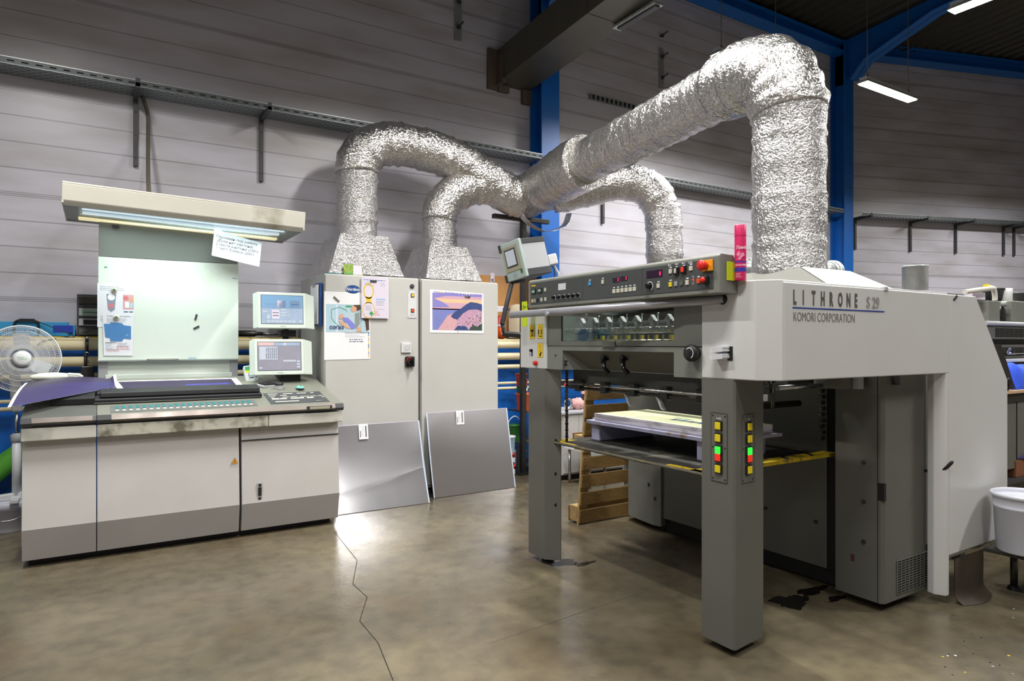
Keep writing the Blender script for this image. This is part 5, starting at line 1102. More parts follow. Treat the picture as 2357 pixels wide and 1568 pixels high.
# pillars
m = MB(); m.prism([(FX, 2.375, .04), (FX, 2.18, .04), (FX+.012, 2.168, .04), (2.89, 2.20, .04), (2.90, 2.375, .04)], (0, 0, ZB-.04), 'press_grey'); pl1 = m.build('front_pillar', t, .002)
m = MB(); m.prism([(FX, 3.985, .04), (FX, 3.785, .04), (FX+.015, 3.77, .04), (2.715, 3.71, .04), (2.73, 3.725, .04), (2.73, 3.985, .04)], (0, 0, ZB-.04), 'press_grey'); pl2 = m.build('rear_pillar', t, .002)
m = MB(); m.box(2.731, 2.741, 3.76, 3.97, .06, ZB, 'groove'); m.build('chain_channel', t)
for py in (1036-21, 1092-0, 1164): 
    q = W(1264, py, 'Y', 3.74); m = MB(); m.cyl((2.69, 3.736, q.z), (2.69, 3.729, q.z), .011, 'black', seg=14); m.build('bolt_hole', pl2)
for (x, y) in ((2.74, 2.28), (2.70, 3.85)): m = MB(); m.cyl((x, y, 0), (x, y, .045), .018, 'black', seg=12); m.lathe((x, y, 0), [(.05, 0), (.05, .012), (.02, .02)], 'black', 20); m.build('foot', t)
m = MB(); ch = spline([(2.84, 3.66, .90), (2.84, 3.66, 1.36)], 1)
for k in range(22): z = .866+k*.022; m.box(2.735, 2.752, 3.672 if k % 2 else 3.676, 3.688 if k % 2 else 3.684, z, z+.018, 'dark_steel')
m.box(2.738, 2.749, 3.677, 3.683, .864, 1.36, 'dark_steel'); m.build('lift_chain', t)
m = MB()
for k in range(34): z = .10+k*.036; m.box(3.72, 3.76, 2.415 if k % 2 else 2.42, 2.44 if k % 2 else 2.435, z+.85 if z+.85 < 1.33 else 1.33, (z+.85 if z+.85 < 1.33 else 1.33)+.024, 'dark_steel')
m.build('lift_chain', t)
# pillar button panels
def button_panel(P_, u, zs, w2, zlo, zhi, par, k):
    m = MB(); P_.slab(m, u-w2, zlo, u+w2, zhi, .003, 'press_grey')
    for (a, b) in ((-1, 0), (1, 0), (-1, .5), (1, .5), (-1, 1), (1, 1)): P_.disc(m, u+a*(w2-.012), zlo+.014+(zhi-zlo-.028)*b, .0045, 'black', .0045, 10)
    for (x0, z0, x1, z1) in ((u-w2, zlo, u+w2, zlo), (u-w2, zhi, u+w2, zhi), (u-w2, zlo, u-w2, zhi), (u+w2, zlo, u+w2, zhi)): P_.line(m, x0, z0, x1, z1, .002, 'groove', .004)
    bp_ = m.build('button_plate', par)
    for z, mm in zip(zs, ('yellow', 'yellow', 'green_on', 'red_on', 'yellow')):
        m = MB(); P_.slab(m, u-.022*k, z-.024, u+.022*k, z+.024, .008, 'black', .003); P_.slab(m, u-.016*k, z-.018, u+.016*k, z+.018, .006, mm, .011); m.build('push_button', bp_, .0015)
    for z, s_ in ((zs[0], 'I◁O'), (zs[1], 'I5'), (zs[4], 'I▸')):
        m = MB(); P_.line(m, u-.014, z+.031, u-.014, z+.041, .002, 'paper_pure', .0045); P_.poly(m, [(u-.009, z+.036), (u-.001, z+.031), (u-.001, z+.041)], 'paper_pure', .0045); P_.ring(m, u+.008, z+.036, .006, .002, 'paper_pure', .0045, 12); m.build('symbol_mark', bp_)
P1 = PX(FX); zs = [pf(1656, y)[1] for y in (980, 1008, 1036, 1052.5, 1079)]; y_ = pf(1656, 1000)[0]
button_panel(P1, -y_, zs, .05, zs[4]-.065, zs[0]+.062, pl1, 1.)
P2 = Pl((2.64, 2.17, 0), (1, .123, 0), (0, 0, 1)); q = W(1721, 1000, 'Y', 2.182); button_panel(P2, (q.x-2.64)*1.0075, [z-.004 for z in zs], .055, zs[4]-.068, zs[0]+.058, pl1, 1.1)
# operator-side white casing: front face with bevelled corner, long side
def poly_fs(pts): return pts
m = MB(); # front skin as a prism along +X
fp = [(2.375, ZB), (2.05, ZB), (2.05, ZT), (pf(1660, 700)[0]+.02, ZT), (pf(1660, 700)[0]+.02, 1.772), (2.375, 1.757)]
m.prism([(FX, a, b) for a, b in fp], (.02, 0, 0), 'white_enamel'); m.build('front_casing', t, .006, 3)
m = MB(); m.prism([(FX, 2.05, ZB), (FX+.088, OY, ZB), (FX+.094, OY+.02, ZB), (FX+.02, 2.06, ZB)], (0, 0, ZT-ZB), 'white_enamel'); m.build('corner_casing', t, .004)
xs, _ = ps_(2185, 700); m = MB(); m.box(FX+.091, xs-.002, OY, OY+.02, ZB-.0, ZT-.01, 'white_enamel'); side = m.build('side_casing', t, .006, 3)
m = MB(); m.prism([(FX+.01, 2.06, ZT-.012), (FX+.098, OY+.01, ZT-.012), (xs, OY+.01, ZT-.012), (xs, 2.25, ZT-.012), (FX+.01, 2.25, ZT-.012)], (0, 0, .012), 'white_enamel'); m.box(3.4, xs, 2.25, 4.08, ZT-.03, ZT-.014, 'press_grey'); m.box(FX+.03, 2.72, 2.25, 4.08, ZT-.03, ZT-.014, 'press_grey'); m.build('top_cover', t, .004)
# tall rear side cover
m = MB(); pr = [(xs, .285), (5.03, .285), (5.03, 1.30), (4.60, ZT-.01), (xs, ZT-.01)]; m.prism([(a, OY, b) for a, b in pr], (0, .03, 0), 'white_enamel'); tall = m.build('tall_side_cover', t, .006, 3)
m = MB(); m.prism([(xs-.065, OY+.055, .05), (xs-.035, OY, .05), (xs, OY, .05), (xs, OY+.07, .05), (xs-.05, OY+.10, .05)], (0, 0, ZB-.05), 'white_enamel'); m.build('cover_edge', t, .006, 3)
m = MB(); m.box(xs, 5.03, OY+.0, OY+.035, .272, .285, 'steel'); m.build('cover_trim', t)
# lettering on the side
PS = Pl((0, OY, 0), (1, 0, 0), (0, 0, 1)); xa, xb = 2.79, 3.33; zl = 1.722
for k, chx in enumerate('LITHRONE'):
    text(chx, PS, xa+k*(xb-xa-.035)/7, zl+.004, .094, 'letter_dark', side, 'lettering', .0015, .5, bold=.0042)
m = MB(); PS.rect(m, 2.785, 1.704, 3.572, 1.711, 'line_blue', .0015); m.build('blue_line', side)
text('KOMORI CORPORATION', PS, 2.79, 1.645, .062, 'letter_grey', side, 'lettering', .0015, .72)
text('S 29', PS, 3.40, zl+.002, .085, 'letter_grey', side, 'lettering', .0025, .82, outline=.0012)
a, b = pf(1679, 665); m = MB(); P1.disc(m, -a, b, .026, 'ink_black', .002, 28, .026); P1.ring(m, -a, b, .026, .003, 'ink_green', .0022); P1.rect(m, -a-.02, b-.006, -a+.02, b-.002, 'ink_yellow', .0026); P1.rect(m, -a-.02, b-.014, -a+.02, b-.010, 'paper', .0026); P1.rect(m, -a-.02, b+.004, -a-.012, b+.01, 'red', .0026); stk = m.build('round_sticker', t); text('J', P1, -a-.004, b+.003, .02, 'paper_pure', t, l=.003)
a, b = ps_(2039, 665); m = MB(); m.box(a-.02, a+.015, OY-.006, OY+.02, b-.012, ZT+.004, 'plastic_grey'); m.build('lid_latch', t, .003)
Q = W(2198, 686, 'Y', OY); PS2 = Pl((Q.x, OY, Q.z), (.8, 0, .55), (-.55, 0, .8)); m = MB(); PS2.slab(m, -.022, -.007, .022, .007, .006, 'charcoal', .0); one('bar_magnet', m, 'dark bar magnet on the tall white cover of the press', 'magnet', 'bar magnets')
# far-side white panel
m = MB(); ya, yb = pf(1198, 800)[0], pf(1258, 800)[0]; m.box(FX, FX+.02, yb, ya, ZB, 1.757, 'white_enamel'); m.box(FX+.02, 2.9, ya-.02, ya, ZB, 1.757, 'white_enamel'); fl = m.build('far_casing', t, .004)
def sign(cx, cy, kind):
    y, z = pf(cx, cy); u = -y; m = MB(); P1.rect(m, u-.0335, z-.05, u+.0335, z+.052, 'letter_dark', .001); P1.rect(m, u-.032, z-.0485, u+.032, z+.0505, 'yellow_sign', .0015); P1.line(m, u-.03, z+.026, u+.03, z+.026, .0012, 'ink_black', .002); P1.poly(m, [(u-.006, z+.032), (u+.006, z+.032), (u, z+.043)], 'letter_dark', .002); l = .002
    if kind == 0:
        P1.rect(m, u-.02, z+.002, u+.02, z+.018, 'ink_black', l); P1.line(m, u-.016, z-.004, u, z-.008, .004, 'ink_black', l); P1.line(m, u, z-.004, u+.002, z-.02, .006, 'ink_black', l); P1.line(m, u+.002, z-.02, u+.016, z-.026, .004, 'ink_black', l); P1.line(m, u+.002, z-.02, u+.01, z-.042, .004, 'ink_black', l); P1.line(m, u-.002, z-.02, u-.018, z-.036, .004, 'ink_black', l); P1.disc(m, u+.004, z-.001, .004, 'ink_black', l)
    elif kind == 1:
        P1.rect(m, u-.024, z-.02, u-.01, z+.016, 'ink_black', l); P1.rect(m, u+.01, z-.02, u+.022, z+.016, 'ink_black', l); P1.line(m, u-.022, z-.024, u-.008, z-.036, .005, 'ink_black', l); P1.rect(m, u-.004, z-.036, u+.024, z-.028, 'ink_black', l)
    else:
        P1.ring(m, u, z+.008, .007, .002, 'ink_black', l); P1.poly(m, [(u-.008, z-.042), (u+.006, z-.042), (u+.016, z-.024), (u-.002, z-.016), (u-.008, z-.024)], 'ink_black', l)
        for k in range(4): P1.line(m, u+.002+.003*k, z-.02, u+.008+.006*k, z-.002-.004*k, .003, 'ink_black', l)
        P1.line(m, u-.022, z-.004, u-.008, z-.004, .003, 'red', l)
    m.build('warning_sign', fl)
sign(1225, 764.5, 0); sign(1243.5, 763.5, 1); sign(1243.5, 807, 2)
y, z = pf(1222.5, 812); m = MB(); P1.rect(m, -y-.026, z-.032, -y+.024, z+.03, 'paper', .001); P1.rect(m, -y-.022, z+.004, -y+.022, z+.026, 'ink_black', .0016); P1.rect(m, -y+.004, z-.026, -y+.022, z+.026, 'ink_black', .0016); P1.rect(m, -y-.02, z-.026, -y-.004, z, 'ink_text', .0016); m.build('notice_sticker', fl)
y, z = pf(1235, 836); m = MB(); m.lathe((FX, y, z), [(.016, 0), (.016, -.02), (.014, -.024), (0, -.025)], 'red', 20, (1, 0, 0)); m.build('red_button', fl)
# front grey door with window
Y0, Y1 = yb, 2.377; WY0, WY1 = pf(1293, 750, 2.64)[0], pf(1551, 750, 2.64)[0]; WZ0, WZ1 = 1.552, 1.74; DZ = 1.52; X2 = 2.64
m = MB()
for (ya_, yb_, za, zb) in ((Y1, WY1, DZ+.003, 1.80), (WY0, Y0, DZ+.003, 1.80), (WY1, WY0, DZ+.003, WZ0), (WY1, WY0, WZ1, 1.80)): m.box(X2, X2+.02, ya_, yb_, za, zb, 'press_grey_light')
door = m.build('front_door', t); m = MB(); m.box(X2+.004, X2+.009, WY1-.01, WY0+.01, WZ0-.01, WZ1+.01, 'window_glass'); m.build('window_pane', door)
m = MB(); m.box(X2-.001, X2+.002, WY0-.002, WY0+.004, WZ0, 1.74, 'groove'); m.build('window_seal', door)
y, z = pf(1400, 787, X2); m = MB(); m.box(X2-.012, X2, y-.07, y+.05, DZ-.005, DZ+.03, 'desk_dark'); m.build('door_catch', door, .003)
# lower front panel with the sloped recess
LY0, LY1 = pf(1295, 810, X2)[0], pf(1551, 810, X2)[0]; LZ = pf(1295, 807, X2)[1]
m = MB(); m.box(X2, X2+.02, Y1, LY1, ZB-.004, DZ-.002, 'press_grey_light'); m.box(X2, X2+.02, LY0, Y0, ZB, DZ-.002, 'press_grey_light'); m.box(X2, X2+.02, LY1, LY0, LZ, DZ-.002, 'press_grey_light'); lowp = m.build('lower_panel', t)
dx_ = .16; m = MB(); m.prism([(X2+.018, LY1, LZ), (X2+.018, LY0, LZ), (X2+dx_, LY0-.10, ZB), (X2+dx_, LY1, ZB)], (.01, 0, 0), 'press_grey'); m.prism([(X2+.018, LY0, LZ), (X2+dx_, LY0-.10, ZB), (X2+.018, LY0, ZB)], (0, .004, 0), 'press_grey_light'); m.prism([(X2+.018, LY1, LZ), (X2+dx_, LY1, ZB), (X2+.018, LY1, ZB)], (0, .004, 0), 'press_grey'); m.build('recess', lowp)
for px in (1392, 1436):
    y, z = pf(px, 828, X2+.05); m = MB(); m.box(X2+.03, X2+.075, y-.012, y+.022, z-.005, z+.02, 'black'); m.tube([(X2+.05, y, z+.01), (X2+.03, y-.01, z-.02), (X2+.01, y-.04, z-.05), (X2+.03, y-.06, z-.085)], [.012, .018, .014, .018], 'black_gloss', 12); m.build('lever_knob', lowp)
for py in (831.5, 839): y, z = pf(1302, py, X2+.02); m = MB(); m.cyl((X2+.03, y, z), (X2+.01, y, z), .005, 'black', seg=10); m.build('screw', lowp)
y, z = pf(1279, 818.5, X2); m = MB(); m.cyl((X2+.01, y, z), (X2-.001, y, z), .0085, 'black', seg=14); m.build('bolt_hole', lowp)
# hand wheel
y, z = pf(1583, 813, 2.58); m = MB(); m.lathe((X2, y-.005, z), [(.03, 0), (.032, -.02), (.042, -.022), (.045, -.045), (.040, -.055), (0, -.055)], 'black', 32, (1, 0, 0)); m.build('hand_wheel', t); Pw = PX(X2-.055); m = MB(); Pw.ring(m, -(y-.005), z, .029, .004, 'paper_pure', .001, 20, -PI*.35, PI*.75); m.build('dial_mark', t)
# dark innards behind the window and roof of the delivery
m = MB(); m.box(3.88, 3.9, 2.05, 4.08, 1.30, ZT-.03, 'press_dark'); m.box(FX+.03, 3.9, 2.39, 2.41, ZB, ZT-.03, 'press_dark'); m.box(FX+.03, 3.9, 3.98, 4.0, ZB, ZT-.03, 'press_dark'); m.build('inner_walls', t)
for k in range(9):
    y = 2.50+.135*k; m = MB(); m.box(2.79, 2.83, y-.014, y+.014, 1.635, 1.675, 'steel'); m.prism([(2.785, y-.03, 1.675), (2.785, y+.03, 1.675), (2.785, y, 1.71)], (.03, 0, 0), 'plastic_grey'); m.box(2.79, 2.80, y-.055, y-.047, 1.63, 1.72, 'chrome'); m.box(2.78, 2.81, y+.035, y+.06, 1.61, 1.64, 'plastic_grey'); m.build('gripper', t, .003)
m = MB(); m.cyl((2.82, 2.42, 1.62), (2.82, 3.97, 1.62), .02, 'steel'); m.cyl((2.78, 2.42, 1.55), (2.78, 3.97, 1.55), .012, 'steel'); m.cyl((3.3, 2.42, 1.66), (3.3, 3.97, 1.66), .04, 'black'); m.build('gripper_bar', t)
m = MB()
for k in range(8): y = 2.46+.12*k; m.box(2.745, 2.765, y, y+.07, 1.563, 1.588, 'yellow'); m.box(2.74, 2.77, y+.02, y+.05, 1.565, 1.60, 'black')
m.build('cam_blocks', t)
# underside bars, levers, cables
m = MB(); m.box(2.80, 2.86, 2.40, 3.68, 1.27, 1.36, 'press_dark'); m.box(3.4, 3.85, 2.42, 3.95, 1.30, 1.345, 'press_dark'); m.build('under_frame', t, .003)
m = MB(); m.cyl((2.78, 2.38, 1.235), (2.78, 3.70, 1.235), .010, 'dark_steel'); m.cyl((2.76, 2.38, 1.262), (2.76, 3.70, 1.262), .008, 'steel'); m.build('under_rail', t)
for k in range(5): y = 2.5+.27*k; m = MB(); m.box(2.755, 2.80, y-.025, y+.03, 1.215, 1.29, 'black'); m.build('rail_clamp', t, .004)
for px in (1438, 1512):
    y, z = pf(px, 900, 2.78); m = MB(); pth = spline([(2.78, y+.02, 1.25), (2.78, y+.0, 1.225), (2.78, y-.022, 1.20), (2.78, y-.04, 1.165), (2.78, y-.052, 1.15)], 5)
    for a, b in zip(pth, pth[1:]): m.prism([a, b, b+Vector((.025, .0, .0)), a+Vector((.025, .0, .0))], (0, .018, .004), 'plastic_grey')
    m.build('sheet_finger', t)
q = W(1327, 885, 'X', 3.2); m = MB(); m.box(3.1, 3.25, q.y-.06, q.y+.08, q.z-.01, q.z+.03, 'black'); m.ball((3.095, q.y, q.z+.012), .006, .006, .006, 'led_red', 8, 6); m.ball((3.095, q.y+.01, q.z-.0), .006, .006, .006, 'led_red', 8, 6); m.build('sensor', t)
# side-opening details under the casing
a = W(1790, 893, 'Y', 2.35); b = W(1902, 899, 'Y', 2.35); m = MB(); m.cyl((a.x, 2.35, a.z), (b.x, 2.35, a.z), .014, 'steel'); m.cyl((b.x, 2.35, a.z), (b.x+.025, 2.35, a.z), .02, 'plastic_grey'); m.build('guide_rod', t)
a, b = W(1925, 905, 'Y', 2.35), W(1981, 905, 'Y', 2.2); m = MB(); m.box(a.x-.15, b.x-.05, 2.22, 2.4, 1.275, ZB, 'press_grey'); m.box(b.x-.05, b.x, 2.18, 2.22, 1.275, ZB, 'plastic_grey'); m.build('guide_bracket', t, .003)
m = MB(); R = random.Random(3)
for k in range(7): x = 2.98+.05*k; m.tube(spline([(x, 2.45, 1.34), (x+R.uniform(-.05, .05), 2.43, 1.30), (x+R.uniform(-.05, .08), 2.45, 1.27+R.uniform(-.02, .02)), (x+.08, 2.46, 1.33)], 5), .007, R.choice(['black', 'brown_glass', 'cardboard_dark', 'charcoal']), 7)
m.build('cable_bundle', t); a = W(1760, 917, 'Y', 2.4); m = MB(); m.box(a.x-.012, a.x+.014, 2.39, 2.40, a.z-.015, a.z+.02, 'plastic_white'); m.build('connector', t)
a = W(1779, 918, 'Y', 2.42); m = MB(); m.cyl((a.x, 2.42, 1.17), (a.x, 2.42, 1.28), .010, 'dark_steel'); m.cyl((a.x-.3, 2.6, 1.16), (a.x+.5, 2.6, 1.16), .02, 'dark_steel'); m.build('guide_pin', t)
# end wall and bodies of the first printing unit
m = MB(); m.box(3.9, 3.92, 2.50, 3.93, .12, 1.32, 'press_grey'); m.box(3.905, 3.95, 2.44, 2.5, .12, 1.32, 'groove'); endw = m.build('end_wall', t)
for (px, py) in ((1762, 1170), (1878, 1201)): q = W(px, py, 'X', 3.9); m = MB(); m.cyl((3.9, q.y, q.z), (3.892, q.y, q.z), .012, 'black', seg=12); m.build('bolt_hole', endw)
m = MB(); m.box(3.93, 5.05, 2.45, 3.95, .02, .13, 'groove'); m.build('base_frame', t)
m = MB(); m.prism([(3.88, 3.93, .05), (3.86, 4.0, .05), (3.90, 4.34, .05), (3.95, 4.4, .05), (4.3, 4.4, .05), (4.3, 3.93, .05)], (0, 0, 1.28), 'press_grey_light'); ft = m.build('far_cabinet', t, .003)
for (px, py, mm) in ((1497, 1115, 'black'), (1511, 1147, 'black')): q = W(px, py, 'X', 3.88); m = MB(); m.box(3.862, 3.885, q.y-.008, q.y+.012, q.z-.016, q.z+.012, mm); m.build('bolt_hole', ft)
# grey operator-side cabinet with vent
m = MB(); gx0 = 3.79; m.prism([(gx0, 2.375, .05), (gx0, 2.10, .05), (gx0+.02, 2.085, .05), (4.26, 2.085, .05), (4.26, 2.375, .05)], (0, 0, ZB-.055), 'press_grey'); gc = m.build('side_cabinet', t, .003)
m = MB(); m.box(gx0-.001, gx0+.004, 2.115, 2.119, .05, ZB-.01, 'groove'); m.build('door_gap', gc)
for py in (1065, 1155, 1247): q = W(1988, py, 'X', gx0); m = MB(); m.cyl((gx0, q.y, q.z), (gx0-.006, q.y, q.z), .013, 'dark_steel', seg=14); m.build('door_lock', gc)
q = W(1962, 1284, 'X', gx0); m = MB(); m.box(gx0-.002, gx0, q.y-.012, q.y+.01, q.z-.02, q.z+.02, 'brown_glass'); m.build('slot', gc)
q = W(2034, 1133, 'Y', 2.09); m = MB(); m.box(gx0-.001, gx0+.02, 2.08, 2.115, q.z-.05, q.z+.05, 'groove'); m.build('hinge', gc)
va, vb = W(2064, 1300, 'Y', 2.085), W(2150, 1300, 'Y', 2.085); vz0, vz1 = W(2064, 1368, 'Y', 2.085).z, W(2064, 1292, 'Y', 2.085).z
m = MB(); m.box(va.x, vb.x, 2.082, 2.086, vz0, vz1, 'groove')
for k in range(11): x = va.x+(vb.x-va.x)*k/10; m.box(x-.0028, x+.0028, 2.079, 2.084, vz0, vz1, 'press_grey')
for k in range(14): z = vz0+(vz1-vz0)*k/13; m.box(va.x, vb.x, 2.0795, 2.084, z-.0022, z+.0022, 'press_grey')
m.build('air_vent', gc)
a = W(2178, 1075, 'Y', OY-.02); m = MB(); m.tube(spline([(4.25, 2.09, a.z-.05), (4.235, 2.03, a.z-.045), (4.235, 1.97, a.z-.02), (4.25, 1.93, a.z+.03)], 6), [.010]*18+[.003], 'black', 10); m.build('rubber_cable', t)
# pile platform (rises and falls with the delivery)
PZ = .864; m = MB(); m.box(2.68, 3.86, 2.42, 3.77, PZ-.02, PZ, 'platform'); pf_ = m.build('pile_platform', t, .002)
m = MB()
for (x0, x1, y0, y1) in ((2.68, 3.86, 2.419, 2.50), (2.68, 2.72, 2.42, 2.68), (2.68, 2.84, 3.68, 3.77), (2.68, 2.70, 3.5, 3.77)): m.box(x0, x1, y0, y1, PZ-.0005, PZ+.001, 'yellow_worn')
m.box(2.6785, 2.68, 2.42, 3.77, PZ-.012, PZ, 'edge_worn'); m.box(2.68, 3.86, 2.4185, 2.42, PZ-.02, PZ, 'yellow_worn'); m.build('edge_marking', pf_)
m = MB()
for k in range(4): x = 2.90+.24*k; m.prism([(x, 2.42, PZ+.0012), (x+.04, 2.42, PZ+.0012), (x+.09, 2.50, PZ+.0012), (x+.05, 2.50, PZ+.0012)], (0, 0, .0005), 'platform')
m.build('hazard_stripe', pf_)
# hood on top under the duct
m = MB(); m.hexa([(3.35, 2.10, 1.825), (4.13, 2.13, 1.825), (4.6, 3.25, 1.825), (3.35, 3.25, 1.825)], [(3.60, 2.48, 1.995), (4.11, 2.48, 1.995), (4.11, 2.95, 1.995), (3.60, 2.95, 1.995)], 'press_grey'); m.build('duct_base', t, .004); m = MB(); m.prism([(3.36, 2.098, 1.826), (4.125, 2.128, 1.826), (4.11, 2.475, 1.996), (3.61, 2.475, 1.996)], (0, -.004, .006), 'white_enamel'); m.build('side_sheet', t)
# control panel box
KX = 2.50; Ya, Yb = pf(1656, 620, KX)[0], pf(1216, 690, KX)[0]
m = MB(); m.prism([(KX, Ya, 1.778), (KX, Ya, 1.955), (KX+.012, Ya, 1.968), (KX+.10, Ya, 1.965), (KX+.20, Ya, 1.80), (KX+.14, Ya, 1.778)], (0, Yb-Ya, 0), 'press_grey_light'); cp = m.build('control_panel', t, .004)
PK = PX(KX); m = MB(); PK.slab(m, -Yb+.03, 1.800, -Ya-.035, 1.945, .003, 'panel_grey'); fpl = m.build('panel_face', cp, .002)
m = MB()
for px in (1343, 1479): y = pf(px, 650, KX)[0]; PK.line(m, -y, 1.80, -y, 1.945, .0015, 'groove', .0035)
m.build('panel_seam', fpl)
def btn(px, py, w, h, mm, d=.006, housing=None, nm='push_button', mark=None):
    y, z = pf(px, py, KX); m = MB()
    if housing: PK.slab(m, -y-w/2-housing[0], z-h/2-housing[1], -y+w/2+housing[0], z+h/2+housing[1], housing[2], 'black', .003); PK.slab(m, -y-w/2, z-h/2, -y+w/2, z+h/2, d, mm, .003+housing[2])
    else: PK.slab(m, -y-w/2, z-h/2, -y+w/2, z+h/2, d, mm, .003)
    if mark: PK.rect(m, -y-.008, z+h/2+.006, -y+.008, z+h/2+.012, 'paper', .004)
    return m.build(nm, fpl, .0012)
B = .021
btn(1507.5, 631, .118, .040, 'led_back', .002, nm='display'); btn(1419, 645, .058, .026, 'led_back', .002, nm='display'); btn(1437.5, 641.5, .058, .026, 'led_back', .002, nm='display')
for s_, px, py, sz in (('0', 1521, 629.5, .030), ('3', 1424.5, 644, .026), ('3', 1443, 640, .026)): y, z = pf(px, py, KX); text(s_, PK, -y-.006, z-sz*.35, sz, 'led_red', fpl, 'digit', .006, .8)
for (px, py) in ((1545, 625), (1592, 618), (1517, 658), (1359-0, 653)): btn(px, py, B, .023, 'sky_button' if px == 1359 else 'pale_button', mark=True)
btn(1559, 624, .013, .024, 'pale_button', .004, (.010, .006, .012), mark=True); btn(1575.5, 621, .016, .024, 'red_on', .004, (.008, .006, .012), mark=True); btn(1389, 649, .018, .024, 'pale_button', .006, mark=True)
btn(1545, 655, B, .024, 'yellow', mark=True); btn(1557.5, 653.5, B, .024, 'grey_button'); btn(1570.5, 652, B, .024, 'desk_dark'); btn(1583.5, 650.5, B, .024, 'pale_button', mark=True); btn(1609.5, 647, B, .024, 'orange', mark=True)
btn(1596, 645, .009, .040, 'paper', .001); btn(1596, 645, .006, .034, 'black', .002); btn(1596, 644.5, .007, .008, 'red_on', .004)
for k, px in enumerate((1414.5, 1423.8, 1433.1, 1442.6, 1452, 1461.6)): btn(px, 670.5-k*1.08, .026, .023, 'pale_button', .003, mark=True)
btn(1229, 658, .05, .009, 'yellow_sign', .001, nm='yellow_label'); btn(1230, 671.5, .034, .018, 'lcd_green', .002, (.008, .008, .006), 'meter'); btn(1244, 669, .034, .018, 'lcd_green', .002, (.008, .008, .006), 'meter')
for (px, py, mm) in ((1256.5, 667, 'pale_button'), (1257, 689, 'pale_button'), (1248, 690, 'pale_button'), (1227.3, 693, 'peach_button'), (1233, 692.3, 'lcd_green'), (1238.5, 691.5, 'black')): btn(px, py, .018, .024, mm)
y, z = pf(1294.6, 660, KX); m = MB(); PK.rect(m, -y-.04, z-.02, -y+.04, z+.02, 'paper', .004)
for k in range(3): PK.line(m, -y-.04, z-.01+.01*k, -y+.04, z-.01+.01*k, .0012, 'ink_text', .0045)
PK.line(m, -y+.015, z-.02, -y+.015, z+.02, .0012, 'ink_text', .0045); m.build('paper_label', fpl)
def knob(px, py, r, L):
    y, z = pf(px, py, KX); m = MB(); m.lathe((KX-.003, y, z), [(r, 0), (r*.92, -L), (r*.8, -L-.002), (0, -L-.002)], 'black_gloss', 20, (1, 0, 0)); k = m.build('knob', fpl); m = MB(); PK.ring(m, -y, z, r*1.5, r*.25, 'paper', .004, 20, -PI*.4, PI*.75); m.build('dial_mark', k) if False else m.build('dial_mark', fpl)
for k, px in enumerate((1277, 1288.5, 1299.5, 1310.5, 1321.7, 1333)): knob(px, 685-k*1.0, .010, .022)
knob(1497, 658.5, .016, .026)
y, z = pf(1631, 612, KX); m = MB(); PK.slab(m, -y-.032, z-.026, -y+.032, z+.028, .008, 'amber', .003); es = m.build('emergency_plate', fpl, .002)
m = MB(); m.lathe((KX-.01, y+.006, z), [(.016, 0), (.016, -.022), (.024, -.024), (.026, -.036), (.022, -.044), (0, -.045)], 'red', 28, (1, 0, 0)); m.build('stop_button', es)
y, z = pf(1628, 645, KX); m = MB(); m.box(KX-.026, KX-.003, y-.018, y+.018, z-.018, z+.018, 'black'); eb = m.build('button_housing', fpl, .004); m = MB(); m.lathe((KX-.026, y+.003, z), [(.014, 0), (.014, -.008), (0, -.009)], 'red', 24, (1, 0, 0)); m.build('button_cap', eb)
m = MB()
for (px, py) in ((1543, 611), (1560, 608), (1575, 606)): y, z = pf(px, py, KX); PK.rect(m, -y-.012, z-.004, -y-.004, z+.004, 'paper', .004); PK.ring(m, -y+.004, z, .005, .0015, 'paper', .004, 12)
m.build('symbol_mark', fpl); y, z = pf(1590, 605, KX); text('AMR', PK, -y-.014, z-.004, .014, 'paper', fpl, l=.004)
# hand rail
ra_ = Vector((2.64, 2.235, 1.757)); rb_ = W(1176, 725, 'X', 2.28); m = MB(); m.tube([ra_, rb_], .0225, 'rail_steel', 24); m.build('hand_rail', t); m = MB(); m.lathe((FX, 2.238, 1.757), [(.027, .002), (.027, -.004), (.0, -.005)], 'black', 24, (1, 0, 0)); m.build('rail_socket', t)
q = W(1257, 722, 'X', 2.33); m = MB(); m.cyl((q.x, q.y, q.z), (2.64, q.y+.0, q.z-.0), .012, 'rail_steel'); m.build('rail_post', t)
# printed sheets and pallet on the platform
t = thing('stock_pallet', (3.2, 3.1, PZ), 'small lilac-painted wooden pallet on the raised press platform', 'pallet')
m = MB(); m.box(2.90, 3.46, 2.50, 3.66, .985, 1.006, 'pallet_lilac'); m.build('deck_board', t, .003)
for y in (2.60, 3.56): m = MB(); m.box(2.93, 3.44, y, y+.085, .865, .985, 'pallet_lilac'); m.build('bearer', t, .008)
m = MB(); m.box(2.897, 2.905, 2.50, 3.66, .984, 1.004, 'pallet_lilac'); m.build('front_edge', t)
m = MB(); R = random.Random(2); 
for k in range(9):
    z = 1.0065+k*.0052; j = R.uniform(-.004, .004); m.hexa([(2.92+j, 2.54, z), (3.42+j, 2.54, z), (3.42+j, 3.60, z), (2.92+j, 3.60, z)], [(2.92+j, 2.54, z+.0048), (3.42+j, 2.54, z+.0048), (3.42+j, 3.60, z+.0048), (2.92+j, 3.60, z+.0048)], 'sheet_edge')
m.box(2.92, 3.42, 2.54, 3.60, 1.0533, 1.0545, 'sheet_green')
PT = Pl((2.92, 3.60, 1.0545), (0, -1, 0), (1, 0, 0)); PT.rect(m, .0, 0, 1.06, .02, 'paper', .0006); PT.rect(m, .30, 0, .315, .5, 'paper', .0006); PT.rect(m, .34, 0, .345, .5, 'paper', .0006)
for k in range(4): PT.poly(m, [(.55+.07*k, .16), (.60+.07*k, .16), (.61+.07*k, .21), (.56+.07*k, .21)], 'navy' if k % 2 == 0 else 'badge_blue', .0008)
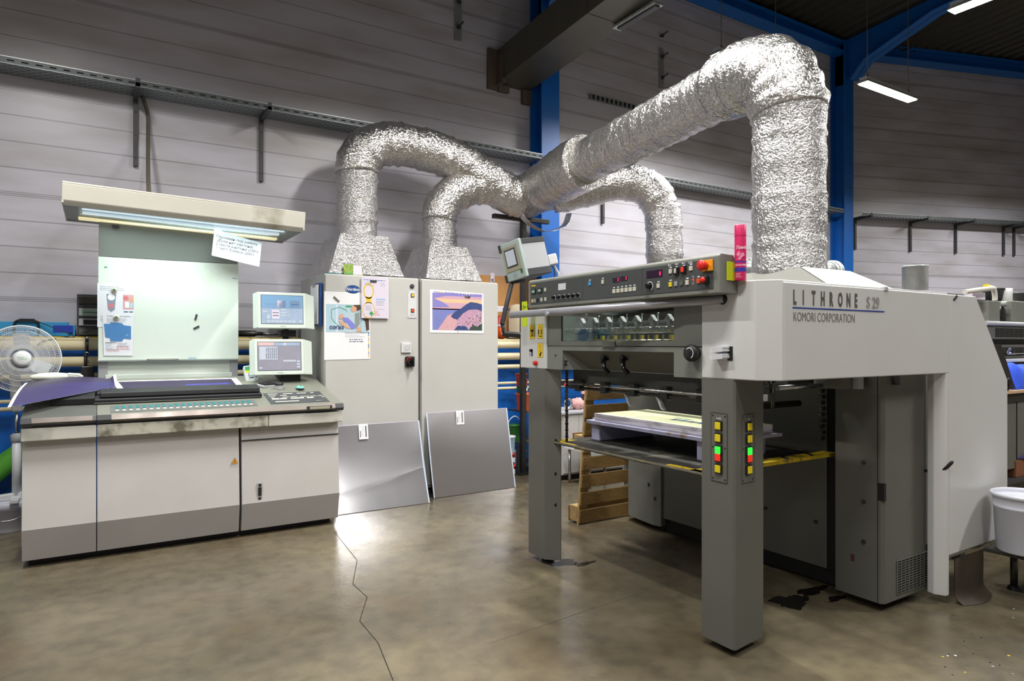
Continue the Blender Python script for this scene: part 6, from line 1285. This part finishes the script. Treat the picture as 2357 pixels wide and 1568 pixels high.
PT.rect(m, .50, .25, .65, .28, 'lcd_green', .0007); m.box(2.917, 2.92, 2.55, 2.95, 1.02, 1.026, 'ink_red')
one('sheet_stack', m, 'stack of pale green printed sheets on the lilac pallet', 'paper stack', bevel=0)
# small things on the press
q = W(1704, 642, 'Y', 2.12); sx_, sy_ = q.x, 2.12; t = thing('spray_can', (sx_, sy_, ZT), 'tall pink antistatic spray can standing on the press casing', 'spray can')
m = MB(); m.lathe((sx_, sy_, ZT+.001), [(0, 0), (.026, 0), (.027, .004), (.027, .205), (.0255, .215)], 'pink', 32); m.build('can', t); m = MB(); m.lathe((sx_, sy_, ZT+.213), [(.0275, 0), (.027, .05), (.024, .055), (0, .056)], 'pink', 32); m.build('cap', t)
m = MB(); m.lathe((sx_, sy_, ZT+.086), [(.0274, 0), (.0274, .007)], 'violet', 32); m.lathe((sx_, sy_, ZT+.042), [(.0274, 0), (.0274, .020)], 'violet', 32); m.build('label_band', t)
fdir = Vector((-sx_, -sy_, 0)).normalized(); ur = Vector((0, 0, 1)).cross(-fdir)*-1; ur = Vector((-fdir.y, fdir.x, 0)); Pc = Pl(Vector((sx_, sy_, ZT))+fdir*.0276, ur, (0, 0, 1))
if Pc.n.dot(fdir) < 0: Pc = Pl(Pc.o, -ur, (0, 0, 1))
m = MB(); pts = [(-.014, .10), (.0, .12), (.012, .135), (.02, .12), (.006, .108), (.0, .098)]; Pc.poly(m, pts, 'pink_light', .0006); Pc.poly(m, [(-.018, .125), (-.008, .14), (.004, .128), (-.01, .112)], 'pink_light', .0006); m.build('label_art', t)
text('Лана', Pc, -.02, .15, .022, 'paper_pure', t, l=.001, sx=.85); text('АНТИСТАТИК', Pc, -.0225, .070, .0085, 'paper_pure', t, l=.001, sx=.8, bold=.0002)
for k in range(3): text(('защита', 'аромат', 'свежесть')[k], Pc, -.02, .031-.008*k, .006, 'paper_pure', t, l=.001)
q = W(1683, 626, 'Y', Ya-.002); m = MB(); m.box(2.545, 2.68, Ya-.006, Ya-.004, ZT+.002, 1.93, 'lime'); one('sticky_note', m, 'lime green note standing beside the pink spray can', 'note', 'lime green notes on the press')
y, z = pf(1206.5, 723, 2.56); m = MB(); m.box(2.56, 2.562, y-.036, y+.030, z-.088, z+.088, 'lime'); sn = one('sticky_note', m, 'lime green note with writing at the far end of the press panel', 'note', 'lime green notes on the press'); text('Ди', PX(2.56), -y-.02, z+.04, .03, 'ink_black', sn, l=.002)
a0 = pf(1650, 805); 
for k, (cy_) in enumerate((805, 821)):
    y, z = pf(1664, cy_, FX); m = MB(); M2 = Matrix.Translation((FX-.006, y, z)) @ Matrix.Rotation(math.radians(-6), 4, 'X')
    mm_ = MB(M2)
    for j in range(8): mm_.box(-.045, .004, -.040+R.uniform(-.003, .003), .038+R.uniform(-.003, .003), -.013+.0032*j, -.0104+.0032*j, 'paper')
    one('card_bundle', mm_, ('upper' if k == 0 else 'lower')+' bundle of white cards tucked into the slot of the press casing', 'paper', 'card bundles in the casing slot')
y, z = pf(1681, 814); m = MB(); P1.rect(m, -y-.016, z-.035, -y+.016, z+.035, 'groove', .002); m.build('card_slot', PR)
# ================================================================ swivelling controller box
q = W(1212, 597, 'Y', 4.15); M = Matrix.Translation(q) @ Matrix.Rotation(math.radians(-13), 4, Vector((SA, CA, 0))) @ Matrix.Rotation(math.radians(-26), 4, 'Z')
M = Matrix.Translation(q) @ Matrix.Rotation(math.radians(-13), 4, Vector((SA, CA, 0))) @ Matrix.Rotation(math.radians(-82), 4, 'Z')
# local: -Y faces the screen side, +X is the white side panel direction
t = thing('controller_box', q, 'tilted grey controller box with a small screen, above the far panel end', 'controller', M=M)
bw, bd_, bh = .11, .115, .135
m = MB(M); m.box(-bw, bw, -bd_, bd_, -bh, bh, 'plastic_grey'); m.build('case', t, .004)
m = MB(M); m.box(-bw-.004, bw+.004, -bd_-.002, bd_+.002, bh-.035, bh+.004, 'charcoal'); m.box(-bw-.004, bw+.004, -bd_-.002, bd_+.002, -bh-.004, -bh+.05, 'charcoal'); m.build('corner_trim', t, .004)
m = MB(M); m.box(-bw-.006, bw+.006, -bd_-.03, -bd_-.002, -bh-.006, bh+.006, 'arm_shell'); fb = m.build('front_frame', t, .006)
m = MB(M); m.box(-.085, .085, -bd_-.034, -bd_-.03, -.075, .11, 'tan_bezel'); m.box(-.062, .062, -bd_-.036, -bd_-.033, -.045, .09, 'charcoal'); m.build('bezel', fb, .002); m = MB(M); m.box(-.05, .05, -bd_-.038, -bd_-.0355, -.033, .078, 'screen_pale'); m.build('screen', fb)
m = MB(M); m.box(-bw-.008, -bw+.02, -bd_-.035, -bd_-.0, bh-.05, bh+.008, 'charcoal'); m.box(-bw-.008, -bw+.02, -bd_-.035, -bd_-.0, -bh-.008, -bh+.05, 'charcoal'); m.build('corner_cap', t, .003)
Pq = Pl(M @ Vector((0, -bd_-.031, -bh+.03)), M.to_3x3() @ Vector((1, 0, 0)), M.to_3x3() @ Vector((0, 0, 1))); m = MB(); Pq.ring(m, .0, 0, .02, .002, 'ink_blue', .002); Pq.rect(m, .07, .0, .09, .03, 'bucket_green', .003); m.build('logo_mark', t); text('Nordson', Pq, -.016, -.004, .010, 'ink_blue', t, l=.002)
m = MB(); a = W(1178, 650, 'Y', 4.2); b = W(1157, 742, 'Y', 4.2); m.tube([M @ Vector((-.08, 0, -bh)), a, b, (b.x, b.y, b.z-.02)], .022, 'charcoal', 4); m.build('arm', t)
m = MB(); m.tube([b, (b.x+.01, 4.2, 1.61), (2.75, 4.115, 1.59)], .022, 'charcoal', 4); m.build('arm_foot', t)
# (the arm foot is bolted to the far casing)
q = W(1272, 597, 'Y', 4.35); M = Matrix.Translation(q) @ Matrix.Rotation(math.radians(-13), 4, Vector((SA, CA, 0))) @ Matrix.Rotation(math.radians(-32), 4, 'Z')
m = MB(M); m.box(-.035, .035, -.03, .03, -.045, .04, 'plastic_white'); m.build('plug', t, .008); m = MB(M); m.box(-.09, -.035, -.02, .02, -.03, -.005, 'plastic_white'); m.box(-.09, -.035, -.02, .02, .005, .02, 'plastic_white'); m.build('plug_bracket', t, .003)
m = MB(); m.tube(spline([M @ Vector((0, 0, -.045)), M @ Vector((.01, 0, -.09)), M @ Vector((.012, 0, -.16)), (q.x+.0, 4.35, 1.80)]), .010, 'plastic_grey', 10); m.tube(spline([M @ Vector((-.02, 0, -.045)), M @ Vector((-.012, 0, -.12)), (q.x-.03, 4.35, 1.78)]), .004, 'black', 6); m.build('cable', t)

# ================================================================ spiral steel pipes behind the riser
t = thing('steel_elbow', (4.6, 3.2, 1.84), 'bare steel pipe elbow running behind the thick foil riser', 'pipe')
a = W(1690, 600, 'Y', 3.6); b = W(1912, 585, 'Y', 3.4); m = MB(); m.tube(spline([(a.x-.06, 3.62, 1.84), (a.x-.05, 3.62, 2.0), (a.x+.04, 3.62, 2.12), (a.x+.2, 3.58, 2.14), (b.x, 3.42, 2.14)], 8), .095, 'galvanised', 28); m.build('pipe', t)
m = MB(); 
for k in range(3): m.tube([(a.x+.12+.02*k, 3.60, 2.14), (a.x+.13+.02*k, 3.60, 2.14)], .099, 'steel', 28)
m.build('seam_ring', t); m = MB(); m.tube([(b.x, 3.42, 2.14), (b.x+.02, 3.417, 2.14), (b.x+.06, 3.41, 2.14), (b.x+.075, 3.41, 2.14)], [.10, .115, .115, .08], 'galvanised', 28); m.build('end_cap', t)
m = MB(); q = W(2106, 668, 'Y', 2.9); m.lathe((q.x, 2.9, 1.845), [(.095, -.02), (.095, .32), (.099, .322), (.099, .334), (.09, .334), (.09, .02)], 'galvanised', 36); m.build if False else None
one('steel_stub', m, 'short open galvanised pipe stub rising from the press top', 'pipe')
m = MB(); q = W(2175, 676, 'Y', 2.6); m.box(5.06, 5.42, 2.45, 2.75, 1.906, 1.922, 'paper_lilac'); one('loose_paper', m, 'pale sheets lying on the press top near the pipe stub', 'paper')
# body of the first printing unit (behind the casing)
m = MB(); m.box(3.95, 5.02, 2.40, 3.98, .13, 1.84, 'press_grey'); m.box(5.04, 5.45, 2.40, 3.98, .13, 1.905, 'press_grey'); m.build('unit_body', PR, .01)
# ================================================================ second printing unit, right edge
t = thing('printing_unit', (7.2, 3.2, 0), 'dark grey printing unit with louvred guards at the right edge of the photo', 'printing press')
UY = 2.55
def ru(px, py, y=UY): q = W(px, py, 'Y', y); return q.x, q.z
ux0 = 5.9; m = MB(); m.box(ux0, 8.6, UY, 4.0, .0, 1.60, 'press_grey'); m.build('body', t, .01)
x0, z1 = ru(2255, 688); x1, z0 = ru(2296, 726); m = MB(); m.box(6.15, x1, UY-.02, 3.6, 1.69, z1-.01, 'press_grey_light'); m.build('end_housing', t, .008)
m = MB(); m.box(6.1, 8.6, UY-.05, 3.9, 1.60, 1.69, 'press_grey_light'); m.build('upper_deck', t, .008)
m = MB(); m.tube([(6.0, UY-.06, 1.70), (8.6, UY-.06, 1.70)], .018, 'plastic_grey', 12); m.build('edge_bar', t)
def louvre(za, zb, nm):
    m = MB(); m.box(6.0, 8.6, UY-.055, UY-.03, za-.012, zb+.012, 'press_grey'); o = m.build(nm, t, .003); 
    for g in range(3):
        xx = 6.18+.78*g; q = MB()
        for c in range(7):
            for r_ in range(5): xa_ = xx+.088*c; zz = za+.006+(zb-za-.012)*r_/5; q.box(xa_, xa_+.078, UY-.0575, UY-.054, zz, zz+(zb-za)/5*.62, 'groove')
        q.build('louvre', o)
louvre(1.585, 1.672, 'upper_guard'); louvre(1.43, 1.515, 'lower_guard')
m = MB(); m.box(5.9, 8.6, UY-.10, UY-.03, 1.385, 1.41, 'plastic_white'); m.build('white_ledge', t, .004); m = MB(); m.box(5.9, 8.6, UY-.07, UY-.02, 1.24, 1.34, 'plastic_grey'); m.build('grey_rail', t, .004)
x0, z0 = ru(2320, 775, UY-.08); m = MB(); m.cyl((x0, UY-.07, 1.455), (x0+.35, UY-.07, 1.455), .008, 'chrome'); m.tube(spline([(x0, UY-.07, 1.46), (x0-.01, UY-.09, 1.49), (x0+.03, UY-.09, 1.495), (x0+.03, UY-.07, 1.46)], 5), .005, 'chrome', 8); m.build('chrome_handle', t)
# motor gap and second housing
x2, _ = ru(2322, 700); m = MB(); m.box(x2, 8.6, UY-.02, 3.6, 1.72, 1.90, 'press_grey_light'); m.build('end_housing', t, .008)
m = MB(); q = ru(2312, 690); m.lathe((q[0], UY+.06, 1.80), [(0, -.05), (.05, -.05), (.055, .05), (.03, .07), (0, .07)], 'dark_steel', 20, (0, 1, 0)); m.lathe((q[0], UY+.0, 1.87), [(0, -.02), (.022, -.02), (.022, .02), (0, .02)], 'board_grey', 16, (0, 1, 0)); m.box(q[0]-.07, q[0]+.07, UY+.02, UY+.3, 1.70, 1.76, 'black'); m.build('motor', t, .003)
a, b = ru(2221, 672), ru(2290, 668); m = MB(); m.tube(spline([(a[0], UY, a[1]), (b[0]-.08, UY, b[1]+.01), (b[0]-.02, UY, b[1]+.0), (b[0], UY, b[1]-.05), (b[0], UY, b[1]-.09)], 6), .02, 'hood_cream', 10); m.build('grab_bar', t)
# tread plate in front, rising edge
a, b = W(2288, 792, 'Y', 2.2), W(2330, 880, 'Y', 2.2); m = MB(); m.prism([(a.x, 2.2, a.z), (a.x+.11, 2.2, a.z), (b.x+.05, 2.2, b.z-.05), (b.x-.08, 2.2, b.z-.05)], (0, .02, 0), 'tread'); one('tread_guard', m, 'dark slanted tread-plate guard right behind the tall white cover', 'guard')
# ink bowls, brushes, papers on the unit
def bowl(x, y, z, r, lab, bm):
    t = thing('ink_tin', (x, y, z), lab, 'tin', 'ink tins on the printing unit'); m = MB(); m.lathe((x, y, z), [(0, 0), (r*.8, 0), (r, .11), (r*1.06, .115), (r*1.06, .13), (r*.9, .13), (r*.78, .02), (0, .02)], 'black', 28); m.build('bowl', t); m = MB(); m.lathe((x, y, z+.09), [(0, 0), (r*.84, 0)], bm, 24); m.build('ink', t)
q = ru(2277, 668, 2.9); bowl(q[0], 2.9, 1.915, .12, 'black ink tin with yellow rim on the left housing of the printing unit', 'yellow'); m = MB(); m.tube([(q[0]-.12, 2.88, 2.065), (q[0]+.08, 2.88, 2.05)], [.022, .014], 'yellow', 10); one('ink_brush', m, 'yellow-handled ink knife lying across the left ink tin', 'ink knife')
q = ru(2357, 672, 2.9); bowl(q[0]+.03, 2.9, 1.91, .11, 'black ink tin cut off by the right edge of the photo', 'rag_pink')
m = MB(); q = ru(2268, 680); m.box(q[0]-.1, q[0]+.12, UY+.05, UY+.1, 1.90, 1.96, 'paper_lilac'); one('label_pack', m, 'pale packet standing under the grab bar of the printing unit', 'packet')
q = ru(2313, 664, 2.8); m = MB(); m.lathe((q[0], 2.8, 1.90), [(0, 0), (.055, 0), (.06, .14), (.055, .145), (0, .145)], 'plastic_white', 20); one('clear_cup', m, 'clear plastic cup between the two ink tins', 'cup')
# table with blue cloth in front of the unit
t = thing('work_table', (6.3, 2.35, 0), 'dark grey tool table with a pale wooden top at the right edge', 'table'); q0 = W(2300, 900, 'Y', 2.22)
m = MB(); m.box(5.12, 6.9, 2.2, 2.5, 1.165, 1.19, 'table_top'); m.build('table_top', t, .004); m = MB(); m.box(5.12, 6.9, 2.23, 2.5, .60, 1.165, 'press_grey'); m.build('cupboard', t, .004); m = MB(); m.box(5.12, 6.9, 2.22, 2.235, 1.10, 1.16, 'tread'); m.build('edge_band', t)
m = MB(); x_ = W(2343, 1000, 'Y', 2.22).x; m.box(x_-.003, x_+.003, 2.225, 2.232, .60, 1.10, 'groove'); m.build('door_gap', t)
m = MB(); m.box(5.12, 6.9, 2.2, 2.5, .50, .53, 'charcoal'); m.build('lower_shelf', t); 
for xx in (5.2, 6.8): m = MB(); m.box(xx-.03, xx+.03, 2.3, 2.36, 0, .6, 'charcoal'); m.build('leg', t)
q = W(2345, 850, 'Y', 2.25); m = MB(); vs = []; N_ = 18; R = random.Random(11)
for j in range(N_+1):
    for i in range(N_+1):
        u, v = i/N_, j/N_; h = .19*(1-(2*v-1)**4)*(.75+.25*math.cos(2.4*(u-.1)))*(min(1, u*5+.55)); vs.append((q.x-.12+u*.7, 2.22+v*.26, 1.195+max(0, h)+.012*math.sin(9*u+4*v)+.008*math.sin(17*u-6*v)))
w = N_+1; m.add(vs, [(j*w+i, j*w+i+1, (j+1)*w+i+1, (j+1)*w+i) for j in range(N_) for i in range(N_)], 'cloth_blue', True); m.add([(x, y, 1.192) for x, y, z in vs], [(j*w+i, (j+1)*w+i, (j+1)*w+i+1, j*w+i+1) for j in range(N_) for i in range(N_)], 'cloth_blue')
for e in range(N_): 
    for (a, b) in ((e, e+1), (e*w, (e+1)*w)): m.quad([vs[a], (vs[a][0], vs[a][1], 1.192), (vs[b][0], vs[b][1], 1.192), vs[b]], 'cloth_blue')
one('blue_cloth', m, 'bright blue work cloth heaped on the wooden table top at the right edge', 'cloth')
q = W(2325, 877, 'Y', 2.19); m = MB(); m.lathe((q.x, 2.205, q.z+.0), [(0, -.012), (.022, -.012), (.026, 0), (.022, .01), (0, .01)], 'black', 20, (0, 1, 0)); m.box(q.x-.006, q.x+.006, 2.2, 2.21, 1.19, q.z, 'black'); one('black_knob', m, 'round black knob at the lower left of the blue cloth', 'knob')
t = thing('tin_box', (5.7, 2.35, .53), 'brown box with a violet patterned lid on the lower table shelf', 'box'); q = W(2328, 1085, 'Y', 2.25); m = MB(); m.box(q.x, q.x+.4, 2.22, 2.45, .531, .66, 'cardboard_dark'); m.build('box', t, .004); m = MB(); m.ball((q.x+.2, 2.33, .67), .24, .13, .03, 'print_violet', jit=.08); m.build('lid_cloth', t)
# step platform, bucket, curved mat
t = thing('step_platform', (5.1, 1.75, 0), 'low tread-plate step with round legs at the foot of the press', 'step'); m = MB(); m.box(4.62, 5.7, 1.58, 1.93, .262, .285, 'tread'); m.build('tread_plate', t, .003)
m = MB(); m.box(4.62, 5.7, 1.575, 1.60, .235, .27, 'tread'); m.build('edge_strip', t)
for (x, y) in ((4.86, 1.86), (4.68, 1.63), (5.6, 1.86), (5.6, 1.63)): m = MB(); m.cyl((x, y, .02), (x, y, .262), .02, 'dark_steel'); m.lathe((x, y, 0), [(.035, 0), (.035, .015), (.02, .03)], 'black', 16); m.build('leg', t)
bx, by = 4.745, 1.76; t = thing('bucket', (bx, by, .286), 'white paint bucket with a rolled rim standing on the step by the press', 'bucket')
m = MB(); m.lathe((bx, by, .286), [(0, 0), (.140, 0), (.143, .006), (.156, .26), (.160, .263), (.160, .275), (.158, .277), (.163, .325), (.172, .33), (.174, .342), (.168, .35), (.158, .345), (.155, .32)], 'bucket_white', 56); m.build('body', t)
m = MB(); m.lathe((bx, by, .286+.325), [(.156, 0), (.12, -.004), (.08, .0), (0, .002)], 'bucket_white', 40); m.build('lid', t); m = MB(); m.lathe((bx-.09, by-.138, .575), [(0, -.012), (.016, -.012), (.018, 0), (.0, .004)], 'steel', 16, (.5, .8, 0)); m.build('handle_lug', t)
m = MB(); N_ = 12; vs = []
for j in range(N_+1):
    v = j/N_; z = .262*(1-v); y = 1.945-.02*math.sin(PI*v)-(.05*max(0, (v-.75)/.25)**2)+.02*math.sin(3*v)
    for i in range(9): u = i/8; vs.append((4.30+.36*u, y-.045*math.sin(PI*u)*(v), max(.003, z+.012*(v > .9)*(1-v))))
m.add(vs, [(j*9+i, (j+1)*9+i, (j+1)*9+i+1, j*9+i+1) for j in range(N_) for i in range(8)], 'rubber_mat', True); m.add([(x, y+.004, z) for x, y, z in vs], [(j*9+i, j*9+i+1, (j+1)*9+i+1, (j+1)*9+i) for j in range(N_) for i in range(8)], 'rubber_mat', True)
one('rubber_flap', m, 'curved brown rubber flap on the floor below the tall white cover', 'flap')
